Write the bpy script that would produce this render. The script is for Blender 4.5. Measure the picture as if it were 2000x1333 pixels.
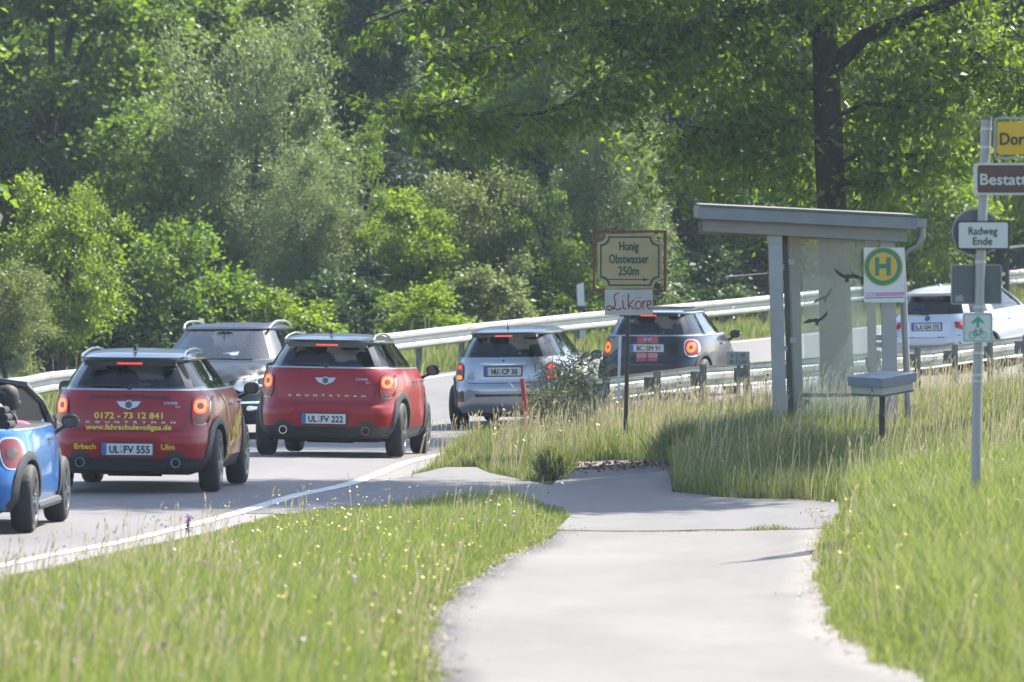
import bpy, bmesh, math, random
import numpy as np
from mathutils import Vector, Matrix

# ------------------------------------------------------------------ camera, sky, sun, exposure
for _o in list(bpy.data.objects):
    bpy.data.objects.remove(_o)
SC = bpy.context.scene
COL = SC.collection
CAMZ, FPX, YH = 1.70, 15000.0, 690.0          # eye height, focal length and horizon row on the 2000 px photograph

cam_data = bpy.data.cameras.new('camera')
cam_data.sensor_width = 36.0
cam_data.lens = FPX / 2000.0 * 36.0
cam_data.shift_y = (YH - 666.5) / 2000.0
cam_data.clip_start, cam_data.clip_end = 0.5, 2000.0
cam_data.dof.use_dof = True
cam_data.dof.focus_distance = 88.0
cam_data.dof.aperture_fstop = 5.8
cam = bpy.data.objects.new('camera', cam_data)
cam.location = (0, 0, CAMZ)
cam.rotation_euler = (math.radians(90), 0, 0)
COL.objects.link(cam)
SC.camera = cam

SUN_AZ, SUN_EL = math.radians(47), math.radians(50)     # azimuth clockwise from the viewing direction
SUN_DIR = Vector((math.sin(SUN_AZ) * math.cos(SUN_EL), math.cos(SUN_AZ) * math.cos(SUN_EL), math.sin(SUN_EL)))
world = bpy.data.worlds.new('World')
SC.world = world
world.use_nodes = True
_nt = world.node_tree
_sky = _nt.nodes.new('ShaderNodeTexSky')
_sky.sky_type = 'NISHITA'
_sky.sun_disc = False
_sky.sun_elevation = SUN_EL
_sky.sun_rotation = SUN_AZ
_sky.air_density, _sky.dust_density, _sky.ozone_density = 1.0, 1.2, 1.0
_bg = _nt.nodes['Background']
_bg.inputs['Strength'].default_value = 0.125
_nt.links.new(_sky.outputs[0], _bg.inputs['Color'])

sun_data = bpy.data.lights.new('sun', 'SUN')
sun_data.energy = 4.8
sun_data.angle = math.radians(0.53)
sun_data.color = (1.0, 0.935, 0.83)
sun = bpy.data.objects.new('sun', sun_data)
sun.rotation_euler = (-SUN_DIR).to_track_quat('-Z', 'Y').to_euler()
sun.location = (30, 60, 60)
COL.objects.link(sun)

SC.view_settings.view_transform = 'Standard'
SC.view_settings.look = 'None'
SC.view_settings.exposure = 1.75
SC.view_settings.gamma = 1.0
SC.view_settings.use_curve_mapping = False
SC.render.engine = 'CYCLES'
SC.cycles.use_denoising = True
SC.cycles.max_bounces = 6
SC.cycles.diffuse_bounces = 3
SC.cycles.glossy_bounces = 3
SC.cycles.transparent_max_bounces = 16
SC.cycles.transmission_bounces = 6
SC.cycles.caustics_reflective = False
SC.cycles.caustics_refractive = False
SC.cycles.sample_clamp_indirect = 6.0

rng = np.random.default_rng(7)
random.seed(7)

# ------------------------------------------------------------------ helpers
def px(x, y, d):
    """point seen at photo pixel (x, y) at depth d"""
    return Vector(((x - 1000.0) * d / FPX, d, CAMZ - (y - YH) * d / FPX))

def link(o, parent=None):
    COL.objects.link(o)
    if parent is not None:
        o.parent = parent
    return o

def tag(o, label=None, cat=None, group=None, kind=None):
    if label: o['label'] = label
    if cat: o['category'] = cat
    if group: o['group'] = group
    if kind: o['kind'] = kind
    return o

def empty(name, loc=(0, 0, 0), rz=0.0):
    o = bpy.data.objects.new(name, None)
    o.empty_display_size = 0.2
    o.location = loc
    o.rotation_euler = (0, 0, rz)
    return link(o)

def mesh_np(name, verts, faces, mat=None, smooth=False):
    """fast mesh from numpy arrays; faces is an (M, k) int array"""
    verts = np.asarray(verts, dtype=np.float32)
    faces = np.asarray(faces, dtype=np.int32)
    me = bpy.data.meshes.new(name)
    k = faces.shape[1]
    me.vertices.add(len(verts))
    me.vertices.foreach_set('co', verts.ravel())
    me.loops.add(faces.size)
    me.loops.foreach_set('vertex_index', faces.ravel())
    me.polygons.add(len(faces))
    me.polygons.foreach_set('loop_start', np.arange(0, faces.size, k, dtype=np.int32))
    if smooth:
        me.polygons.foreach_set('use_smooth', np.ones(len(faces), dtype=bool))
    if mat: me.materials.append(mat)
    me.update(calc_edges=True)
    return me

class MB:
    """collects polygons; build() links them as one mesh object"""
    def __init__(s):
        s.v, s.f = [], []
    def add(s, verts, faces):
        b = len(s.v)
        s.v += [tuple(p) for p in verts]
        s.f += [tuple(i + b for i in q) for q in faces]
        return s
    def box(s, c, size, m=None):
        hx, hy, hz = size[0] / 2, size[1] / 2, size[2] / 2
        vs = [Vector((sx * hx, sy * hy, sz * hz)) for sz in (-1, 1) for sy in (-1, 1) for sx in (-1, 1)]
        if m is not None: vs = [m @ p for p in vs]
        vs = [p + Vector(c) for p in vs]
        return s.add(vs, [(0, 2, 3, 1), (4, 5, 7, 6), (0, 1, 5, 4), (2, 6, 7, 3), (0, 4, 6, 2), (1, 3, 7, 5)])
    def bar(s, a, b, w, h, up=(0, 0, 1)):
        a, b = Vector(a), Vector(b)
        d = (b - a); L = d.length; d.normalize()
        up = Vector(up)
        x = d.cross(up)
        if x.length < 1e-4: x = d.cross(Vector((1, 0, 0)))
        x.normalize(); z = x.cross(d)
        m = Matrix((x, d, z)).transposed()
        return s.box((a + b) / 2, (w, L, h), m)
    def tube(s, pts, rad, n=8, cap=True):
        pts = [Vector(p) for p in pts]
        if not hasattr(rad, '__len__'): rad = [rad] * len(pts)
        vs, fs = [], []
        ref = Vector((0, 0, 1))
        for i, p in enumerate(pts):
            d = (pts[min(i + 1, len(pts) - 1)] - pts[max(i - 1, 0)]).normalized()
            if abs(d.dot(ref)) > 0.95: ref = Vector((1, 0, 0)) if abs(d.z) > 0.9 else Vector((0, 0, 1))
            x = d.cross(ref).normalized(); y = x.cross(d)
            for k in range(n):
                a = 2 * math.pi * k / n
                vs.append(p + (x * math.cos(a) + y * math.sin(a)) * rad[i])
        for i in range(len(pts) - 1):
            for k in range(n):
                k2 = (k + 1) % n
                fs.append((i * n + k, i * n + k2, (i + 1) * n + k2, (i + 1) * n + k))
        if cap:
            fs.append(tuple(range(n - 1, -1, -1)))
            fs.append(tuple((len(pts) - 1) * n + k for k in range(n)))
        return s.add(vs, fs)
    def disc(s, c, r, nrm, thick=0.0, n=24):
        c, nrm = Vector(c), Vector(nrm).normalized()
        return s.tube([c - nrm * thick / 2, c + nrm * thick / 2], r, n)
    def prism(s, poly, depth, m):
        """poly in local xz plane, extruded along local y by depth, mapped with matrix m"""
        n = len(poly)
        vs = [m @ Vector((p[0], -depth / 2, p[1])) for p in poly] + [m @ Vector((p[0], depth / 2, p[1])) for p in poly]
        fs = [tuple(range(n)), tuple(range(2 * n - 1, n - 1, -1))]
        fs += [(i, i + n, (i + 1) % n + n, (i + 1) % n) for i in range(n)]
        return s.add(vs, fs)
    def build(s, name, mat, parent=None, smooth=False, fix=True):
        me = bpy.data.meshes.new(name)
        me.from_pydata(s.v, [], s.f)
        if fix:
            bm = bmesh.new(); bm.from_mesh(me)
            bmesh.ops.recalc_face_normals(bm, faces=bm.faces)
            bm.to_mesh(me); bm.free()
        if smooth:
            for p in me.polygons: p.use_smooth = True
            try: me.set_sharp_from_angle(angle=math.radians(38))
            except Exception: pass
        if mat: me.materials.append(mat)
        return link(bpy.data.objects.new(name, me), parent)

def rrect(cx, cz, w, h, r, n=5):
    pts = []
    for (sx, sz, a0) in ((1, 1, 0), (-1, 1, 90), (-1, -1, 180), (1, -1, 270)):
        for k in range(n + 1):
            a = math.radians(a0 + 90 * k / n)
            pts.append((cx + sx * (w / 2 - r) + r * math.cos(a), cz + sz * (h / 2 - r) + r * math.sin(a)))
    return pts

def ellipse(cx, cz, a, b, n=24, e=2.0):
    out = []
    for k in range(n):
        t = 2 * math.pi * k / n
        c, s_ = math.cos(t), math.sin(t)
        out.append((cx + a * math.copysign(abs(c) ** (2 / e), c), cz + b * math.copysign(abs(s_) ** (2 / e), s_)))
    return out

_text_cache = {}
def text_polys(s, size=1.0, spacing=1.0):
    """flat lettering as (verts 2D, faces), left-bottom at 0,0, cap height about `size`"""
    key = (s, spacing)
    if key not in _text_cache:
        cu = bpy.data.curves.new('lettering', 'FONT')
        cu.body = s
        cu.resolution_u = 3
        cu.space_character = spacing
        ob = bpy.data.objects.new('lettering', cu)
        COL.objects.link(ob)
        dg = bpy.context.evaluated_depsgraph_get()
        me = bpy.data.meshes.new_from_object(ob.evaluated_get(dg))
        vs = [(v.co.x, v.co.y) for v in me.vertices]
        fs = [tuple(p.vertices) for p in me.polygons]
        bpy.data.objects.remove(ob); bpy.data.curves.remove(cu); bpy.data.meshes.remove(me)
        _text_cache[key] = (vs, fs)
    vs, fs = _text_cache[key]
    return vs, fs

def text_on(name, s, mat, parent, fmap, cx, cz, height, width=None, spacing=1.0, bold=0.0):
    """lettering centred at (cx, cz) with cap height `height`, mapped by fmap(x, z) -> point"""
    vs, fs = text_polys(s, spacing=spacing)
    if not vs: return None
    x0 = min(v[0] for v in vs); x1 = max(v[0] for v in vs)
    cap = 0.72
    k = height / cap
    kx = k if width is None else width / (x1 - x0)
    mid = (x0 + x1) / 2
    m = MB()
    shifts = [(0, 0)] if not bold else [(-bold, 0), (bold, 0), (0, bold), (0, -bold)]
    for i, (dx, dz) in enumerate(shifts):
        m.add([fmap(cx + (v[0] - mid) * kx + dx, cz + v[1] * k - height / 2 + dz, i * 0.0006) for v in vs], fs)
    return m.build(name, mat, parent, fix=False)

# ------------------------------------------------------------------ materials
def nodes_of(m):
    m.use_nodes = True
    return m.node_tree, m.node_tree.nodes['Principled BSDF']

MATS = {}
def mat(name, col, rough=0.5, metal=0.0, coat=0.0, spec=0.5, emit=None, estr=0.0, var=0.0, vscale=8.0, bump=0.0, bscale=60.0):
    if name in MATS: return MATS[name]
    col = [c * 0.62 for c in col]
    m = bpy.data.materials.new(name)
    nt, p = nodes_of(m)
    p.inputs['Base Color'].default_value = (*col, 1)
    p.inputs['Roughness'].default_value = rough
    p.inputs['Metallic'].default_value = metal
    p.inputs['Coat Weight'].default_value = coat
    p.inputs['Coat Roughness'].default_value = 0.04
    p.inputs['Specular IOR Level'].default_value = spec
    if emit:
        p.inputs['Emission Color'].default_value = (*emit, 1)
        p.inputs['Emission Strength'].default_value = estr * 0.62
    if var > 0 or bump > 0:
        tc = nt.nodes.new('ShaderNodeTexCoord')
    if var > 0:
        nz = nt.nodes.new('ShaderNodeTexNoise'); nz.inputs['Scale'].default_value = vscale; nz.inputs['Detail'].default_value = 6
        nt.links.new(tc.outputs['Object'], nz.inputs['Vector'])
        rp = nt.nodes.new('ShaderNodeValToRGB')
        rp.color_ramp.elements[0].position, rp.color_ramp.elements[1].position = 0.3, 0.7
        rp.color_ramp.elements[0].color = (*[c * (1 - var) for c in col], 1)
        rp.color_ramp.elements[1].color = (*[min(1, c * (1 + var)) for c in col], 1)
        nt.links.new(nz.outputs['Fac'], rp.inputs['Fac'])
        nt.links.new(rp.outputs['Color'], p.inputs['Base Color'])
    if bump > 0:
        nb = nt.nodes.new('ShaderNodeTexNoise'); nb.inputs['Scale'].default_value = bscale; nb.inputs['Detail'].default_value = 4
        nt.links.new(tc.outputs['Object'], nb.inputs['Vector'])
        bp = nt.nodes.new('ShaderNodeBump'); bp.inputs['Strength'].default_value = bump; bp.inputs['Distance'].default_value = 0.02
        nt.links.new(nb.outputs['Fac'], bp.inputs['Height'])
        nt.links.new(bp.outputs['Normal'], p.inputs['Normal'])
    MATS[name] = m
    return m

def leaf_mat(name, cols, trans=0.45, rough=0.42, spec=0.5, tint=(1.25, 1.35, 0.45), k=0.85, mott=None):
    """leaves: every leaf its own tone (random per island), thin and lit through"""
    if name in MATS: return MATS[name]
    cols = [tuple(v * k for v in c) for c in cols]
    m = bpy.data.materials.new(name)
    nt, p = nodes_of(m)
    out = nt.nodes['Material Output']
    g = nt.nodes.new('ShaderNodeNewGeometry')
    rp = nt.nodes.new('ShaderNodeValToRGB')
    e = rp.color_ramp.elements
    while len(e) < len(cols): e.new(0.5)
    for i, c in enumerate(cols):
        e[i].position = i / (len(cols) - 1); e[i].color = (*c, 1)
    nt.links.new(g.outputs['Random Per Island'], rp.inputs['Fac'])
    col_out = rp.outputs['Color']
    if mott:                                    # drier and fresher patches across the field
        tc = nt.nodes.new('ShaderNodeTexCoord'); nz = nt.nodes.new('ShaderNodeTexNoise')
        nz.inputs['Scale'].default_value = mott[1]; nz.inputs['Detail'].default_value = 5
        nt.links.new(tc.outputs['Object'], nz.inputs['Vector'])
        mr = nt.nodes.new('ShaderNodeMapRange'); mr.inputs[1].default_value = 0.42; mr.inputs[2].default_value = 0.72
        mr.inputs[3].default_value = 0.0; mr.inputs[4].default_value = mott[2]
        nt.links.new(nz.outputs['Fac'], mr.inputs[0])
        mm = nt.nodes.new('ShaderNodeMix'); mm.data_type = 'RGBA'
        nt.links.new(mr.outputs[0], mm.inputs[0]); nt.links.new(col_out, mm.inputs[6]); mm.inputs[7].default_value = (*mott[0], 1)
        col_out = mm.outputs[2]
    nt.links.new(col_out, p.inputs['Base Color'])
    p.inputs['Roughness'].default_value = rough
    p.inputs['Specular IOR Level'].default_value = spec
    tr = nt.nodes.new('ShaderNodeBsdfTranslucent')
    mx = nt.nodes.new('ShaderNodeMix'); mx.data_type = 'RGBA'; mx.blend_type = 'MULTIPLY'
    mx.inputs[0].default_value = 1.0
    nt.links.new(col_out, mx.inputs[6])
    mx.inputs[7].default_value = (*tint, 1)
    nt.links.new(mx.outputs[2], tr.inputs['Color'])
    ms = nt.nodes.new('ShaderNodeMixShader'); ms.inputs[0].default_value = trans
    nt.links.new(p.outputs[0], ms.inputs[1]); nt.links.new(tr.outputs[0], ms.inputs[2])
    nt.links.new(ms.outputs[0], out.inputs['Surface'])
    MATS[name] = m
    return m

def glass_mat(name, tint, rough=0.02, veil=0.0, veilcol=(0.6, 0.62, 0.58), refl=1.0):
    """thin pane: tinted see-through, mirror by Fresnel, optional dusty film"""
    if name in MATS: return MATS[name]
    m = bpy.data.materials.new(name)
    m.use_nodes = True
    nt = m.node_tree
    nt.nodes.remove(nt.nodes['Principled BSDF'])
    out = nt.nodes['Material Output']
    t = nt.nodes.new('ShaderNodeBsdfTransparent'); t.inputs[0].default_value = (*tint, 1)
    gl = nt.nodes.new('ShaderNodeBsdfGlossy'); gl.inputs['Roughness'].default_value = rough
    fr = nt.nodes.new('ShaderNodeFresnel'); fr.inputs['IOR'].default_value = 1.5
    mu = nt.nodes.new('ShaderNodeMath'); mu.operation = 'MULTIPLY'; mu.inputs[1].default_value = refl
    nt.links.new(fr.outputs[0], mu.inputs[0])
    ms = nt.nodes.new('ShaderNodeMixShader')
    nt.links.new(mu.outputs[0], ms.inputs[0]); nt.links.new(t.outputs[0], ms.inputs[1]); nt.links.new(gl.outputs[0], ms.inputs[2])
    last = ms
    if veil > 0:
        d = nt.nodes.new('ShaderNodeBsdfDiffuse'); d.inputs[0].default_value = (*veilcol, 1)
        tl = nt.nodes.new('ShaderNodeBsdfTranslucent'); tl.inputs[0].default_value = (*veilcol, 1)
        m1 = nt.nodes.new('ShaderNodeMixShader'); m1.inputs[0].default_value = 0.6
        nt.links.new(d.outputs[0], m1.inputs[1]); nt.links.new(tl.outputs[0], m1.inputs[2])
        tc = nt.nodes.new('ShaderNodeTexCoord')
        nz = nt.nodes.new('ShaderNodeTexNoise'); nz.inputs['Scale'].default_value = 3.0; nz.inputs['Detail'].default_value = 5
        nt.links.new(tc.outputs['Object'], nz.inputs['Vector'])
        mr = nt.nodes.new('ShaderNodeMapRange')
        mr.inputs[3].default_value = veil * 0.6; mr.inputs[4].default_value = veil * 1.4
        nt.links.new(nz.outputs['Fac'], mr.inputs[0])
        m2 = nt.nodes.new('ShaderNodeMixShader')
        nt.links.new(mr.outputs[0], m2.inputs[0]); nt.links.new(last.outputs[0], m2.inputs[1]); nt.links.new(m1.outputs[0], m2.inputs[2])
        last = m2
    nt.links.new(last.outputs[0], out.inputs['Surface'])
    MATS[name] = m
    return m

# ------------------------------------------------------------------ the lie of the land: smooth surface through surveyed points
def C(x, y, d):
    p = px(x, y, d); return (p.x, p.y, p.z)
CTRL = [
    (1.0, 30, 0), (0.8, 40, 0), (0.8, 48, 0), (1.0, 56, 0), (1.2, 64, 0), (1.5, 70, 0.0), (1.6, 75, 0.02), (-0.4, 44, 0), (-0.5, 52, 0), (0.1, 64, 0), (0.4, 71, 0.0),
    (2.2, 40, 0), (2.0, 47, 0.0), (2.3, 56, 0.01), (2.6, 64, 0.03), (2.8, 69, 0.06), C(1350, 985, 81.0), C(1215, 950, 84.6), C(1215, 905, 89.0), C(1640, 985, 81.6),
    (3.4, 47, 0.24), (5.0, 47, 0.42), (3.77, 62, 0.42), (4.2, 74, 0.42), (5.5, 66, 0.65), (8, 55, 0.8),
    (3.0, 88, 0.70), (4.4, 88, 0.74), (4.1, 84.5, 0.60), (6.5, 90, 1.0), (9, 85, 1.1),
    (1.35, 92, 0.54), (0.2, 97, 0.52), (0.1, 90.5, 0.42), (1.8, 98, 0.68),
    (1.25, 105, 0.61), (2.0, 106.7, 0.68), (2.63, 109, 0.76), (3.46, 112, 0.81), (5.2, 116, 0.95), (6.6, 119.5, 1.03), (7.3, 121.5, 1.11), (8.3, 124, 1.24),
    (4.5, 104, 0.85), (8, 108, 1.05),
    (-4.8, 70.4, 0.05), (-3.72, 63.4, 0.03), (-3.15, 70.3, 0.06), (-3.95, 79, 0.27), (-2.07, 78.5, 0.24), (-2.24, 91, 0.48), (-0.87, 92, 0.44),
    (-0.12, 108.5, 0.67), (2.1, 118, 0.99), (7.1, 131, 1.41),
    (-4, 105, 0.56), (-1.3, 130, 1.30), (3.95, 138, 1.87), (6.84, 143.5, 2.2),
    (-7.35, 116, 0.62), (-1.35, 131.5, 1.38), (4.38, 147, 2.02), (10, 158, 2.7),
    (-10, 79, 0.2), (-12, 60, 0), (-2, 50, 0), (-3, 42, 0), (-2, 60, -0.02), (-1, 72, 0.04), (0, 0, 0), (-6, 20, 0), (6, 20, 0.3), (12, 60, 0.9),
    (-15, 140, 1.0), (0, 160, 1.8), (8, 175, 2.9), (-10, 180, 1.6), (-20, 100, 0.3), (20, 110, 1.6), (22, 165, 3.2), (14, 80, 1.2),
    (-70, 0, 0), (70, 0, 0.8), (-70, 120, 0.5), (70, 120, 2.2), (-70, 260, 2.0), (70, 260, 4.0), (0, 260, 3.0),
]
_P = np.array(CTRL, dtype=float)
def _tps(r2):
    return 0.5 * r2 * np.log(r2 + 1e-9)
_n = len(_P)
_Q = np.c_[_P[:, 0], _P[:, 1] * 0.55] / 10.0
_K = _tps(((_Q[:, None, :] - _Q[None]) ** 2).sum(-1)) + np.eye(_n) * 0.006
_A = np.block([[_K, np.c_[np.ones(_n), _Q]], [np.r_[np.ones((1, _n)), _Q.T], np.zeros((3, 3))]])
_W = np.linalg.solve(_A, np.r_[_P[:, 2], 0, 0, 0])
def gz_np(X, Y):
    X, Y = np.asarray(X, float), np.asarray(Y, float)
    sh = X.shape
    q = np.c_[X.ravel(), Y.ravel() * 0.55] / 10.0
    out = np.empty(len(q))
    for i in range(0, len(q), 20000):
        qq = q[i:i + 20000]
        r2 = ((qq[:, None, :] - _Q[None]) ** 2).sum(-1)
        out[i:i + 20000] = _tps(r2) @ _W[:_n] + _W[_n] + qq @ _W[_n + 1:]
    return out.reshape(sh)
def gz(x, y):
    return float(gz_np(np.array([x]), np.array([y]))[0])
def ground_at(x, y, lo=35.0, hi=170.0):
    """the ground point seen at photo pixel (x, y)"""
    d = np.linspace(lo, hi, 1400)
    z = gz_np((x - 1000.0) * d / FPX, d)
    ray = CAMZ - (y - YH) * d / FPX
    i = np.argmax(z >= ray)
    return Vector(((x - 1000.0) * d[i] / FPX, d[i], z[i]))

# road edges as smooth curves (x, y)
def smooth_curve(pts, step=0.5):
    p = np.array(pts, float)
    t = np.r_[0, np.cumsum(np.hypot(*np.diff(p, axis=0).T))]
    m = np.gradient(p, t, axis=0)
    tt = np.arange(0, t[-1], step)
    i = np.clip(np.searchsorted(t, tt, side='right') - 1, 0, len(t) - 2)
    h = (t[i + 1] - t[i])[:, None]; u = ((tt - t[i])[:, None]) / h
    return ((2*u**3 - 3*u**2 + 1) * p[i] + (u**3 - 2*u**2 + u) * h * m[i] + (-2*u**3 + 3*u**2) * p[i + 1] + (u**3 - u**2) * h * m[i + 1])
RIGHT = smooth_curve([(-9.5, 5), (-6.2, 40), (-4.75, 53), (-3.72, 63.4), (-3.10, 70.3), (-2.12, 78.5), (-0.93, 92), (0.15, 101), (1.75, 108.5), (4.1, 115), (6.6, 121), (10.0, 129), (15, 139), (24, 154), (40, 178)])
LEFT = smooth_curve([(-17, 5), (-14, 40), (-12.8, 53), (-11.9, 63), (-10.4, 79), (-8.7, 95), (-6.5, 110), (-4.0, 121), (-1.3, 130), (3.95, 138.5), (6.84, 143.5), (12, 152), (22, 167), (38, 192)])
def inside_band(X, Y, a, b):
    """True where the point lies between curve a (right) and curve b (left)"""
    return (X < np.interp(Y, a[:, 1], a[:, 0])) & (X > np.interp(Y, b[:, 1], b[:, 0]))
def resample(c, n):
    t = np.r_[0, np.cumsum(np.hypot(*np.diff(c, axis=0).T))]
    tt = np.linspace(0, t[-1], n)
    return np.c_[np.interp(tt, t, c[:, 0]), np.interp(tt, t, c[:, 1])]
def offset_curve(c, d):
    t = np.gradient(c, axis=0); t /= np.linalg.norm(t, axis=1)[:, None]
    return c + np.c_[t[:, 1], -t[:, 0]] * d          # to the right of travel

# path and apron outlines from where they lie on the ground
PATH_L = np.array([(-0.9, 5), (-0.55, 30)] + [tuple(ground_at(*q)[:2]) for q in ((852, 1333), (830, 1262), (838, 1205), (893, 1150), (995, 1085), (1085, 1040), (1098, 1022))])
PATH_R = np.array([(1.9, 5), (2.15, 30)] + [tuple(ground_at(*q)[:2]) for q in ((1830, 1333), (1725, 1290), (1640, 1235), (1612, 1160), (1600, 1085), (1612, 1040), (1625, 1022))])
APRON_PX = [(480, 1004), (600, 968), (740, 942), (870, 914), (930, 914), (955, 925), (1035, 942), (1078, 950), (1120, 905), (1210, 900), (1318, 904), (1312, 962), (1420, 974), (1560, 978),
            (1668, 982), (1640, 1006), (1622, 1034), (1380, 1036), (1086, 1036), (1112, 1010), (1085, 990), (990, 985), (850, 988), (700, 992), (560, 1006)]
APRON = np.array([tuple(ground_at(*q)[:2]) for q in APRON_PX])
def in_poly(X, Y, poly):
    X, Y = np.asarray(X), np.asarray(Y)
    c = np.zeros(X.shape, bool)
    n = len(poly)
    for i in range(n):
        x0, y0 = poly[i]; x1, y1 = poly[(i + 1) % n]
        if y0 == y1: continue
        k = ((y0 > Y) != (y1 > Y)) & (X < (x1 - x0) * (Y - y0) / (y1 - y0) + x0)
        c ^= k
    return c
def on_path(X, Y, grow=0.0):
    o = np.argsort(PATH_L[:, 1]); q = np.argsort(PATH_R[:, 1])
    return (Y < 76) & (X > np.interp(Y, PATH_L[o, 1], PATH_L[o, 0]) - grow) & (X < np.interp(Y, PATH_R[q, 1], PATH_R[q, 0]) + grow)
def on_road(X, Y, grow=0.0):
    return inside_band(X, Y, RIGHT + [0.28 + grow, 0], LEFT - [0.5 + grow, 0])
def on_paved(X, Y):
    return on_path(X, Y) | on_road(X, Y) | in_poly(X, Y, APRON)

# materials of the ground
def asphalt_mat(name, base, warm, speck=0.25):
    m = bpy.data.materials.new(name)
    nt, p = nodes_of(m)
    tc = nt.nodes.new('ShaderNodeTexCoord')
    n1 = nt.nodes.new('ShaderNodeTexNoise'); n1.inputs['Scale'].default_value = 90; n1.inputs['Detail'].default_value = 4
    n2 = nt.nodes.new('ShaderNodeTexNoise'); n2.inputs['Scale'].default_value = 0.55; n2.inputs['Detail'].default_value = 7; n2.inputs['Roughness'].default_value = 0.65
    mp = nt.nodes.new('ShaderNodeMapping'); mp.inputs['Scale'].default_value = (1.0, 0.22, 1.0)
    nt.links.new(tc.outputs['Object'], mp.inputs[0])
    nt.links.new(tc.outputs['Object'], n1.inputs['Vector']); nt.links.new(mp.outputs[0], n2.inputs['Vector'])
    r1 = nt.nodes.new('ShaderNodeValToRGB')
    r1.color_ramp.elements[0].position, r1.color_ramp.elements[1].position = 0.3, 0.72
    r1.color_ramp.elements[0].color = (*[c * 0.8 for c in base], 1); r1.color_ramp.elements[1].color = (*warm, 1)
    nt.links.new(n2.outputs['Fac'], r1.inputs['Fac'])
    mr = nt.nodes.new('ShaderNodeMapRange'); mr.inputs[1].default_value = 0.3; mr.inputs[2].default_value = 0.7
    mr.inputs[3].default_value = 1 - speck; mr.inputs[4].default_value = 1 + speck
    nt.links.new(n1.outputs['Fac'], mr.inputs[0])
    mx = nt.nodes.new('ShaderNodeMix'); mx.data_type = 'RGBA'; mx.blend_type = 'MULTIPLY'; mx.inputs[0].default_value = 1
    nt.links.new(r1.outputs['Color'], mx.inputs[6]); nt.links.new(mr.outputs[0], mx.inputs[7])
    nt.links.new(mx.outputs[2], p.inputs['Base Color'])
    p.inputs['Roughness'].default_value = 0.82
    bp = nt.nodes.new('ShaderNodeBump'); bp.inputs['Strength'].default_value = 0.35; bp.inputs['Distance'].default_value = 0.006
    nt.links.new(n1.outputs['Fac'], bp.inputs['Height']); nt.links.new(bp.outputs['Normal'], p.inputs['Normal'])
    return m
M_ROAD = asphalt_mat('road_asphalt', (0.098, 0.0945, 0.095), (0.132, 0.126, 0.124))
M_PATH = asphalt_mat('path_asphalt', (0.100, 0.093, 0.086), (0.140, 0.129, 0.118))
M_APRON = asphalt_mat('apron_asphalt', (0.092, 0.089, 0.087), (0.130, 0.124, 0.119))
M_LINE = mat('road_paint', (0.62, 0.62, 0.60), 0.6, var=0.38, vscale=3.5)
M_SOIL = mat('soil', (0.115, 0.135, 0.05), 0.95, var=0.45, vscale=1.2)

# the ground, one sheet to the horizon, dipping a little under everything paved
gx = np.unique(np.r_[np.linspace(-700, -80, 10), np.linspace(-80, -16, 17), np.arange(-16, 16, 0.5), np.linspace(16, 80, 17), np.linspace(80, 700, 10)])
gy = np.unique(np.r_[np.linspace(-300, 0, 6), np.linspace(0, 34, 14), np.arange(34, 175, 0.6), np.linspace(175, 300, 14), np.linspace(300, 1200, 10)])
GX, GY = np.meshgrid(gx, gy)
GZ = gz_np(np.clip(GX, -75, 75), np.clip(GY, -5, 265))
pav = on_paved(GX, GY)
near = on_paved(GX + 0.5, GY) | on_paved(GX - 0.5, GY) | on_paved(GX, GY + 0.6) | on_paved(GX, GY - 0.6)
GZ = GZ - np.where(pav | near, 0.12, 0.02)
ny, nx = GX.shape
idx = np.arange(nx * ny).reshape(ny, nx)
quads = np.stack([idx[:-1, :-1], idx[:-1, 1:], idx[1:, 1:], idx[1:, :-1]], -1).reshape(-1, 4)
o = bpy.data.objects.new('ground', mesh_np('ground', np.c_[GX.ravel(), GY.ravel(), GZ.ravel()], quads, M_SOIL, True))
tag(link(o), kind='structure')

def strip(name, a, b, m, lift=0.0, cols=10, kind='structure', n=400, thick=0.10):
    a, b = resample(a, n), resample(b, n)
    u = np.linspace(0, 1, cols)
    X = a[:, None, 0] * (1 - u) + b[:, None, 0] * u
    Y = a[:, None, 1] * (1 - u) + b[:, None, 1] * u
    Z = gz_np(X, Y) + lift
    k = np.arange(n * cols).reshape(n, cols)
    q = np.stack([k[:-1, :-1], k[1:, :-1], k[1:, 1:], k[:-1, 1:]], -1).reshape(-1, 4)
    V = np.c_[X.ravel(), Y.ravel(), Z.ravel()]
    if thick:                                   # side skirts so that the sheet is a slab
        for c_, flip in ((0, 0), (cols - 1, 1)):
            e = k[:, c_]; b0 = len(V)
            V = np.r_[V, V[e] - [0, 0, thick]]
            lo = b0 + np.arange(n)
            s_ = np.stack([e[:-1], lo[:-1], lo[1:], e[1:]], -1)
            q = np.r_[q, s_[:, ::-1] if flip else s_]
    o = bpy.data.objects.new(name, mesh_np(name, V, q, m, True))
    return tag(link(o), kind=kind)
road = strip('road', RIGHT + [0.28, 0], LEFT - [0.5, 0], M_ROAD, 0.0, 22, n=420)
def ragged(c, n, seed, amp=0.035):
    q = resample(c, n); r_ = np.random.default_rng(seed)
    k = np.convolve(r_.normal(size=n + 8), np.ones(4) / 4, 'same')[4:-4]
    q[:, 0] += amp * k + 0.03 * np.sin(np.arange(n) * 0.21 + seed); return q
path = strip('path', ragged(PATH_R, 300, 1), ragged(PATH_L, 300, 2), M_PATH, 0.0, 10, n=300)
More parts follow.
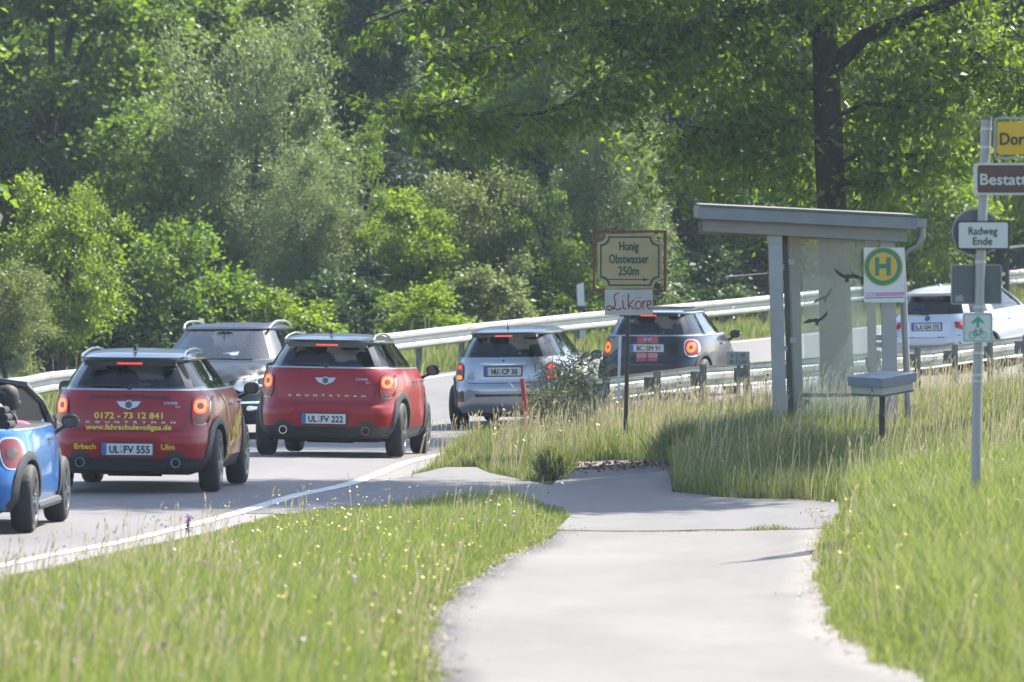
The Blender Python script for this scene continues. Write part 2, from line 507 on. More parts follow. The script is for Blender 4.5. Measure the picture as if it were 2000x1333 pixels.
# apron between the road and the path: fine grid clipped to its outline
ax = np.arange(APRON[:, 0].min(), APRON[:, 0].max() + 0.2, 0.12)
ay = np.arange(APRON[:, 1].min(), APRON[:, 1].max() + 0.2, 0.2)
bm = bmesh.new()
vs = [bm.verts.new((p[0], p[1], 0)) for p in APRON]
bm.faces.new(vs)
bmesh.ops.triangulate(bm, faces=bm.faces)
for _ in range(5):
    es = [e for e in bm.edges if e.calc_length() > 0.7]
    if not es: break
    bmesh.ops.subdivide_edges(bm, edges=es, cuts=1)
    bmesh.ops.triangulate(bm, faces=[f for f in bm.faces if len(f.verts) > 3])
for v in bm.verts: v.co.z = gz(v.co.x, v.co.y) + 0.006
bmesh.ops.recalc_face_normals(bm, faces=bm.faces)
me = bpy.data.meshes.new('path_apron'); bm.to_mesh(me); bm.free(); me.materials.append(M_APRON)
for p_ in me.polygons: p_.use_smooth = True
tag(link(bpy.data.objects.new('path_apron', me)), kind='structure')

# painted lines
edge = offset_curve(RIGHT, -0.12)
tag(strip('edge_marking', offset_curve(RIGHT, -0.02), offset_curve(RIGHT, -0.17), M_LINE, 0.006, 2, thick=0), kind='structure')
tag(strip('edge_marking', offset_curve(LEFT, 0.16), offset_curve(LEFT, -0.06), M_LINE, 0.006, 2, thick=0), kind='structure')
ctr = resample(offset_curve(RIGHT, -3.6), 700)
tl = np.r_[0, np.cumsum(np.hypot(*np.diff(ctr, axis=0).T))]
for k, s0 in enumerate(np.arange(30.0, 150.0, 10.0)):
    seg = ctr[(tl >= s0) & (tl <= s0 + 4.5)]
    strip('lane_dash', offset_curve(seg, 0.07), offset_curve(seg, -0.07), M_LINE, 0.006, 2, n=12, thick=0)
# tar joint across the path at the junction, grown with tufts later
j0, j1 = ground_at(1092, 1034), ground_at(1630, 1030)

# ------------------------------------------------------------------ vehicles
M_DARKPL = mat('dark_plastic', (0.028, 0.030, 0.034), 0.55)
M_WELL = mat('wheel_well', (0.010, 0.010, 0.011), 0.9)
M_TYRE = mat('tyre_rubber', (0.018, 0.018, 0.019), 0.75, bump=0.3, bscale=40)
M_RIM = mat('alloy', (0.42, 0.43, 0.45), 0.3, metal=0.9)
M_RIMD = mat('alloy_dark', (0.10, 0.105, 0.11), 0.35, metal=0.8)
M_CHROME = mat('chrome', (0.78, 0.79, 0.80), 0.12, metal=1.0)
M_SATIN = mat('satin_metal', (0.62, 0.64, 0.66), 0.32, metal=0.9)
M_SEAT = mat('seat_fabric', (0.022, 0.023, 0.027), 0.85)
M_TRIM = mat('cabin_trim', (0.018, 0.018, 0.02), 0.7)
M_GLOSSBLK = mat('gloss_black', (0.010, 0.011, 0.014), 0.12, coat=0.6)
M_GLASS = glass_mat('car_glass', (0.52, 0.57, 0.58))
M_GLASSD = glass_mat('car_glass_dark', (0.16, 0.18, 0.19))
M_GLASSW = glass_mat('windscreen_glass', (0.66, 0.73, 0.74), refl=1.5)
M_PLATE = mat('number_plate', (0.74, 0.75, 0.76), 0.45)
M_EUBLUE = mat('plate_blue', (0.02, 0.10, 0.50), 0.45)
M_INK = mat('black_ink', (0.012, 0.012, 0.014), 0.5)
M_LENS = mat('lamp_red', (0.42, 0.012, 0.010), 0.3, coat=0.12, spec=0.25)
M_LENSD = mat('lamp_red_dark', (0.10, 0.008, 0.008), 0.15, coat=0.8)
M_LIT = mat('brake_lit', (0.6, 0.03, 0.01), 0.3, emit=(1.0, 0.035, 0.01), estr=0.55)
M_LITY = mat('brake_lit_core', (0.7, 0.12, 0.02), 0.3, emit=(1.0, 0.19, 0.012), estr=0.9)
M_HIGH = mat('high_brake_light', (0.8, 0.05, 0.03), 0.3, emit=(1.0, 0.05, 0.03), estr=0.9)
M_CLEAR = mat('lamp_clear', (0.85, 0.88, 0.90), 0.15, metal=0.25, coat=1.0)
M_GREYLENS = mat('lamp_grey', (0.13, 0.10, 0.105), 0.35, coat=0.1, spec=0.25)
M_YEL = mat('yellow_vinyl', (0.95, 0.62, 0.04), 0.5)
M_NAVYTXT = mat('dark_vinyl', (0.045, 0.010, 0.03), 0.5)
M_SEAL_R = mat('plate_seal', (0.62, 0.48, 0.50), 0.5)

def paint(name, col, metal=0.0, rough=0.28, coat=1.0, spec=0.5):
    return mat(name, col, rough, metal=metal, coat=coat, spec=spec)

def make_wheel_meshes():
    R, W = 0.318, 0.205
    prof = [(0.205, -W/2 + 0.01), (0.23, -W/2), (0.285, -W/2 + 0.002), (0.306, -W/2 + 0.018), (R, -W/2 + 0.045), (R, W/2 - 0.045), (0.306, W/2 - 0.018), (0.285, W/2 - 0.002), (0.23, W/2), (0.205, W/2 - 0.01)]
    n = 40
    vs, fs = [], []
    for k in range(n):
        a = 2 * math.pi * k / n
        for r, x in prof:
            vs.append((x, r * math.cos(a), r * math.sin(a)))
    m = len(prof)
    for k in range(n):
        for i in range(m - 1):
            fs.append((k*m + i, k*m + i + 1, ((k+1) % n)*m + i + 1, ((k+1) % n)*m + i))
    mb = MB().add(vs, fs); o = mb.build('tyre_src', M_TYRE, smooth=True); tyre = o.data; bpy.data.objects.remove(o)
    mb = MB()                                   # rim: lip, dish, five paired spokes, hub; outer face towards +x
    prof = [(0.21, W/2 - 0.012), (0.222, W/2 + 0.002), (0.205, W/2 + 0.002), (0.195, W/2 - 0.03), (0.19, -W/2 + 0.02)]
    vs, fs = [], []
    for k in range(n):
        a = 2 * math.pi * k / n
        for r, x in prof: vs.append((x, r * math.cos(a), r * math.sin(a)))
    m = len(prof)
    for k in range(n):
        for i in range(m - 1): fs.append((k*m + i, k*m + i + 1, ((k+1) % n)*m + i + 1, ((k+1) % n)*m + i))
    mb.add(vs, fs)
    for k in range(10):
        a = 2 * math.pi * (k // 2) / 5 + (0.16 if k % 2 else -0.16)
        d = Vector((0, math.cos(a), math.sin(a))); a2 = 2 * math.pi * (k // 2) / 5
        h = Vector((0, math.cos(a2), math.sin(a2)))
        mb.bar(h * 0.03 + Vector((W/2 - 0.015, 0, 0)), d * 0.205 + Vector((W/2 - 0.012, 0, 0)), 0.026, 0.024, up=(1, 0, 0))
    mb.disc((W/2 - 0.012, 0, 0), 0.05, (1, 0, 0), 0.03, 16)
    o = mb.build('rim_src', M_RIM, smooth=True); rim = o.data; bpy.data.objects.remove(o)
    mb = MB(); mb.disc((-0.01, 0, 0), 0.185, (1, 0, 0), 0.03, 28)
    o = mb.build('brake_src', M_RIMD); disc = o.data; bpy.data.objects.remove(o)
    return tyre, rim, disc
TYRE_ME, RIM_ME, DISC_ME = make_wheel_meshes()

REAR_K = [0, 0.22, 0.42, 0.58, 0.70, 0.80, 0.88, 0.94, 1.0]
class Shape:
    """stack of rounded plan outlines: rows (z, y_rear, y_front, half width, rear exponent, front exponent)"""
    def __init__(s, rows, yc=0.0, side_k=None):
        s.r = np.array(rows, float); s.yc = yc
        s.side = side_k or [1.0, 0.97, 0.92, 0.85, 0.75, 0.6, 0.42, 0.2, 0.0]
    def at(s, z):
        r = s.r
        return [np.interp(z, r[:, 0], r[:, i]) for i in range(1, 6)]
    def rear_y(s, x, z):
        lr, lf, b, nr, nf = s.at(z)
        a = s.yc - lr
        t = max(0.0, 1 - min(1, abs(x) / b) ** nr) ** (1 / nr)
        return s.yc - a * t
    def front_y(s, x, z):
        lr, lf, b, nr, nf = s.at(z)
        t = max(0.0, 1 - min(1, abs(x) / b) ** nf) ** (1 / nf)
        return s.yc + (lf - s.yc) * t
    def side_x(s, y, z):
        lr, lf, b, nr, nf = s.at(z)
        if y < s.yc: u, n = (s.yc - y) / (s.yc - lr), nr
        else: u, n = (y - s.yc) / (lf - s.yc), nf
        return b * max(0.0, 1 - min(1, u) ** n) ** (1 / n)
    def ring(s, z):
        """right half from rear centre to front centre, then mirrored"""
        lr, lf, b, nr, nf = s.at(z)
        half = []
        c = 2 ** (-1 / nr)
        for k in REAR_K: half.append((b * c * k, s.rear_y(b * c * k, z)))
        for k in s.side[1:]:
            y = s.yc - (s.yc - lr) * c * k; half.append((s.side_x(y, z), y))
        c = 2 ** (-1 / nf)
        for k in s.side[::-1][1:]:
            y = s.yc + (lf - s.yc) * c * k; half.append((s.side_x(y, z), y))
        for k in REAR_K[::-1][1:]: half.append((b * c * k, s.front_y(b * c * k, z)))
        full = [(x, y, z) for x, y in half] + [(-x, y, z) for x, y in half[-2:0:-1]]
        return full, len(half)

def split_parts(me, names, mats, parent):
    """one object per material index"""
    out = []
    bm0 = bmesh.new(); bm0.from_mesh(me)
    jobs = []
    for i, (nm, mt) in enumerate(zip(names, mats)):
        if nm == 'wheel_well':      # one well per wheel
            for q in range(4):
                jobs.append((i, nm, mt, lambda f, q=q: (f.calc_center_median().x > 0) == bool(q & 1) and (f.calc_center_median().y > 0) == bool(q & 2)))
        else: jobs.append((i, nm, mt, lambda f: True))
    for i, nm, mt, keep in jobs:
        b = bm0.copy()
        bmesh.ops.delete(b, geom=[f for f in b.faces if f.material_index != i or not keep(f)], context='FACES')
        if len(b.faces) == 0: b.free(); continue
        for f in b.faces: f.material_index = 0; f.smooth = True
        m2 = bpy.data.meshes.new(nm); b.to_mesh(m2); b.free()
        m2.materials.append(mt)
        try: m2.set_sharp_from_angle(angle=math.radians(40))
        except Exception: pass
        out.append(link(bpy.data.objects.new(nm, m2), parent))
    bm0.free()
    return out

def loft_body(shape, zs, root, paintm, axles, wheel_r, clad_z, arch=0.055, half_in=0.50):
    rings = [shape.ring(z)[0] for z in zs]
    n = len(rings[0])
    vs = [p for r in rings for p in r]
    fs, mi = [], []
    for i in range(len(rings) - 1):
        for k in range(n):
            fs.append((i*n + k, i*n + (k+1) % n, (i+1)*n + (k+1) % n, (i+1)*n + k))
            mi.append(1 if (zs[i] + zs[i+1]) / 2 < clad_z else 0)
    fs.append(tuple(range(n - 1, -1, -1))); mi.append(1)
    fs.append(tuple((len(rings) - 1) * n + k for k in range(n))); mi.append(3)
    me = bpy.data.meshes.new('body_src'); me.from_pydata(vs, [], fs)
    mats_ = [paintm, M_DARKPL, M_WELL, M_TRIM]
    for m in mats_: me.materials.append(m)
    me.polygons.foreach_set('material_index', mi)
    ob = link(bpy.data.objects.new('body_src', me))
    cb = MB()
    for ya in axles:
        for sx in (-1, 1):
            cb.tube([(sx * half_in, ya, wheel_r - 0.005), (sx * 1.3, ya, wheel_r - 0.005)], wheel_r + arch, 36)
    cut = cb.build('cutter_src', None)
    for m in mats_: cut.data.materials.append(m)
    for p in cut.data.polygons: p.material_index = 2
    md = ob.modifiers.new('b', 'BOOLEAN'); md.operation = 'DIFFERENCE'; md.object = cut; md.solver = 'EXACT'
    dg = bpy.context.evaluated_depsgraph_get()
    res = bpy.data.meshes.new_from_object(ob.evaluated_get(dg))
    bpy.data.objects.remove(ob); bpy.data.objects.remove(cut)
    return split_parts(res, ['body', 'lower_cladding', 'wheel_well', 'cabin_shelf'], mats_, root)

class Car:
    def __init__(s, name, label, pos, heading, body_rows, green_rows=None, axle=1.30, wheel_r=0.318, track=0.76, paintm=None, roofm=None,
                 clad_z=0.36, group=None, yc_g=-0.45, cat='car', glass=None, gyr=None, wheel_w=1.0):
        s.root = empty(name)
        tag(s.root, label, cat, group)
        s.B = Shape(body_rows)
        s.zb = body_rows[-1][0]
        # stand on the ground: pitch and roll from the four contact patches
        f = Vector((math.sin(heading), math.cos(heading))); r = Vector((f.y, -f.x))
        c = Vector(pos)
        P = lambda x, y: Vector((c.x + r.x*x + f.x*y, c.y + r.y*x + f.y*y, 0))
        zz = {}
        for ky, yy in (('r', -axle), ('f', axle)):
            for kx, xx in (('l', -track), ('r', track)):
                q = P(xx, yy); zz[ky + kx] = gz(q.x, q.y)
        pitch = math.atan2((zz['fl'] + zz['fr'] - zz['rl'] - zz['rr']) / 2, 2 * axle)
        roll = math.atan2((zz['fl'] + zz['rl'] - zz['fr'] - zz['rr']) / 2, 2 * track)
        s.root.rotation_mode = 'ZXY'
        s.root.matrix_world = Matrix.Translation((c.x, c.y, sum(zz.values()) / 4 + 0.002)) @ Matrix.Rotation(-heading, 4, 'Z') @ Matrix.Rotation(pitch, 4, 'X') @ Matrix.Rotation(roll, 4, 'Y')
        s.paintm = paintm
        zs = []
        for a, b in zip(body_rows[:-1], body_rows[1:]):
            k = max(1, int((b[0] - a[0]) / 0.045)); zs += [a[0] + (b[0] - a[0]) * i / k for i in range(k)]
        zs.append(body_rows[-1][0])
        zs = sorted(set([round(z, 4) for z in zs] + [clad_z]))
        loft_body(s.B, zs, s.root, paintm, (-axle, axle), wheel_r, clad_z)
        # wheels
        for ya in (-axle, axle):
            for sx in (-1, 1):
                w = link(bpy.data.objects.new('wheel', TYRE_ME), s.root)
                w.location = (sx * track, ya, wheel_r)
                w.rotation_euler = (random.random() * 6, 0, 0 if sx > 0 else math.pi)
                k = wheel_r / 0.318; w.scale = (wheel_w, k, k)
                link(bpy.data.objects.new('rim', RIM_ME), w)
                link(bpy.data.objects.new('brake_disc', DISC_ME), w)
        if green_rows:
            s.greenhouse(green_rows, yc_g, roofm or paintm, glass or M_GLASS, gyr)
    # -- greenhouse: pillars, panes and roof on one rounded shell
    def greenhouse(s, rows, yc, roofm, glass, opt):
        win = [r for r in rows if len(r) == 6 or r[6] == 'w']
        roof = [r[:6] for r in rows if len(r) == 7 and r[6] == 'r']
        s.G = Shape([r[:6] for r in win], yc)
        s.R = Shape(roof, yc)
        z0, z1 = win[0][0], win[-1][0]
        nb = 9
        zs = [z0, z0 + 0.022] + list(np.linspace(z0 + 0.05, z1 - 0.035, nb)) + [z1 - 0.012, z1]
        rings = [s.G.ring(z)[0] for z in zs]
        nh = s.G.ring(zs[0])[1]; n = len(rings[0])
        # column classes along the half outline: rear pane | rear pillar | quarter pane | pillar | door pane | windscreen pillar | windscreen
        # 0..8 rear, 8..16 rear side, 16..24 front side, 24..32 front
        opt = opt or {}
        rp, cp, q0, bp0, fp0, wp0 = opt.get('cols', (6, 8, 8, 13, 20, 25))
        def cls(k):
            if k >= nh - 1: k = 2 * (nh - 1) - 1 - k
            if k < rp: return 'rear_window'
            if k < cp: return 'rear_pillar'
            if k < bp0: return 'quarter_window'
            if k < bp0 + 1: return 'door_pillar'
            if k < fp0: return 'door_window'
            if k < wp0: return 'windscreen_pillar'
            return 'windscreen'
        groups = {}
        for i in range(len(zs) - 1):
            for k in range(n):
                c = cls(k)
                if (i == 0 or i == len(zs) - 2): c = 'window_surround'
                side = '' if ('rear_w' in c or c in ('windscreen', 'window_surround')) else ('R' if k < nh - 1 else 'L')
                groups.setdefault((c, side), []).append((i*n + k, i*n + (k+1) % n, (i+1)*n + (k+1) % n, (i+1)*n + k))
        allv = [p for r in rings for p in r]
        for (c, side), fs in groups.items():
            used = sorted({i for f in fs for i in f}); mp = {u: j for j, u in enumerate(used)}
            m = MB().add([allv[u] for u in used], [tuple(mp[i] for i in f) for f in fs])
            g = {'rear_window': opt.get('rear_glass', glass), 'quarter_window': opt.get('quarter_glass', M_GLASSD), 'door_window': glass, 'windscreen': M_GLASSW}.get(c)
            pm = opt.get('pillar', M_GLOSSBLK)
            if c in ('windscreen_pillar',) and 'apillar' in opt: pm = opt['apillar']
            o = m.build(c, g or pm, s.root, smooth=True)
        # roof
        zr = []
        for a, b in zip(roof[:-1], roof[1:]): zr += list(np.linspace(a[0], b[0], 3)[:-1])
        zr.append(roof[-1][0])
        rr = [s.R.ring(z)[0] for z in zr]
        fs = []
        for i in range(len(rr) - 1):
            for k in range(n): fs.append((i*n + k, i*n + (k+1) % n, (i+1)*n + (k+1) % n, (i+1)*n + k))
        vs = [p for r in rr for p in r]
        top = zr[-1]
        last = (len(rr) - 1) * n
        # gently crowned top: two inner rings
        cy = (roof[-1][1] + roof[-1][2]) / 2
        for q, dz in ((0.6, 0.012), (0.25, 0.018)):
            base = len(vs)
            vs += [(p[0]*q, cy + (p[1] - cy)*q, top + dz) for p in rr[-1]]
            for k in range(n): fs.append((last + k, last + (k+1) % n, base + (k+1) % n, base + k))
            last = base
        fs.append(tuple(last + k for k in range(n)))
        fs.append(tuple(range(n - 1, -1, -1)))
        MB().add(vs, fs).build('roof', roofm, s.root, smooth=True)
        s.ztop = top + 0.015
    # -- surface maps
    def rmap(s, off, sh=None):
        S = sh or s.B
        return lambda x, z, e=0.0: (x, S.rear_y(x, z) - off - e, z)
    def fmap(s, off, sh=None):
        S = sh or s.B
        return lambda x, z, e=0.0: (x, S.front_y(x, z) + off + e, z)
    def smap(s, off, sx=1, sh=None):
        S = sh or s.B
        return lambda y, z, e=0.0: (sx * (S.side_x(y, z) + off + e), y, z)
    def patch(s, name, outline, mt, fm, fm0=None, rings=4, parent=None, smooth=True):
        n = len(outline)
        cx = sum(p[0] for p in outline) / n; cz = sum(p[1] for p in outline) / n
        vs, fs = [fm(cx, cz)], []
        for r in range(1, rings + 1):
            q = r / rings
            vs += [fm(cx + (p[0] - cx) * q, cz + (p[1] - cz) * q) for p in outline]
        for k in range(n): fs.append((0, 1 + k, 1 + (k + 1) % n))
        for r in range(rings - 1):
            a, b = 1 + r * n, 1 + (r + 1) * n
            for k in range(n): fs.append((a + k, b + k, b + (k + 1) % n, a + (k + 1) % n))
        if fm0:
            a = 1 + (rings - 1) * n; b = len(vs)
            vs += [fm0(*p) for p in outline]
            for k in range(n): fs.append((a + k, b + k, b + (k + 1) % n, a + (k + 1) % n))
        return MB().add(vs, fs).build(name, mt, parent or s.root, smooth=smooth)
    def band(s, name, outer, inner, mt, fm, fm0=None, parent=None):
        """ring between two outlines of equal length"""
        n = len(outer)
        vs = [fm(*p) for p in outer] + [fm(*p) for p in inner]
        fs = [(k, (k + 1) % n, n + (k + 1) % n, n + k) for k in range(n)]
        if fm0:
            vs += [fm0(*p) for p in outer] + [fm0(*p) for p in inner]
            fs += [(2*n + k, 2*n + (k+1) % n, (k+1) % n, k) for k in range(n)] + [(n + k, n + (k+1) % n, 3*n + (k+1) % n, 3*n + k) for k in range(n)]
        return MB().add(vs, fs).build(name, mt, parent or s.root, smooth=True)
    def plate(s, cx, cz, txt, w=0.52, h=0.115, off=0.02):
        y = s.B.rear_y(cx, cz) - off
        fl = lambda d: (lambda x, z, e=0.0: (x, y - d - e, z))
        fr = s.patch('number_plate', rrect(cx, cz, w + 0.03, h + 0.03, 0.012), M_INK, fl(0.0), lambda x, z: (x, y + off + 0.03, z), rings=1, smooth=False)
        s.patch('plate_face', rrect(cx, cz, w, h, 0.008), M_PLATE, fl(0.004), rings=1, parent=fr, smooth=False)
        s.patch('country_strip', rrect(cx - w/2 + 0.024, cz, 0.044, h - 0.004, 0.004), M_EUBLUE, fl(0.006), rings=1, parent=fr, smooth=False)
        a, b = txt
        wa, wb = 0.047 * len(a), 0.047 * len(b.replace(' ', '')) + 0.028 * b.count(' ')
        total = wa + 0.055 + wb; x0 = cx + 0.024 - total / 2
        text_on('lettering', a, M_INK, fr, fl(0.008), x0 + wa/2, cz, 0.075, wa, bold=0.0035)
        text_on('lettering', b, M_INK, fr, fl(0.008), x0 + wa + 0.055 + wb/2, cz, 0.075, wb, bold=0.0035)
        s.patch('plate_seal', ellipse(x0 + wa + 0.027, cz + 0.024, 0.016, 0.016, 14), M_SEAL_R, fl(0.008), rings=1, parent=fr, smooth=False)
        s.patch('plate_seal', ellipse(x0 + wa + 0.027, cz - 0.024, 0.018, 0.018, 14), mat('seal_grey', (0.42, 0.45, 0.44), 0.5), fl(0.008), rings=1, parent=fr, smooth=False)
        return fr
    def mirrors(s, y, z, x=0.93, cap=None, a=0.085, b=0.065, sides=(1, -1), lit=True):
        for sx in sides:
            m = MB()
            cx, cy = sx * x, y
            vs, fs = [], []
            n = 18
            prof = [(-0.045, 0.80), (-0.04, 0.98), (0.0, 1.02), (0.05, 0.90), (0.085, 0.6), (0.10, 0.0)]
            for dy, q in prof:
                for k in range(n):
                    t = 2 * math.pi * k / n
                    e = 0.85
                    c_, s_ = math.cos(t), math.sin(t)
                    vs.append((cx + a*q*math.copysign(abs(c_)**e, c_), cy + dy, z + b*q*math.copysign(abs(s_)**e, s_)))
            for i in range(len(prof) - 1):
                for k in range(n): fs.append((i*n + k, i*n + (k+1) % n, (i+1)*n + (k+1) % n, (i+1)*n + k))
            m.add(vs, fs)
            m.tube([(cx - sx*a*0.5, cy + 0.03, z - b*0.6), (sx * (s.B.side_x(y, s.zb - 0.06) - 0.02), cy + 0.05, z - b - 0.06)], 0.022, 8)
            o = m.build('wing_mirror', cap or M_GLOSSBLK, s.root, smooth=True)
            g = MB(); g.add([(cx + a*0.8*math.cos(2*math.pi*k/n), cy - 0.04, z + b*0.8*math.sin(2*math.pi*k/n)) for k in range(n)], [tuple(range(n))])
            g.build('mirror_glass', mat('mirror_glass', (0.10, 0.105, 0.11), 0.06, metal=1.0), o)  # dark base colour stands in for the reflection of dark surroundings
    def arches(s, axles, r0, r1, mt, off=0.022, wheel_r=0.318, z_min=0.2, name='wheel_arch_trim'):
        for ya in axles:
            for sx in (-1, 1):
                vs, fs = [], []
                n = 22
                a0 = math.asin((z_min - wheel_r) / r1) if z_min < wheel_r else 0
                for k in range(n + 1):
                    t = a0 + (math.pi - 2 * a0) * k / n
                    for r, of in ((r0, -0.02), (r0, off), ((r0 + r1) / 2, off + 0.006), (r1, off * 0.7), (r1, -0.02)):
                        y, z = ya + r * math.cos(t), wheel_r + r * math.sin(t)
                        z = max(z, z_min)
                        vs.append((sx * (s.B.side_x(y, min(max(z, s.B.r[0, 0]), s.zb)) + of), y, z))
                for k in range(n):
                    for i in range(4): fs.append((k*5 + i, k*5 + i + 1, (k+1)*5 + i + 1, (k+1)*5 + i))
                MB().add(vs, fs).build(name, mt, s.root, smooth=True)
    def seats(s, ys=(0.05,), rear=True, z=None, sx=0.36):
        z = z or s.zb
        for y in ys:
            for x in (-sx, sx):
                m = MB()
                # backrest top and head restraint, rounded
                for (cz, w, h, t, dy) in ((z + 0.0, 0.46, 0.34, 0.13, 0.0), (z + 0.25, 0.26, 0.16, 0.09, -0.02)):
                    pts = rrect(0, 0, w, h, min(w, h) * 0.38, 4)
                    m.prism(pts, t, Matrix.Translation((x, y + dy, cz)))
                m.tube([(x - 0.07, y - 0.01, z + 0.1), (x - 0.07, y - 0.01, z + 0.24)], 0.008, 6)
                m.tube([(x + 0.07, y - 0.01, z + 0.1), (x + 0.07, y - 0.01, z + 0.24)], 0.008, 6)
                m.build('front_seat', M_SEAT, s.root, smooth=True)
        if rear:
            for x in (-0.36, 0.36):
                m = MB()
                m.prism(rrect(0, 0, 0.5, 0.16, 0.06, 4), 0.12, Matrix.Translation((x, ys[0] - 0.92, z + 0.0)))
                m.prism(rrect(0, 0, 0.24, 0.12, 0.05, 4), 0.08, Matrix.Translation((x, ys[0] - 0.94, z + 0.12)))
                m.build('rear_seat', M_SEAT, s.root, smooth=True)
    def inner_mirror(s, y, z):
        m = MB(); m.prism(ellipse(0, 0, 0.12, 0.035, 16, 2.6), 0.03, Matrix.Translation((0.0, y, z)))
        m.bar((0, y + 0.02, z), (0, y + 0.12, z + 0.05), 0.015, 0.015)
        m.build('rear_view_mirror', M_TRIM, s.root, smooth=True)
    def steering(s, y, z):
        m = MB(); pts = [(-0.36 + 0.18 * math.cos(a), y + 0.05 * math.sin(a), z + 0.18 * math.sin(a)) for a in np.linspace(0, 2 * math.pi, 21)]
        m.tube(pts, 0.015, 6, cap=False); m.build('steering_wheel', M_TRIM, s.root, smooth=True)
    def seam(s, name, pts, fm, w=0.006, mt=None):
        """panel joint: a thin dark groove strip following the skin"""
        vs, fs = [], []
        for i, (x, z) in enumerate(pts):
            x0, z0 = pts[max(i - 1, 0)]; x1, z1 = pts[min(i + 1, len(pts) - 1)]
            dx, dz = x1 - x0, z1 - z0; L = math.hypot(dx, dz) or 1
            nx_, nz_ = -dz / L * w / 2, dx / L * w / 2
            vs += [fm(x + nx_, z + nz_), fm(x - nx_, z - nz_)]
        for i in range(len(pts) - 1): fs.append((2*i, 2*i + 1, 2*i + 3, 2*i + 2))
        return MB().add(vs, fs).build(name, mt or M_INK, s.root)

def rear_origin(xp, d, heading, lr):
    """centre of the car from the photo column of its rear centre at depth d"""
    X = (xp - 1000.0) * d / FPX
    return (X + math.sin(heading) * lr, d + math.cos(heading) * lr)

def emblem(car, cx, cz, w, fm, mt=M_SATIN):
    o = car.patch('emblem', ellipse(cx, cz, w * 0.17, w * 0.17, 20), M_GREYLENS, fm(0.012), fm(0.0), rings=2)
    car.band('emblem_ring', ellipse(cx, cz, w * 0.19, w * 0.19, 20), ellipse(cx, cz, w * 0.145, w * 0.145, 20), mt, fm(0.016), fm(0.0), parent=o)
    for sx in (-1, 1):
        car.patch('emblem_wing', [(cx + sx*w*0.16, cz + w*0.14), (cx + sx*w*0.5, cz + w*0.14), (cx + sx*w*0.42, cz + w*0.02), (cx + sx*w*0.33, cz - w*0.08), (cx + sx*w*0.17, cz - w*0.14)], mt, fm(0.01), fm(0.0), rings=1, parent=o)
    return o

# ---- tall red compact (two of them)
CM_BODY = [(0.19, -1.86, 1.86, 0.70, 5, 4), (0.235, -1.97, 1.97, 0.80, 5, 4), (0.36, -2.035, 2.03, 0.868, 5, 3.6), (0.50, -2.065, 2.06, 0.888, 4.6, 3.2), (0.575, -2.07, 2.05, 0.890, 4.4, 3.0),
           (0.605, -2.045, 2.04, 0.890, 4.4, 3.0), (0.64, -2.012, 2.03, 0.889, 4.3, 3.0), (0.80, -1.995, 1.98, 0.886, 4.2, 3.0), (0.90, -1.975, 1.90, 0.876, 4.2, 3.0), (0.97, -1.955, 1.60, 0.862, 4.1, 3.0), (1.02, -1.94, 1.18, 0.846, 4.1, 3.2), (1.065, -1.915, 0.98, 0.818, 4.0, 3.5)]
CM_GREEN = [(1.065, -1.905, 0.97, 0.7720, 3.8, 4.0, 'w'), (1.15, -1.865, 0.80, 0.7259, 3.8, 4.0, 'w'), (1.27, -1.80, 0.56, 0.6479, 3.8, 4.0, 'w'), (1.375, -1.74, 0.33, 0.5813, 3.8, 4.0, 'w'), (1.335, -1.80, 0.34, 0.5940, 4.2, 4.0, 'r'), (1.360, -1.885, 0.35, 0.5968, 4.4, 4.0, 'r'), (1.388, -1.87, 0.34, 0.5925, 4.4, 4.0, 'r'), (1.425, -1.66, 0.25, 0.5536, 3.6, 3.6, 'r'), (1.448, -1.30, 0.02, 0.4498, 3.2, 3.2, 'r')]

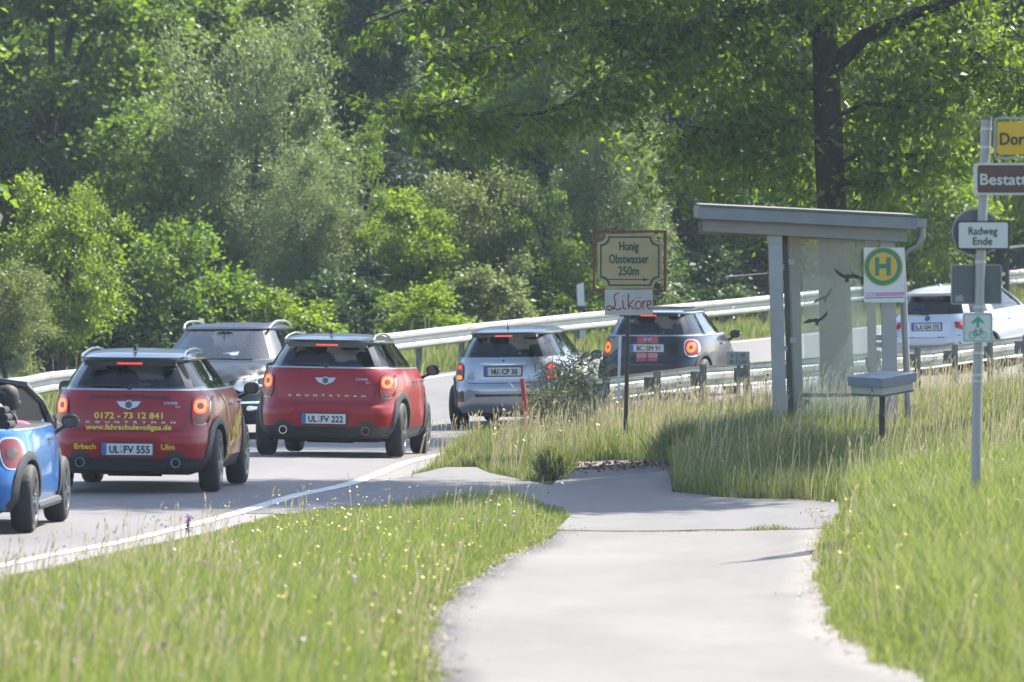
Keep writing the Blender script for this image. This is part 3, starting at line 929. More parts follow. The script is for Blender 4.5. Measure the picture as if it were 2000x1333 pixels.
def tall_compact(label, xp, d, hd, plate, ads, sidecol):
    red = paint('red_paint', (0.36, 0.006, 0.016), 0.0, 0.35, 0.28, 0.2)
    roofm = mat('dark_roof_paint', (0.020, 0.026, 0.032), 0.3, coat=0.3, spec=0.3)
    c = Car('compact_car', label, rear_origin(xp, d, hd, 2.03), hd, CM_BODY, CM_GREEN, axle=1.297, wheel_r=0.327, track=0.775, paintm=red, roofm=roofm, clad_z=0.36, group='cars queuing in the lane')
    R = c.rmap
    fG = lambda off: c.rmap(off, c.G)
    # belt line chrome round the rear and sides
    c.seam('belt_trim', [(x, 1.06) for x in np.linspace(-0.70, 0.70, 25)], R(0.006), 0.018, M_SATIN)
    for sx in (-1, 1):
        c.seam('belt_trim', [(y, 1.058) for y in np.linspace(-1.6, 0.8, 24)], c.smap(0.006, sx), 0.018, M_SATIN)
    # spoiler underside light
    yb = -1.88
    m = MB()
    for k in range(14): m.box((-0.12 + k * 0.0185, yb - 0.012, 1.327), (0.013, 0.02, 0.016))
    hb = MB().box((0.0, yb - 0.004, 1.327), (0.29, 0.02, 0.028)).build('brake_light_housing', M_LENSD, c.root)
    m.build('high_brake_light', M_HIGH, hb)
    MB().box((0, -1.80, 1.330), (0.94, 0.14, 0.055)).build('spoiler', M_GLOSSBLK, c.root)
    # tail lamps
    for sx in (-1, 1):
        cx = sx * 0.715
        l = c.patch('tail_lamp', ellipse(cx, 0.845, 0.084, 0.150, 32, 3.4), M_GLOSSBLK, R(0.012), R(-0.01), rings=5)
        c.patch('lamp_lens', ellipse(cx, 0.845, 0.074, 0.139, 32, 3.2), M_LENS, R(0.020), R(0.0), rings=5, parent=l)
        c.band('lit_ring', ellipse(cx, 0.895, 0.066, 0.080, 28, 2.6), ellipse(cx, 0.895, 0.052, 0.064, 28), M_LIT, R(0.026), R(0.01), parent=l)
        c.band('lit_core', ellipse(cx, 0.895, 0.054, 0.066, 28, 2.4), ellipse(cx, 0.895, 0.031, 0.034, 28), M_LITY, R(0.028), R(0.01), parent=l)
        c.patch('lamp_centre', ellipse(cx, 0.895, 0.030, 0.032, 20), M_LENS, R(0.030), R(0.01), rings=2, parent=l)
        c.patch('reverse_lens', ellipse(cx, 0.752, 0.030, 0.031, 20), M_GREYLENS, R(0.026), R(0.01), rings=2, parent=l)
    emblem(c, 0, 0.905, 0.25, R)
    # tailgate joint
    pts = [(-0.60, 1.04), (-0.60, 0.80), (-0.585, 0.70), (-0.555, 0.655), (-0.50, 0.635)] + [(x, 0.632) for x in np.linspace(-0.4, 0.4, 9)] + [(0.50, 0.635), (0.555, 0.655), (0.585, 0.70), (0.60, 0.80), (0.60, 1.04)]
    c.seam('tailgate_joint', pts, R(0.002), 0.008)
    # bumper
    c.plate(0, 0.452, plate)
    for sx in (-1, 1):
        c.patch('exhaust_surround', ellipse(sx * 0.492, 0.335, 0.105, 0.095, 24, 2.6), M_DARKPL, R(0.012), R(-0.02), rings=3)
        t = MB(); y0 = c.B.rear_y(0.492, 0.31)
        ring = [(-0.03, 0.046), (-0.05, 0.050), (-0.05, 0.040), (0.05, 0.038)]
        vs, fs = [], []
        for k in range(22):
            a = 2 * math.pi * k / 22
            for dy, r in ring: vs.append((sx * 0.492 + r * math.cos(a), y0 + dy, 0.315 + r * math.sin(a)))
        for k in range(22):
            for i in range(3): fs.append((k*4 + i, k*4 + i + 1, ((k+1) % 22)*4 + i + 1, ((k+1) % 22)*4 + i))
        t.add(vs, fs); e = t.build('exhaust_tip', M_CHROME, c.root, smooth=True)
        MB().disc((sx * 0.492, y0 + 0.01, 0.315), 0.039, (0, 1, 0), 0.01, 18).build('exhaust_bore', M_WELL, e)
        c.patch('bumper_vent', [(sx * 0.80, 0.54), (sx * 0.835, 0.53), (sx * 0.815, 0.41), (sx * 0.775, 0.42)], M_INK, R(0.006), rings=2)
        c.patch('door_handle', rrect(-0.42, 0.90, 0.16, 0.028, 0.012), M_CHROME, c.smap(0.035, sx), c.smap(0.0, sx), rings=2)
        c.patch('door_handle', rrect(0.42, 0.905, 0.16, 0.028, 0.012), M_CHROME, c.smap(0.035, sx), c.smap(0.0, sx), rings=2)
        c.patch('side_scuttle', [(0.98, 0.84), (1.05, 0.84), (0.98, 0.70), (0.93, 0.72)], M_CHROME, c.smap(0.012, sx), c.smap(0.0, sx), rings=1)
        c.seam('door_joint', [(-0.88, 1.0), (-0.86, 0.8), (-0.80, 0.62), (-0.74, 0.40)], c.smap(0.003, sx), 0.008)
        c.seam('door_joint', [(0.02, 1.04), (0.02, 0.36)], c.smap(0.003, sx), 0.008)
        c.seam('door_joint', [(0.92, 1.0), (0.90, 0.40)], c.smap(0.003, sx), 0.008)
        # roof rail
        m = MB(); pts = []
        for y, z in ((-1.66, 1.385), (-1.52, 1.415), (-1.35, 1.438), (-0.9, 1.462), (-0.4, 1.460), (0.0, 1.440), (0.16, 1.405)):
            pts.append((sx * (0.515 + 0.012 * (y < -1.4)), y, z))
        m.tube(pts, 0.014, 8); m.build('roof_rail', M_SATIN, c.root, smooth=True)
    c.arches((-1.297, 1.297), 0.375, 0.455, M_DARKPL, 0.024, 0.327, 0.205)
    m = MB(); m.prism([(-0.09, 0), (0.03, 0), (0.0, 0.05), (-0.03, 0.055)], 0.03, Matrix.Translation((0, -1.42, 1.452)) @ Matrix.Rotation(math.radians(90), 4, 'Z'))
    m.tube([(0, -1.44, 1.49), (0, -1.52, 1.53)], 0.006, 6); m.build('antenna', M_GLOSSBLK, c.root)
    c.mirrors(0.72, 1.03, 0.985)
    c.seats((0.0,)); c.inner_mirror(0.50, 1.29); c.steering(0.42, 1.02)
    m = MB(); yw = lambda x, z: c.G.rear_y(x, z) - 0.02
    m.tube([(0.0, yw(0, 1.085), 1.085), (-0.18, yw(-0.18, 1.10), 1.10), (-0.40, yw(-0.4, 1.10), 1.10)], 0.012, 6)
    m.disc((0.0, yw(0, 1.085), 1.085), 0.03, (0, 1, 0), 0.03, 12); m.build('rear_wiper', M_INK, c.root)
    text_on('lettering', 'COOPER', M_SATIN, c.root, R(0.006), 0.43, 0.925, 0.026, 0.14, bold=0.001)
    text_on('lettering', 'SD', M_SATIN, c.root, R(0.006), 0.50, 0.888, 0.022, 0.05)
    text_on('lettering', 'COUNTRYMAN', M_SATIN, c.root, R(0.006), 0.02, 0.728, 0.022, 0.92, spacing=2.6, bold=0.001)
    # underbody: axle beam, silencer, exhaust
    m = MB(); m.tube([(-0.5, -1.297, 0.30), (0.5, -1.297, 0.30)], 0.05, 8); m.tube([(-0.25, -1.6, 0.235), (0.3, -1.6, 0.235)], 0.075, 10)
    m.box((0, 0, 0.2), (1.1, 2.6, 0.06)); m.build('underbody', M_WELL, c.root)
    if ads:
        text_on('lettering', '0172 - 73 12 841', M_YEL, c.root, R(0.007), 0.0, 0.797, 0.062, 0.70, bold=0.0035)
        text_on('lettering', 'www.fahrschulevollgas.de', M_YEL, c.root, R(0.007), 0.0, 0.678, 0.052, 0.88, bold=0.0035)
        text_on('lettering', 'Jetzt auch MPU-Beratung', M_NAVYTXT, c.root, R(0.007), 0.0, 0.995, 0.042, 0.84, bold=0.003)
        text_on('lettering', 'Erbach', M_YEL, c.root, R(0.007), -0.44, 0.478, 0.052, 0.225, bold=0.0035)
        text_on('lettering', 'Ulm', M_YEL, c.root, R(0.007), 0.415, 0.478, 0.056, 0.135, bold=0.0035)
        S = c.smap(0.006, 1)
        tr = lambda y, z, e=0: S(y, z)
        text_on('lettering', 'Vollgas', M_YEL, c.root, lambda x, z, e=0: S(x, z + 0.25 * (x - 0.1)), 0.0, 0.70, 0.20, 1.35, bold=0.012)
        text_on('lettering', 'Fahrschule', M_YEL, c.root, lambda x, z, e=0: S(x, z + 0.25 * (x - 0.1)), 0.0, 0.50, 0.12, 1.2, bold=0.008)
        c.seam('side_flash', [(-0.95, 1.0), (-0.80, 0.93), (-0.72, 0.84), (-0.6, 0.70)], S, 0.05, M_YEL)
    return c

def person(label, parent_car, x, y, z, cloth, hairc, skin=(0.45, 0.26, 0.18)):
    """seated figure, one continuous body grown round a jointed skeleton; hips at (x, y, z) in the car's frame"""
    V = [(0, 0, 0), (0, -0.04, 0.14), (0, -0.10, 0.34), (0, -0.12, 0.50), (0, -0.11, 0.585), (0, -0.095, 0.66), (0, -0.085, 0.74), (0, -0.09, 0.80),
         (-0.19, -0.11, 0.50), (-0.24, 0.05, 0.27), (-0.16, 0.33, 0.33), (-0.13, 0.42, 0.36), (0.19, -0.11, 0.50), (0.24, 0.05, 0.27), (0.16, 0.33, 0.33), (0.13, 0.42, 0.36),
         (-0.10, 0.03, 0.0), (-0.13, 0.45, 0.06), (-0.13, 0.62, -0.28), (0.10, 0.03, 0.0), (0.13, 0.45, 0.06), (0.13, 0.62, -0.28)]
    E = [(0, 1), (1, 2), (2, 3), (3, 4), (4, 5), (5, 6), (6, 7), (3, 8), (8, 9), (9, 10), (10, 11), (3, 12), (12, 13), (13, 14), (14, 15), (0, 16), (16, 17), (17, 18), (0, 19), (19, 20), (20, 21)]
    Rr = [0.15, 0.14, 0.15, 0.11, 0.055, 0.085, 0.10, 0.075, 0.075, 0.05, 0.036, 0.03, 0.075, 0.05, 0.036, 0.03, 0.09, 0.07, 0.05, 0.09, 0.07, 0.05]
    me = bpy.data.meshes.new('person'); me.from_pydata(V, E, [])
    ob = link(bpy.data.objects.new('person', me))
    sk = ob.modifiers.new('s', 'SKIN'); ob.modifiers.new('u', 'SUBSURF').levels = 1
    for i, sv in enumerate(me.skin_vertices[0].data):
        sv.radius = (Rr[i], Rr[i] * (0.78 if i in (1, 2, 3) else 1.0)); sv.use_root = (i == 0)
    dg = bpy.context.evaluated_depsgraph_get()
    m2 = bpy.data.meshes.new_from_object(ob.evaluated_get(dg))
    bpy.data.objects.remove(ob)
    m2.materials.clear(); m2.materials.append(cloth); m2.materials.append(mat('skin', skin, 0.5))
    for p in m2.polygons:
        p.use_smooth = True
        c = p.center
        p.material_index = 1 if (c.z > 0.565 or (c.y > 0.36 and c.z > 0.25)) else 0
    o = link(bpy.data.objects.new('person', m2))
    mw = parent_car.root.matrix_world @ Matrix.Translation((x, y, z))
    o.matrix_world = mw
    tag(o, label, 'person', 'people in the cars')
    h = MB(); n = 14
    vs, fs = [(0, -0.10, 0.905)], []
    for i, (zz, r) in enumerate(((0.895, 0.05), (0.865, 0.095), (0.81, 0.116), (0.74, 0.118), (0.67, 0.10))):
        for k in range(n):
            a = 2 * math.pi * k / n
            yy = math.sin(a) * r; fz = zz + (0.09 * max(0, math.sin(a)) if i >= 3 else 0)
            vs.append((math.cos(a) * r * 0.92, -0.092 + yy, fz))
    for k in range(n): fs.append((0, 1 + k, 1 + (k + 1) % n))
    for i in range(4):
        for k in range(n): fs.append((1 + i*n + k, 1 + (i+1)*n + k, 1 + (i+1)*n + (k+1) % n, 1 + i*n + (k+1) % n))
    h.add(vs, fs); h.build('hair', mat('hair_%s' % hairc[0], hairc[1], 0.7), o, smooth=True)
    f = MB()
    f.tube([(0, 0.0, 0.74), (0, 0.022, 0.715), (0, 0.008, 0.70)], [0.010, 0.016, 0.012], 6)
    for sx in (-1, 1): f.tube([(sx * 0.098, -0.085, 0.755), (sx * 0.106, -0.085, 0.735), (sx * 0.10, -0.082, 0.70)], [0.012, 0.018, 0.010], 6)
    f.build('nose_and_ears', mat('skin', skin, 0.5), o, smooth=True)['kind'] = 'stuff'
    return o

D2R = math.radians
car1 = tall_compact('red compact car with yellow phone number and web address on its tailgate', 249, 78.6, D2R(4.0), ('UL', 'FV 555'), True, None)
car2 = tall_compact('plain red compact car braking behind the silver hatchback, plate ending 222', 632, 91.0, D2R(5.7), ('UL', 'FV 222'), False, None)

# ---- small three-door hatchbacks
HB_BODY = [(0.17, -1.66, 1.70, 0.68, 5, 4), (0.215, -1.76, 1.78, 0.775, 5, 4), (0.32, -1.825, 1.83, 0.825, 5, 3.6), (0.46, -1.85, 1.86, 0.842, 4.4, 3.2), (0.575, -1.85, 1.85, 0.842, 4.2, 3.0),
           (0.605, -1.825, 1.84, 0.842, 4.2, 3.0), (0.635, -1.80, 1.83, 0.842, 4.2, 3.0), (0.76, -1.785, 1.78, 0.836, 4.1, 3.0), (0.86, -1.765, 1.62, 0.822, 4.0, 3.0), (0.92, -1.745, 1.30, 0.808, 4.0, 3.1), (0.985, -1.715, 0.92, 0.778, 3.9, 3.5)]
HB_GREEN = [(0.985, -1.705, 0.91, 0.7382, 3.7, 4.0, 'w'), (1.08, -1.665, 0.74, 0.6910, 3.7, 4.0, 'w'), (1.20, -1.60, 0.55, 0.6224, 3.7, 4.0, 'w'), (1.315, -1.52, 0.34, 0.5558, 3.7, 4.0, 'w'), (1.300, -1.58, 0.35, 0.5664, 4.0, 4.0, 'r'), (1.318, -1.67, 0.36, 0.5735, 4.2, 4.0, 'r'), (1.338, -1.655, 0.35, 0.5682, 4.2, 4.0, 'r'), (1.368, -1.48, 0.24, 0.5310, 3.9, 3.6, 'r'), (1.392, -1.15, 0.0, 0.4425, 3.6, 3.2, 'r')]

def hatch(label, xp, d, hd, plate, plate_z, pm, roofm, mirror_m):
    c = Car('hatchback_car', label, rear_origin(xp, d, hd, 1.80), hd, HB_BODY, HB_GREEN, axle=1.233, wheel_r=0.308, track=0.735, paintm=pm, roofm=roofm, clad_z=0.215, group='cars queuing in the lane')
    R = c.rmap
    yb = -1.665
    m = MB()
    for k in range(14): m.box((-0.115 + k * 0.0178, yb - 0.012, 1.288), (0.013, 0.02, 0.016))
    hb = MB().box((0.0, yb - 0.004, 1.288), (0.28, 0.02, 0.028)).build('brake_light_housing', M_LENSD, c.root)
    m.build('high_brake_light', M_HIGH, hb)
    MB().box((0, -1.58, 1.293), (0.92, 0.15, 0.04)).build('spoiler', M_GLOSSBLK, c.root)
    c.seam('belt_trim', [(x, 0.98) for x in np.linspace(-0.70, 0.70, 23)], R(0.006), 0.016, M_SATIN)
    for sx in (-1, 1):
        c.seam('belt_trim', [(y, 0.978) for y in np.linspace(-1.45, 0.75, 22)], c.smap(0.006, sx), 0.016, M_SATIN)
        c.patch('door_handle', rrect(-0.02, 0.83, 0.16, 0.028, 0.012), M_CHROME, c.smap(0.035, sx), c.smap(0.0, sx), rings=2)
        c.seam('door_joint', [(-0.22, 0.96), (-0.22, 0.5), (-0.30, 0.26)], c.smap(0.003, sx), 0.008)
        c.seam('door_joint', [(0.92, 0.94), (0.90, 0.30)], c.smap(0.003, sx), 0.008)
    pts = [(-0.58, 0.96), (-0.59, 0.80), (-0.575, 0.70), (-0.54, 0.655), (-0.48, 0.635)] + [(x, 0.632) for x in np.linspace(-0.4, 0.4, 9)] + [(0.48, 0.635), (0.54, 0.655), (0.575, 0.70), (0.59, 0.80), (0.58, 0.96)]
    c.seam('tailgate_joint', pts, R(0.002), 0.008)
    c.plate(0, plate_z, plate)
    c.arches((-1.233, 1.233), 0.355, 0.42, M_DARKPL, 0.020, 0.308, 0.19)
    m = MB(); m.tube([(0, -1.33, 1.385), (0, -1.34, 1.41)], 0.016, 8); m.tube([(0, -1.34, 1.405), (0, -1.52, 1.62)], 0.0045, 6); m.build('antenna', M_GLOSSBLK, c.root)
    c.mirrors(0.60, 0.955, 0.925, mirror_m)
    c.seats((-0.05,), z=0.97); c.inner_mirror(0.48, 1.22); c.steering(0.36, 0.95)
    m = MB(); m.tube([(-0.5, -1.233, 0.28), (0.5, -1.233, 0.28)], 0.05, 8); m.tube([(-0.25, -1.5, 0.215), (0.25, -1.5, 0.215)], 0.07, 10); m.box((0, 0, 0.18), (1.05, 2.4, 0.06)); m.build('underbody', M_WELL, c.root)
    return c

silver_p = paint('silver_paint', (0.50, 0.52, 0.56), 0.55, 0.32)
roofdk = mat('dark_blue_roof', (0.018, 0.030, 0.038), 0.3, coat=0.3, spec=0.3)
hb1 = hatch('silver hatchback with black roof and a dark slot in its rear bumper', 984, 107.6, D2R(10.5), ('NU', 'CP 30'), 0.795, silver_p, roofdk, M_GLOSSBLK)
R = hb1.rmap
hb1.patch('tailgate_handle', [(-0.34, 0.895), (-0.33, 0.915), (-0.28, 0.922), (0.28, 0.922), (0.33, 0.915), (0.34, 0.895), (0.28, 0.882), (-0.28, 0.882)], M_CHROME, R(0.03), R(0.0), rings=2)
for sx in (-1, 1):
    l = hb1.patch('tail_lamp', [(sx * (0.655 + a), 0.79 + b) for a, b in ellipse(0, 0, 0.075, 0.125, 30, 3.0)], M_GREYLENS, R(0.012), R(-0.01), rings=5)
    hb1.patch('lamp_lens', ellipse(sx * 0.655, 0.79, 0.064, 0.113, 30, 2.8), M_LENS, R(0.02), R(0.0), rings=4, parent=l)
    hb1.patch('lit_core', ellipse(sx * 0.655, 0.855, 0.044, 0.030, 20, 2.4), M_LIT, R(0.027), R(0.01), rings=2, parent=l)
    hb1.patch('lit_core', ellipse(sx * 0.655, 0.715, 0.052, 0.028, 20, 2.6), M_LITY if sx < 0 else M_LIT, R(0.027), R(0.01), rings=2, parent=l)
    hb1.band('lamp_ring', ellipse(sx * 0.655, 0.79, 0.036, 0.038, 20), ellipse(sx * 0.655, 0.79, 0.024, 0.026, 20), M_GREYLENS, R(0.027), R(0.01), parent=l)
    v = hb1.patch('bumper_vent', rrect(sx * 0.645, 0.452, 0.15, 0.16, 0.025), M_INK, R(0.006), R(-0.02), rings=3)
    hb1.patch('fog_lens', rrect(sx * 0.645, 0.395, 0.13, 0.04, 0.012), M_LENS, R(0.012), R(0.0), rings=2, parent=v)
hb1.patch('bumper_slot', rrect(0, 0.462, 0.80, 0.045, 0.02), M_INK, R(0.004), rings=3)
hb1.seam('bumper_crease', [(x, 0.305) for x in np.linspace(-0.5, 0.5, 15)], R(0.006), 0.02, silver_p)
hb1.patch('tailgate_badge', ellipse(0.0, 0.945, 0.016, 0.016, 14), M_INK, R(0.006), rings=1)
st = hb1.patch('sticker', ellipse(-0.455, 0.72, 0.022, 0.04, 16), M_SATIN, R(0.005), rings=1)
for a in (-0.02, 0, 0.02): hb1.seam('sticker', [(-0.455 + a * 0.5, 0.755), (-0.455 + a * 1.6, 0.80)], R(0.005), 0.008, M_SATIN)

navy_p = paint('black_plum_paint', (0.014, 0.010, 0.020), 0.0, 0.3, 0.35, 0.3)
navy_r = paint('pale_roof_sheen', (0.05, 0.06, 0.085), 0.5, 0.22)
hb2 = hatch('black hatchback with two red stripes on its tailgate behind the honey sign', 1264, 118.0, D2R(12.5), ('BC', 'SM 91'), 0.79, navy_p, navy_r, M_GLOSSBLK)
R = hb2.rmap
M_STRIPE = paint('red_stripe', (0.52, 0.035, 0.02), 0.0, 0.35)
for x0, x1 in ((-0.165, -0.012), (0.012, 0.165)):
    for z0, z1 in ((0.865, 0.965), (0.64, 0.715), (0.59, 0.632)):
        hb2.patch('red_stripe', rrect((x0 + x1) / 2, (z0 + z1) / 2, x1 - x0, z1 - z0, 0.006), M_STRIPE, R(0.004), rings=2)
emblem(hb2, 0, 0.92, 0.13, R)
for sx in (-1, 1):
    l = hb2.patch('tail_lamp', [(sx * (0.655 + a - 0.018 * b / 0.13), 0.79 + b) for a, b in ellipse(0, 0, 0.096, 0.137, 30, 2.8)], M_CHROME, R(0.012), R(-0.01), rings=5)
    hb2.patch('lamp_lens', [(sx * (0.655 + a - 0.018 * b / 0.13), 0.79 + b) for a, b in ellipse(0, 0, 0.080, 0.120, 30, 2.7)], M_LENS, R(0.02), R(0.0), rings=4, parent=l)
    hb2.band('lit_ring', ellipse(sx * 0.652, 0.80, 0.062, 0.088, 26, 2.3), ellipse(sx * 0.652, 0.80, 0.05, 0.074, 26), M_LIT, R(0.027), R(0.01), parent=l)
    hb2.band('lit_core', ellipse(sx * 0.652, 0.80, 0.052, 0.076, 26, 2.3), ellipse(sx * 0.652, 0.80, 0.026, 0.034, 26), M_LITY, R(0.029), R(0.01), parent=l)
    hb2.patch('lamp_centre', ellipse(sx * 0.652, 0.80, 0.026, 0.034, 18), M_LENS, R(0.03), R(0.01), rings=2, parent=l)
    hb2.patch('reverse_lens', ellipse(sx * 0.66, 0.69, 0.05, 0.016, 18), M_GREYLENS, R(0.026), R(0.01), rings=2, parent=l)

# ---- blue open-top car entering on the left
blue_p = paint('blue_paint', (0.004, 0.165, 0.55), 0.1, 0.3, 0.5, 0.35)
hdB = D2R(3.4)
CB_BODY = [r for r in HB_BODY[:-1]] + [(0.955, -1.725, 1.0, 0.795, 3.9, 3.4)]
cab = Car('open_top_car', 'blue open-top car with its roof folded, entering the picture beside the grass', (-5.21 + math.sin(hdB) * 1.233, 70.4 + math.cos(hdB) * 1.233), hdB, CB_BODY, None,
          axle=1.233, wheel_r=0.312, track=0.745, paintm=blue_p, clad_z=0.215, group='cars queuing in the lane')
R = cab.rmap
cab.zb = 0.955
wf = MB()      # windscreen frame
A0, A1 = Vector((0.735, 0.80, 0.95)), Vector((0.56, 0.30, 1.31))
pts = [(A0.x, A0.y, A0.z), ((A0.x + A1.x) / 2 + 0.02, (A0.y + A1.y) / 2 + 0.03, (A0.z + A1.z) / 2 + 0.03), (A1.x, A1.y, A1.z)]
full = pts + [(0.35, 0.27, 1.345), (0.0, 0.26, 1.355), (-0.35, 0.27, 1.345)] + [(-p[0], p[1], p[2]) for p in pts[::-1]]
wf.tube(full, [0.045, 0.04, 0.042, 0.036, 0.034, 0.036, 0.042, 0.04, 0.045], 10)
wf.build('windscreen_frame', M_GLOSSBLK, cab.root, smooth=True)
wg = MB(); cols_ = []
for u in np.linspace(-1, 1, 9):
    cols_.append(((0.725 * u, 0.80 + 0.10 * (1 - u * u), 0.96), (0.555 * u, 0.29 - 0.02 * (1 - u*u), 1.31 + 0.035 * (1 - u * u))))
wg.add([p for q in cols_ for p in q], [(2*i, 2*i + 2, 2*i + 3, 2*i + 1) for i in range(8)])
wg.build('windscreen', M_GLASSW, cab.root, smooth=True)
fr = MB()      # folded fabric roof stack
for k in range(3):
    fr.prism(rrect(0, 0, 1.30 - 0.05 * k, 0.07, 0.033, 4), 0.42 - 0.05 * k, Matrix.Translation((0, -1.30, 0.99 + 0.065 * k)))
fr.build('folded_roof', mat('roof_cloth', (0.015, 0.015, 0.017), 0.9), cab.root, smooth=True)
cab.seats((0.0,), z=0.93, sx=0.30); cab.inner_mirror(0.36, 1.26); cab.steering(0.36, 0.92)
for x in (-0.36, 0.36):
    h = MB(); h.tube([(x - 0.16, -0.82, 0.93), (x - 0.15, -0.82, 1.10), (x - 0.09, -0.82, 1.16), (x + 0.09, -0.82, 1.16), (x + 0.15, -0.82, 1.10), (x + 0.16, -0.82, 0.93)], 0.022, 8)
    h.build('roll_hoop', M_SATIN, cab.root, smooth=True)
for sx in (-1, 1):
    l = cab.patch('tail_lamp', [(sx * (0.675 + a - 0.03 * b / 0.15), 0.735 + b) for a, b in ellipse(0, 0, 0.098, 0.150, 30, 3.2)], M_CHROME, R(0.012), R(-0.01), rings=5)
    cab.patch('lamp_lens', [(sx * (0.675 + a - 0.03 * b / 0.15), 0.735 + b) for a, b in ellipse(0, 0, 0.083, 0.135, 30, 3.0)], mat('lamp_red_dull', (0.26, 0.02, 0.03), 0.25, coat=0.25, spec=0.3), R(0.02), R(0.0), rings=4, parent=l)
    cab.patch('reverse_lens', ellipse(sx * 0.675, 0.74, 0.042, 0.048, 20), M_GREYLENS, R(0.027), R(0.01), rings=2, parent=l)
    cab.patch('door_handle', rrect(-0.02, 0.825, 0.17, 0.03, 0.013), M_CHROME, cab.smap(0.04, sx), cab.smap(0.0, sx), rings=2)
    cab.patch('side_scuttle', [(1.00, 0.80), (1.10, 0.79), (1.06, 0.70), (0.97, 0.72)], M_CHROME, cab.smap(0.012, sx), cab.smap(0.0, sx), rings=1)
    cab.seam('door_joint', [(-0.22, 0.93), (-0.22, 0.5), (-0.30, 0.26)], cab.smap(0.003, sx), 0.008)
    cab.seam('door_joint', [(0.92, 0.90), (0.90, 0.30)], cab.smap(0.003, sx), 0.008)
    cab.seam('belt_trim', [(y, 0.945) for y in np.linspace(-1.45, 0.78, 22)], cab.smap(0.006, sx), 0.016, M_SATIN)
    m = MB(); m.tube([(sx * 0.80, -0.85, 0.225), (sx * 0.80, 0.85, 0.225)], 0.045, 8); m.build('sill', M_SATIN if False else M_DARKPL, cab.root, smooth=True)
cab.plate(0, 0.70, ('UL', 'FV 333')) if False else None
cab.arches((-1.233, 1.233), 0.358, 0.435, M_DARKPL, 0.024, 0.312, 0.19)
cab.mirrors(0.66, 0.965, 0.95)
cab.patch('lower_bumper', [(-0.75, 0.21), (0.75, 0.21), (0.80, 0.30), (0.55, 0.34), (-0.55, 0.34), (-0.80, 0.30)], M_DARKPL, R(0.01), R(-0.01), rings=3)

# ---- white estate car far right
white_p = paint('white_paint', (0.66, 0.68, 0.74), 0.2, 0.3)
ES_BODY = [(0.18, -1.98, 2.0, 0.70, 5, 4), (0.24, -2.10, 2.10, 0.83, 5, 4), (0.36, -2.19, 2.18, 0.885, 5, 3.6), (0.52, -2.225, 2.22, 0.90, 4.4, 3.2), (0.64, -2.22, 2.21, 0.90, 4.2, 3.0),
           (0.665, -2.18, 2.2, 0.90, 4.2, 3.0), (0.80, -2.15, 2.14, 0.896, 4.0, 3.0), (0.90, -2.13, 1.95, 0.886, 3.9, 3.0), (0.97, -2.10, 1.55, 0.87, 3.8, 3.0), (1.03, -2.06, 1.05, 0.835, 3.8, 3.4)]
ES_GREEN = [(1.03, -2.05, 1.04, 0.7954, 3.6, 4.0, 'w'), (1.15, -1.98, 0.80, 0.7376, 3.6, 4.0, 'w'), (1.28, -1.88, 0.52, 0.6665, 3.6, 4.0, 'w'), (1.40, -1.77, 0.25, 0.5940, 3.6, 4.0, 'w'), (1.385, -1.85, 0.26, 0.6030, 4.0, 4.0, 'r'), (1.402, -1.93, 0.27, 0.6120, 4.2, 4.0, 'r'), (1.42, -1.92, 0.26, 0.6075, 4.2, 4.0, 'r'), (1.46, -1.68, 0.14, 0.5580, 3.8, 3.6, 'r'), (1.49, -1.25, -0.1, 0.4500, 3.5, 3.2, 'r')]
hdE = D2R(24)
est = Car('estate_car', 'white estate car with dark rear window passing behind the bus stop', rear_origin(1814, 129.5, hdE, 2.12), hdE, ES_BODY, ES_GREEN, axle=1.38, wheel_r=0.325, track=0.78,
          paintm=white_p, roofm=white_p, clad_z=0.24, group='cars queuing in the lane', gyr={'pillar': white_p, 'rear_glass': M_GLASSD})
R = est.rmap
est.plate(0, 0.84, ('LI', 'GH 175'))
est.patch('bumper_grey', [(-0.78, 0.30), (0.78, 0.30), (0.83, 0.50), (0.6, 0.58), (-0.6, 0.58), (-0.83, 0.50)], mat('grey_bumper', (0.30, 0.31, 0.34), 0.5), R(0.006), R(-0.01), rings=4)
est.seam('tailgate_crease', [(-0.66, 0.72), (-0.55, 0.675), (-0.3, 0.655), (0.3, 0.655), (0.55, 0.675), (0.66, 0.72)], R(0.003), 0.012)
o_ = est.patch('emblem', ellipse(0, 0.985, 0.038, 0.038, 18), mat('roundel_blue', (0.05, 0.16, 0.45), 0.3), R(0.012), R(0.0), rings=1)
est.band('emblem_ring', ellipse(0, 0.985, 0.042, 0.042, 18), ellipse(0, 0.985, 0.028, 0.028, 18), M_INK, R(0.014), R(0.0), parent=o_)
for sx in (-1, 1):
    l = est.patch('tail_lamp', [(sx * x, z) for x, z in ((0.48, 0.92), (0.70, 0.945), (0.84, 0.93), (0.855, 0.84), (0.80, 0.775), (0.62, 0.775), (0.50, 0.82))], M_LENS, R(0.014), R(-0.01), rings=5)
    est.patch('lit_core', [(sx * x, z) for x, z in ((0.56, 0.895), (0.76, 0.91), (0.80, 0.87), (0.58, 0.85))], mat('tail_glow', (0.7, 0.04, 0.03), 0.3, emit=(1, 0.06, 0.04), estr=0.5), R(0.02), R(0.0), rings=3, parent=l)
    est.patch('door_handle', rrect(-0.45, 0.88, 0.18, 0.03, 0.013), white_p, est.smap(0.03, sx), est.smap(0.0, sx), rings=2)
    est.patch('door_handle', rrect(0.45, 0.87, 0.18, 0.03, 0.013), white_p, est.smap(0.03, sx), est.smap(0.0, sx), rings=2)
    est.seam('door_joint', [(-0.15, 1.0), (-0.15, 0.35)], est.smap(0.003, sx), 0.008)
    est.seam('body_crease', [(y, 0.86 - 0.03 * y) for y in np.linspace(-1.7, 1.5, 20)], est.smap(0.003, sx), 0.010)
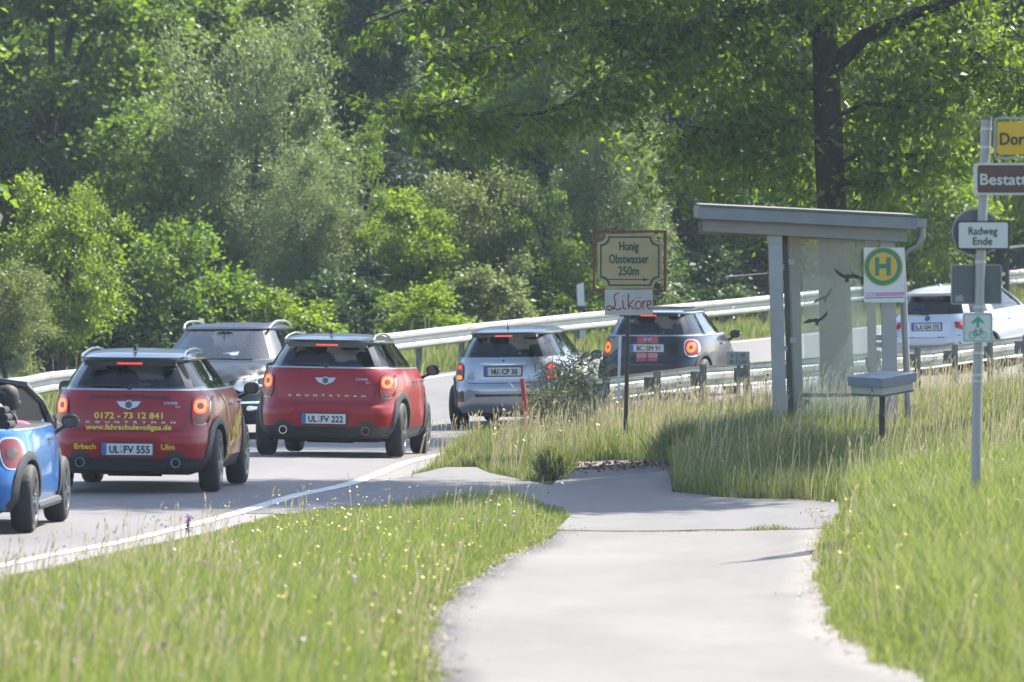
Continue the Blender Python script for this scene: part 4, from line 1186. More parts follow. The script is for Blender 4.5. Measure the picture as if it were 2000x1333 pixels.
est.arches((-1.38, 1.38), 0.375, 0.41, mat('grey_bumper', (0, 0, 0)), 0.014, 0.325, 0.24)
est.mirrors(0.78, 1.02, 1.0)
est.seats((0.0,), z=1.02)
m = MB(); m.prism([(-0.08, 0), (0.05, 0), (-0.05, 0.07)], 0.03, Matrix.Translation((0, -1.4, 1.495)) @ Matrix.Rotation(math.radians(90), 4, 'Z')); m.build('antenna', white_p, est.root)
MB().box((0, -1.80, 1.383), (0.98, 0.14, 0.03)).build('spoiler', white_p, est.root)
est.root.scale = (1.0, 1.0, 0.955)
m = MB(); yw = lambda x, z: est.G.rear_y(x, z) - 0.02
m.tube([(0.0, yw(0, 1.05), 1.05), (-0.2, yw(-0.2, 1.065), 1.065), (-0.42, yw(-0.42, 1.065), 1.065)], 0.012, 6); m.build('rear_wiper', M_INK, est.root)

# ---- dark oncoming estate with roof rails
dark_p = paint('anthracite_paint', (0.016, 0.024, 0.036), 0.0, 0.4, 0.10, 0.15)
ON_BODY = [(0.20, -2.2, 2.16, 0.72, 5, 4), (0.26, -2.33, 2.30, 0.86, 5, 4), (0.40, -2.40, 2.39, 0.92, 5, 3.2), (0.55, -2.42, 2.42, 0.935, 4.4, 2.8), (0.70, -2.40, 2.40, 0.935, 4.2, 2.7), (0.82, -2.38, 2.30, 0.93, 4.0, 2.7),
           (0.92, -2.36, 2.05, 0.918, 3.9, 2.8), (0.99, -2.34, 1.74, 0.925, 3.8, 3.2), (1.05, -2.30, 1.26, 0.915, 3.8, 3.8)]
ON_GREEN = [(1.05, -2.28, 1.21, 0.8947, 3.6, 3.6, 'w'), (1.18, -2.20, 0.95, 0.8148, 3.6, 3.6, 'w'), (1.32, -2.08, 0.66, 0.7179, 3.6, 3.6, 'w'), (1.46, -1.95, 0.36, 0.6283, 3.6, 3.6, 'w'), (1.448, -2.0, 0.38, 0.6375, 4.0, 3.6, 'r'), (1.47, -2.04, 0.38, 0.6418, 4.0, 3.6, 'r'), (1.50, -1.95, 0.30, 0.6193, 3.8, 3.4, 'r'), (1.53, -1.7, 0.05, 0.5386, 3.5, 3.2, 'r')]
dO = 104.0
hdO = D2R(180 + 6.0)
fx = (426 - 1000.0) * dO / FPX
onc = Car('estate_car', 'dark oncoming estate car with silver roof rails between the two red cars', (fx + math.sin(D2R(6.0)) * 1.2, dO + 1.2), hdO, ON_BODY, ON_GREEN, axle=1.43, wheel_r=0.34, track=0.79,
          paintm=dark_p, roofm=dark_p, clad_z=0.26, gyr={'pillar': M_GLOSSBLK, 'apillar': dark_p})
F = onc.fmap
for sx in (-1, 1):
    l = onc.patch('headlamp', [(sx * x, z) for x, z in ((0.36, 0.70), (0.42, 0.80), (0.60, 0.875), (0.78, 0.915), (0.86, 0.88), (0.84, 0.74), (0.66, 0.665), (0.46, 0.65))], M_CLEAR, F(0.012), F(-0.01), rings=5)
    onc.band('lamp_ring', ellipse(sx * 0.70, 0.78, 0.075, 0.070, 22), ellipse(sx * 0.70, 0.78, 0.05, 0.048, 22), M_CHROME, F(0.022), F(0.0), parent=l)
    onc.patch('lamp_projector', ellipse(sx * 0.70, 0.78, 0.05, 0.048, 20), M_INK, F(0.016), rings=2, parent=l)
    onc.patch('fog_lamp', rrect(sx * 0.66, 0.42, 0.24, 0.07, 0.03), M_CLEAR, F(0.012), F(-0.01), rings=3)
    onc.seam('bumper_strip', [(sx * x, 0.50) for x in np.linspace(0.45, 0.80, 8)], F(0.014), 0.03, M_CHROME)
    m = MB(); pts = [(sx * (0.605 - 0.02 * (y > 0.1)), y, z) for y, z in ((-1.8, 1.50), (-1.55, 1.54), (-1.2, 1.56), (-0.6, 1.568), (-0.2, 1.56), (0.08, 1.53), (0.30, 1.47))]
    m.tube(pts, 0.017, 8); m.build('roof_rail', M_SATIN, onc.root, smooth=True)
    onc.patch('door_handle', rrect(-0.45, 0.92, 0.18, 0.03, 0.013), M_CHROME, onc.smap(0.03, sx), onc.smap(0.0, sx), rings=2)
    onc.patch('door_handle', rrect(0.42, 0.92, 0.18, 0.03, 0.013), M_CHROME, onc.smap(0.03, sx), onc.smap(0.0, sx), rings=2)
    onc.seam('belt_trim', [(y, 1.043) for y in np.linspace(-1.9, 1.0, 22)], onc.smap(0.006, sx), 0.018, M_SATIN)
    onc.seam('bonnet_joint', [(sx * (0.60 + 0.1 * t), 0.93 - 0.12 * t) for t in np.linspace(0, 1, 5)], F(0.003), 0.008)
g = onc.patch('grille', [(-0.36, 0.80), (0.36, 0.80), (0.30, 0.58), (-0.30, 0.58)], M_INK, F(0.01), F(-0.02), rings=3)
for k in range(3): onc.seam('grille_bar', [(x, 0.64 + 0.055 * k) for x in np.linspace(-0.32, 0.32, 9)], F(0.018), 0.018, M_CHROME)
onc.patch('lower_intake', rrect(0, 0.36, 0.9, 0.10, 0.04), M_INK, F(0.006), rings=3)
onc.mirrors(0.86, 1.05, 1.02, dark_p)
onc.seats((0.0,), z=1.04); onc.inner_mirror(0.44, 1.40); onc.steering(0.52, 1.04)
m = MB(); m.box((0.0, 0.50, 1.37), (0.06, 0.004, 0.05)); m.build('toll_sticker', mat('sticker_yellow', (0.7, 0.55, 0.05), 0.5), onc.root)
m = MB(); m.tube([(-0.5, 1.26, 1.062), (0.1, 1.24, 1.075)], 0.01, 6); m.tube([(0.1, 1.26, 1.062), (0.6, 1.16, 1.075)], 0.01, 6); m.build('windscreen_wiper', M_INK, onc.root)

# ---- drivers and passengers
grey_c = mat('grey_jacket', (0.05, 0.055, 0.06), 0.9); pale_c = mat('pale_shirt', (0.45, 0.48, 0.52), 0.9); blk_c = mat('black_jacket', (0.012, 0.012, 0.014), 0.9); pink_c = mat('pink_top', (0.72, 0.10, 0.26), 0.8)
hb_ = ('brown', (0.05, 0.03, 0.02)); hk_ = ('black', (0.012, 0.010, 0.010)); hg_ = ('grey', (0.25, 0.24, 0.23))
person('driver in dark jacket behind the rear window of the red car with yellow lettering', car1, -0.36, 0.12, 0.52, blk_c, hk_)
person('passenger in pale shirt inside the red car with yellow lettering', car1, 0.36, 0.12, 0.50, pale_c, hg_)
person('driver in dark clothes seen through the rear window of the plain red car', car2, -0.36, 0.12, 0.52, grey_c, hb_)
person('driver in dark clothes seen through the rear window of the silver hatchback', hb1, -0.36, 0.08, 0.44, blk_c, hk_)
person('driver seen through the rear window of the black hatchback with red stripes', hb2, -0.36, 0.08, 0.44, grey_c, hb_)
person('driver behind the windscreen of the dark oncoming estate car', onc, -0.36, 0.12, 0.55, grey_c, hb_)
person('passenger in pink top sitting in the blue open-top car', cab, 0.43, 0.16, 0.42, pink_c, hk_)

# ------------------------------------------------------------------ guard rails, shelter, signs, posts
M_GALV = mat('galvanised_steel', (0.52, 0.53, 0.52), 0.42, metal=0.35, var=0.14, vscale=3)
M_GALVD = mat('galvanised_post', (0.20, 0.205, 0.20), 0.6, metal=0.3, var=0.25, vscale=6)
M_ALU = mat('weathered_alu', (0.35, 0.36, 0.375), 0.45, metal=0.5, var=0.08, vscale=5)
M_ALUD = mat('dark_alu', (0.16, 0.16, 0.15), 0.6, metal=0.3)  # darker metal for the rear post, roof sheet, pole cap and bench
M_BEIGE = mat('beige_fascia', (0.30, 0.285, 0.25), 0.7, var=0.08, vscale=4)
M_SIGNBACK = mat('sign_back_grey', (0.13, 0.15, 0.16), 0.55, metal=0.2, var=0.1, vscale=9)
M_WHITE = mat('white_sheet', (0.78, 0.79, 0.78), 0.45, var=0.05, vscale=6)
M_GREENP = mat('traffic_green', (0.0, 0.22, 0.13), 0.45)
M_YELP = mat('traffic_yellow', (0.75, 0.46, 0.012), 0.45)
M_BROWN = mat('brown_sign', (0.095, 0.028, 0.018), 0.45)
M_SLATE = mat('slate_lid', (0.16, 0.20, 0.25), 0.5, var=0.12, vscale=6)

def beam_profile(side):
    # W-beam: (outward offset, height); side = +1 waves towards +normal
    pts = [(0.0, -0.155), (0.03, -0.150), (0.078, -0.115), (0.078, -0.070), (0.012, -0.030), (0.012, 0.030), (0.078, 0.070), (0.078, 0.115), (0.03, 0.150), (0.0, 0.155)]
    return [(side * a, b) for a, b in pts]

def guard_rail(label, curve, zf, face, seg=4.0, post_gap=2.0, h=0.60, post_side=-1, thick=0.006, post_h=0.72, spacer=0.10):
    """curve: (x, y) polyline along the rail; face = +1 if the wavy face looks to the right of travel"""
    t = np.r_[0, np.cumsum(np.hypot(*np.diff(curve, axis=0).T))]
    P = lambda s_: np.array([np.interp(s_, t, curve[:, 0]), np.interp(s_, t, curve[:, 1])])
    def N(s_):
        d = P(min(s_ + 0.1, t[-1])) - P(max(s_ - 0.1, 0)); d /= np.linalg.norm(d)
        return np.array([d[1], -d[0]])
    b = P(0)
    root = empty('guard_rail', (b[0], b[1], zf(0)))
    tag(root, label, 'guard rail', 'crash barriers along the bend')
    inv = root.matrix_world.inverted() if False else Matrix.Translation((-b[0], -b[1], -zf(0)))
    s0 = 0.0
    while s0 < t[-1] - 0.5:
        s1 = min(s0 + seg + 0.16, t[-1])
        prof = beam_profile(face)
        vs, fs = [], []
        ks = np.linspace(s0, s1, 9); m_ = len(prof)
        lap = 0.004 if int(round(s0 / seg)) % 2 else 0.0
        for s_ in ks:
            p, n_ = P(s_), N(s_)
            for lay in (0, 1):
                for a, hh in prof:
                    q = a + face * (lap + thick * lay)
                    vs.append(inv @ Vector((p[0] + n_[0] * q, p[1] + n_[1] * q, zf(s_) + h + hh)))
        for i in range(len(ks) - 1):
            for lay in (0, 1):
                o_ = lay * m_
                for k in range(m_ - 1):
                    fs.append((i*2*m_ + o_ + k, i*2*m_ + o_ + k + 1, (i+1)*2*m_ + o_ + k + 1, (i+1)*2*m_ + o_ + k))
            for k in (0, m_ - 1):
                fs.append((i*2*m_ + k, i*2*m_ + m_ + k, (i+1)*2*m_ + m_ + k, (i+1)*2*m_ + k))
        MB().add(vs, fs).build('beam', M_GALV, root, smooth=True)
        # bolt heads at the lap
        bo = MB()
        for hh in (0.05, -0.05, 0.115, -0.115):
            p, n_ = P(s0 + 0.08), N(s0 + 0.08)
            q = face * (0.03 if abs(hh) < 0.1 else 0.085)
            c = inv @ Vector((p[0] + n_[0]*q, p[1] + n_[1]*q, zf(s0 + 0.08) + h + hh))
            bo.disc(c, 0.016, (n_[0], n_[1], 0), 0.02, 8)
        bo.build('bolts', M_GALVD, root)['kind'] = 'stuff'
        s0 += seg
    s0 = 0.3
    while s0 < t[-1]:
        p, n_ = P(s0), N(s0)
        q = -face * (0.07 + spacer)
        c = inv @ Vector((p[0] + n_[0]*q, p[1] + n_[1]*q, zf(s0)))
        ang = math.atan2(n_[1], n_[0])
        rot = Matrix.Rotation(ang, 3, 'Z')
        m = MB()
        m.box(c + Vector((0, 0, post_h/2 - 0.15)), (0.05, 0.10, post_h + 0.3), rot)
        m.box(c + rot @ Vector((0.024, 0.04, post_h/2 - 0.15)), (0.05, 0.012, post_h + 0.3), rot)
        m.box(c + rot @ Vector((0.024, -0.04, post_h/2 - 0.15)), (0.05, 0.012, post_h + 0.3), rot)
        po = m.build('post', M_GALVD, root)
        if spacer > 0.03:
            MB().box(c + rot @ Vector((face * spacer * 0.62, 0, h)), (spacer * 0.85, 0.08, 0.2), rot).build('spacer', M_GALVD, po)
        s0 += post_gap
    return root

# far rail on the outside of the bend: heights follow the survey
far_c = smooth_curve([(-16, 83), (-13.5, 92), (-11.0, 102), (-7.6, 114.5), (-4.4, 124), (-1.35, 131.3), (1.4, 138.8), (4.38, 146.6), (7.1, 152), (10.1, 158), (16, 169), (26, 186)])
far_t = np.r_[0, np.cumsum(np.hypot(*np.diff(far_c, axis=0).T))]
far_top = np.array([(-300, 775), (50, 736), (94, 727), (300, 707), (560, 675), (846, 641), (919, 633), (1130, 612), (1447, 583), (1620, 565), (1760, 552), (1950, 530), (2100, 517), (2400, 490)], float)
def far_z(s_):
    x, y = np.interp(s_, far_t, far_c[:, 0]), np.interp(s_, far_t, far_c[:, 1])
    xp = 1000 + x * FPX / y
    return CAMZ - (np.interp(xp, far_top[:, 0], far_top[:, 1]) - YH) * y / FPX - 0.755
guard_rail('long double-wave steel guard rail along the far side of the road below the trees', far_c, far_z, 1, post_gap=2.0)
near_c = smooth_curve([(0.95, 104.2), (1.25, 105), (2.0, 106.9), (2.63, 108.7), (3.46, 111), (5.2, 115.5), (6.6, 119.3), (7.3, 121.3), (8.3, 124), (11, 131), (16, 142), (22, 153)])
near_t = np.r_[0, np.cumsum(np.hypot(*np.diff(near_c, axis=0).T))]
near_top = np.array([(1100, 750), (1178, 739), (1264, 728), (1361, 716), (1463, 709), (1670, 692), (1827, 680), (1900, 670), (2000, 657), (2300, 630), (2800, 590)], float)
def near_z(s_):
    x, y = np.interp(s_, near_t, near_c[:, 0]), np.interp(s_, near_t, near_c[:, 1])
    xp = 1000 + x * FPX / y
    return CAMZ - (np.interp(xp, near_top[:, 0], near_top[:, 1]) - YH) * y / FPX - 0.755
guard_rail('short guard rail on the near side behind the tall grass, seen from its post side', near_c, near_z, -1, seg=4.0, post_gap=2.0, spacer=0.16, post_h=0.80)

# ---- bus shelter
def shelter():
    base = px(1620, 848, 88.6); base.z = gz(base.x, base.y)
    root = empty('bus_shelter', base)
    tag(root, 'grey metal bus shelter with flat roof and dirty glass panes in the grass', 'bus shelter')
    T = Matrix.Translation(-base)
    L = lambda x, y, d: T @ px(x, y, d)
    d0, d1 = 88.0, 89.7
    zg = lambda p: gz(p.x, p.y)
    def post(x_top, y_top, x_bot, d, w, name='post', mt=M_ALU, dep=0.12):
        a = px(x_top, y_top, d); b = px(x_bot, 850, d); b.z = zg(b) - 0.15
        m = MB(); m.bar(T @ b, T @ a, w, dep, up=(0, 1, 0)); return m.build(name, mt, root)
    post(1513, 450, 1525, d0, 0.155)
    post(1535, 450, 1548, d0 + 0.32, 0.085, mt=M_ALUD)
    post(1733, 458, 1740, d0, 0.17)
    post(1552, 458, 1562, d1, 0.10); post(1700, 462, 1706, d1, 0.10)
    # caps under the roof
    for x in (1513, 1735):
        p = L(x, 462, d0 - 0.07); MB().box(p, (0.17, 0.02, 0.15)).build('cap_plate', M_ALU, root)
    # roof slab: fascia, beam, top sheet; slopes to the right
    A, B = px(1364, 404, d0 - 0.25), px(1792, 425, d0 - 0.25)
    A2, B2 = px(1364, 404, d0 - 0.25) + Vector((0, 2.3, 0.06)), px(1792, 425, d0 - 0.25) + Vector((0, 2.3, 0.06))
    hf = 23 * d0 / FPX
    dn = Vector((0, 0, -hf))
    def slab(a, b, c, d, dn, name, mt):
        vs = [T @ a, T @ b, T @ c, T @ d] + [T @ (q + dn) for q in (a, b, c, d)]
        return MB().add(vs, [(0, 1, 2, 3), (7, 6, 5, 4), (0, 4, 5, 1), (1, 5, 6, 2), (2, 6, 7, 3), (3, 7, 4, 0)]).build(name, mt, root)
    slab(A, B, B2, A2, dn, 'roof', mat('roof_fascia', (0.23, 0.245, 0.27), 0.5, metal=0.3, var=0.1, vscale=4))
    e = Vector((0, 0, 0.022))
    slab(A + Vector((0.02, -0.02, 0.026)), B + Vector((0.0, -0.02, 0.026)), B2 + Vector((0, 0, 0.03)), A2 + Vector((0.02, 0, 0.03)), Vector((0, 0, -0.022)), 'roof_sheet', M_ALUD)
    a, b = px(1373, 427, d0 - 0.15), px(1772, 448, d0 - 0.15)
    slab(a, b, b + Vector((0, 0.10, 0)), a + Vector((0, 0.10, 0)), Vector((0, 0, -25 * d0 / FPX)), 'front_beam', M_BEIGE)
    a, b = a + Vector((0, 1.95, 0)), b + Vector((0, 1.95, 0))
    slab(a, b, b + Vector((0, 0.10, 0)), a + Vector((0, 0.10, 0)), Vector((0, 0, -25 * d0 / FPX)), 'rear_beam', M_BEIGE)
    # gutter box, elbow and downpipe
    g0, g1 = px(1784, 428, d0 + 0.2), px(1806, 428, d0 + 0.2)
    m = MB()
    m.box(T @ ((g0 + g1) / 2 + Vector((0, 0.1, -0.05))), (0.16, 0.45, 0.10)); m.build('gutter', M_ALU, root)
    pts = [L(1800, 440, d0 + 0.15), L(1800, 462, d0 + 0.15), L(1792, 480, d0 + 0.15), L(1776, 488, d0 + 0.15), L(1764, 498, d0 + 0.15), L(1761, 515, d0 + 0.15), L(1770, 700, d0 + 0.15)]
    q = px(1776, 850, d0 + 0.15); q.z = zg(q) - 0.1; pts.append(T @ q)
    m = MB(); m.tube(pts, [0.048, 0.042, 0.042, 0.042, 0.042, 0.042, 0.040, 0.040], 12); m.build('downpipe', M_ALU, root, smooth=True)
    # panes
    gm = glass_mat('dirty_pane', (0.90, 0.94, 0.95), 0.05, veil=0.11, veilcol=(0.36, 0.41, 0.42))
    def pane(x0, y0, x1, y1, x2, y2, x3, y3, da, db, name='pane'):
        q = [L(x0, y0, da), L(x1, y1, db), L(x2, y2, db), L(x3, y3, da)]
        nrm = (q[1] - q[0]).cross(q[3] - q[0]).normalized() * 0.004
        vs = [p + nrm for p in q] + [p - nrm for p in q]
        return MB().add(vs, [(0, 1, 2, 3), (7, 6, 5, 4), (0, 4, 5, 1), (1, 5, 6, 2), (2, 6, 7, 3), (3, 7, 4, 0)]).build(name, gm, root)
    p1 = pane(1538, 463, 1716, 456, 1722, 812, 1550, 812, d0 + 0.06, d0 + 0.06)
    p2 = pane(1566, 472, 1700, 468, 1704, 806, 1574, 806, d1, d1)
    # clamps
    m = MB()
    for x, y in ((1526, 522), (1546, 512), (1532, 681), (1549, 665), (1718, 660), (1716, 674)):
        m2 = MB(); m2.box(L(x, y, d0 + 0.02), (0.07, 0.06, 0.06)); m2.build('clamp', M_ALU, root)
    # bird silhouettes on the panes
    bird = [(-1.0, -0.12), (-0.72, 0.05), (-0.42, 0.16), (-0.16, 0.10), (0.0, 0.18), (0.10, 0.16), (0.16, 0.06), (0.45, 0.20), (0.75, 0.42), (1.0, 0.62), (0.86, 0.26), (0.55, 0.0), (0.26, -0.14), (0.14, -0.26), (0.24, -0.44), (0.06, -0.40), (-0.08, -0.38), (-0.02, -0.20), (-0.22, -0.10), (-0.52, -0.16), (-0.80, -0.14)]
    mb_ = mat('bird_sticker', (0.022, 0.024, 0.024), 0.6)
    def sticker(cx, cy, w, ang, d, flip, parent):
        s_ = w / 2 * d / FPX
        m = MB(); ca, sa = math.cos(ang), math.sin(ang)
        c = L(cx, cy, d)
        vs = []
        for x, z in bird:
            x *= flip
            vs.append(c + Vector(((x * ca - z * sa) * s_, 0, (x * sa + z * ca) * s_)))
        m.add(vs, [tuple(range(len(vs)))]); return m.build('bird_sticker', mb_, parent, fix=False)
    sticker(1593, 626, 52, D2R(6), d0 + 0.048, 1, p1)
    sticker(1656, 540, 56, D2R(0), d0 + 0.048, -1, p1)
    sticker(1608, 582, 46, D2R(22), d1 - 0.012, 1, p2)
    sticker(1686, 545, 56, D2R(-4), d1 - 0.012, -1, p2)
    # bench inside
    m = MB()
    for k in range(4): 
        b_ = px(1640, 800, 89.2 + 0.1 * k); b_.z = zg(b_) + 0.45
        MB().box(T @ b_, (0.95, 0.085, 0.035)).build('bench_slat', M_ALUD, root)
    for sx in (-0.38, 0.38):
        b_ = px(1640, 800, 89.35); b_.x += sx; b_.z = zg(b_) + 0.2
        MB().box(T @ b_, (0.05, 0.3, 0.44)).build('bench_leg', M_ALUD, root)
    return root
shelter()

def flat_map(T, d):
    """map photo-pixel offsets to a vertical plate at depth d: (x_px, y_px) -> local point"""
    return lambda x, y, e=0.0: T @ (px(x, y, d) + Vector((0, -e, 0)))

def plate_px(root, T, name, x0, y0, x1, y1, d, mt, r=6, thick=0.012, parent=None):
    pts = rrect((x0 + x1) / 2, (y0 + y1) / 2, x1 - x0, y1 - y0, r, 4)
    vs = [T @ px(a, b, d) for a, b in pts] + [T @ px(a, b, d) + Vector((0, thick, 0)) for a, b in pts]
    n = len(pts)
    return MB().add(vs, [tuple(range(n)), tuple(range(2*n - 1, n - 1, -1))] + [(i, (i+1) % n, n + (i+1) % n, n + i) for i in range(n)]).build(name, mt, parent or root)
def poly_px(T, name, pts, d, mt, parent, off=0.003):
    return MB().add([T @ (px(a, b, d) + Vector((0, -off, 0))) for a, b in pts], [tuple(range(len(pts)))]).build(name, mt, parent)
def ring_px(T, name, cx, cy, r0, r1, d, mt, parent, off=0.003, n=36):
    vs = []
    for r in (r0, r1):
        vs += [T @ (px(cx + r * math.cos(2*math.pi*k/n), cy + r * math.sin(2*math.pi*k/n), d) + Vector((0, -off, 0))) for k in range(n)]
    return MB().add(vs, [(k, (k+1) % n, n + (k+1) % n, n + k) for k in range(n)]).build(name, mt, parent)
def text_px(T, name, s, cx, cy, h, w, d, mt, parent, off=0.004, bold=0.0, spacing=1.0):
    f = lambda x, z, e=0.0: T @ (px(x, cy - z, d) + Vector((0, -off - e, 0)))
    return text_on(name, s, mt, parent, f, cx, 0.0, h, w, spacing=spacing, bold=bold)

# ---- bus stop sign, fixed to the shelter's right-hand post
b = px(1726, 590, 87.7); root = empty('bus_stop_sign', b); T = Matrix.Translation(-b)
tag(root, 'white bus stop sign with green and yellow letter H on the shelter post', 'sign')
p = plate_px(root, T, 'sign_plate', 1687, 484, 1767, 591, 87.7, M_WHITE, 3)
ring_px(T, 'outer_ring', 1725, 521, 38.5, 36, 87.7, M_YELP, p)
ring_px(T, 'green_ring', 1725, 521, 36.2, 27.5, 87.7, M_GREENP, p, 0.004)
poly_px(T, 'yellow_disc', [(1725 + 27.5 * math.cos(2*math.pi*k/36), 521 + 27.5 * math.sin(2*math.pi*k/36)) for k in range(36)], 87.7, M_YELP, p, 0.0035)
poly_px(T, 'letter_h', [(1709, 503), (1717.5, 503), (1717.5, 516), (1731, 516), (1731, 503), (1740, 503), (1740, 539), (1731, 539), (1731, 524.5), (1717.5, 524.5), (1717.5, 539), (1709, 539)], 87.7, M_GREENP, p, 0.006)
M_PINK = mat('pink_print', (0.72, 0.30, 0.46), 0.5); M_BLUP = mat('blue_print', (0.03, 0.12, 0.45), 0.5)
poly_px(T, 'pink_band', [(1690, 572.5), (1766, 570.5), (1766, 577.5), (1690, 579.5)], 87.7, M_PINK, p)
poly_px(T, 'blue_line', [(1690, 582), (1766, 580), (1766, 581.6), (1690, 583.6)], 87.7, M_BLUP, p)
text_px(T, 'lettering', 'RBA', 1701, 576, 5, 20, 87.7, M_WHITE, p, 0.005, bold=0.4)
MB().box(T @ (px(1730, 540, 87.7) + Vector((0, 0.09, 0))), (0.05, 0.16, 0.3)).build('bracket', M_ALU, root)

# ---- honey sign with the second board below
d = 90.6
b = px(1222, 858, d); b.z = gz(b.x, b.y); root = empty('farm_sign', b); T = Matrix.Translation(-b)
tag(root, 'cream farm sign in a red frame over a white board on a thin black pole', 'sign')
M_CREAM = mat('cream_board', (0.56, 0.42, 0.22), 0.7, var=0.07, vscale=6)
M_REDF = mat('red_frame', (0.20, 0.030, 0.022), 0.6)
M_DKGREEN = mat('dark_green_ink', (0.01, 0.10, 0.055), 0.6)
M_POLEB = mat('black_pole', (0.020, 0.018, 0.017), 0.6)
M_BOARD = mat('white_board', (0.60, 0.60, 0.58), 0.7, var=0.07, vscale=6)
M_REDINK = mat('red_ink', (0.33, 0.035, 0.05), 0.6)
m = MB()
q = px(1220, 870, d + 0.05); q.z = b.z - 0.2
m.tube([T @ q, T @ px(1227, 600, d + 0.05), T @ px(1230, 470, d + 0.05)], 0.026, 10); m.build('pole', M_POLEB, root, smooth=True)
fr = MB(); fo = [(1159, 451), (1302, 450), (1301, 571), (1157, 570)]; fi = [(1164, 456), (1296, 455), (1296, 566), (1162, 565)]
vs = [T @ px(a, c, d) for a, c in fo] + [T @ px(a, c, d) for a, c in fi] + [T @ px(a, c, d) + Vector((0, 0.05, 0)) for a, c in fo] + [T @ px(a, c, d) + Vector((0, 0.05, 0)) for a, c in fi]
fs = []
for k in range(4):
    k2 = (k + 1) % 4
    fs += [(k, k2, 4 + k2, 4 + k), (8 + k, 12 + k, 12 + k2, 8 + k2), (k, 8 + k, 8 + k2, k2), (4 + k, 4 + k2, 12 + k2, 12 + k)]
fr.add(vs, fs); fr.build('frame', M_REDF, root)
def notch(x0, y0, x1, y1, r, n=5):
    pts = []
    for cx, cy, a0 in ((x1, y0, 180), (x1, y1, 270), (x0, y1, 0), (x0, y0, 90)):
        arc = [(cx + r * math.cos(D2R(a0 - 90 * k / n)), cy - r * math.sin(D2R(a0 - 90 * k / n)) * -1) for k in range(n + 1)]
        pts += arc
    return pts
def notched(x0, y0, x1, y1, r, n=6):
    pts = []
    for k in range(n + 1):      # top right corner, concave
        a = math.pi + (math.pi / 2) * -k / n; pts.append((x1 + r * math.cos(a), y0 + r * math.sin(math.pi - a) * 1.0))
    for k in range(n + 1):
        a = math.pi / 2 * k / n; pts.append((x1 - r * math.sin(a), y1 - r * math.cos(a))) if False else pts.append((x1 - r * math.sin(a), y1 - r * math.cos(a)))
    for k in range(n + 1):
        a = math.pi / 2 * k / n; pts.append((x0 + r * math.cos(a), y1 - r * math.sin(a)))
    for k in range(n + 1):
        a = math.pi / 2 * k / n; pts.append((x0 + r * math.sin(a), y0 + r * math.cos(a)))
    return pts
def notch_outline(x0, y0, x1, y1, r, n=6):
    pts = [(x0 + r, y0), (x1 - r, y0)]
    pts += [(x1 - r * math.cos(math.pi/2*k/n), y0 + r * math.sin(math.pi/2*k/n)) for k in range(1, n)]
    pts += [(x1, y0 + r), (x1, y1 - r)]
    pts += [(x1 - r * math.sin(math.pi/2*k/n), y1 - r * math.cos(math.pi/2*k/n)) for k in range(1, n)]
    pts += [(x1 - r, y1), (x0 + r, y1)]
    pts += [(x0 + r * math.cos(math.pi/2*k/n), y1 - r * math.sin(math.pi/2*k/n)) for k in range(1, n)]
    pts += [(x0, y1 - r), (x0, y0 + r)]
    pts += [(x0 + r * math.sin(math.pi/2*k/n), y0 + r * math.cos(math.pi/2*k/n)) for k in range(1, n)]
    return pts
ol = notch_outline(1167, 457, 1293, 564, 17)
n = len(ol)
vs = [T @ px(a, c, d + 0.02) for a, c in ol] + [T @ px(a, c, d + 0.02) + Vector((0, 0.012, 0)) for a, c in ol]
bd = MB().add(vs, [tuple(range(n)), tuple(range(2*n - 1, n - 1, -1))] + [(i, (i+1) % n, n + (i+1) % n, n + i) for i in range(n)]).build('board', M_CREAM, root)
bmx = bmesh.new(); bmx.from_mesh(bd.data); bmesh.ops.triangulate(bmx, faces=[f for f in bmx.faces if len(f.verts) > 4]); bmx.to_mesh(bd.data); bmx.free()
o1, o2 = notch_outline(1172, 462, 1288, 559, 16), notch_outline(1175.2, 465.2, 1284.8, 555.8, 16)
vs = [T @ px(a, c, d + 0.016) for a, c in o1] + [T @ px(a, c, d + 0.016) for a, c in o2]
MB().add(vs, [(k, (k+1) % n, n + (k+1) % n, n + k) for k in range(n)]).build('green_border', M_DKGREEN, bd)
text_px(T, 'lettering', 'Honig', 1228.5, 480.5, 17.5, 37, d + 0.02, M_DKGREEN, bd, 0.005, bold=0.6)
text_px(T, 'lettering', 'Obstwasser', 1228, 505.5, 17.5, 77, d + 0.02, M_DKGREEN, bd, 0.005, bold=0.6)
text_px(T, 'lettering', '250m', 1227.5, 529, 17.5, 40, d + 0.02, M_DKGREEN, bd, 0.005, bold=0.6)
poly_px(T, 'arrow', [(1184, 545.0), (1256, 545.6), (1256, 543), (1269, 546.5), (1256, 550), (1256, 547.6), (1184, 547)], d + 0.02, M_DKGREEN, bd, 0.005)
wb = plate_px(root, T, 'lower_board', 1181, 566, 1275, 616, d - 0.01, M_BOARD, 1.5)
def stroke(pts, w=2.2):
    """brush lettering: smooth polyline of constant width in photo pixels"""
    c = smooth_curve(pts, 0.8)
    t = np.gradient(c, axis=0); t /= (np.linalg.norm(t, axis=1)[:, None] + 1e-9)
    nn = np.c_[-t[:, 1], t[:, 0]] * w / 2
    a, b2 = c + nn, c - nn
    k = len(c)
    vs = [T @ (px(p_[0], p_[1], d - 0.01) + Vector((0, -0.004, 0))) for p_ in np.r_[a, b2]]
    return vs, [(i, i + 1, k + i + 1, k + i) for i in range(k - 1)]
sm = MB()
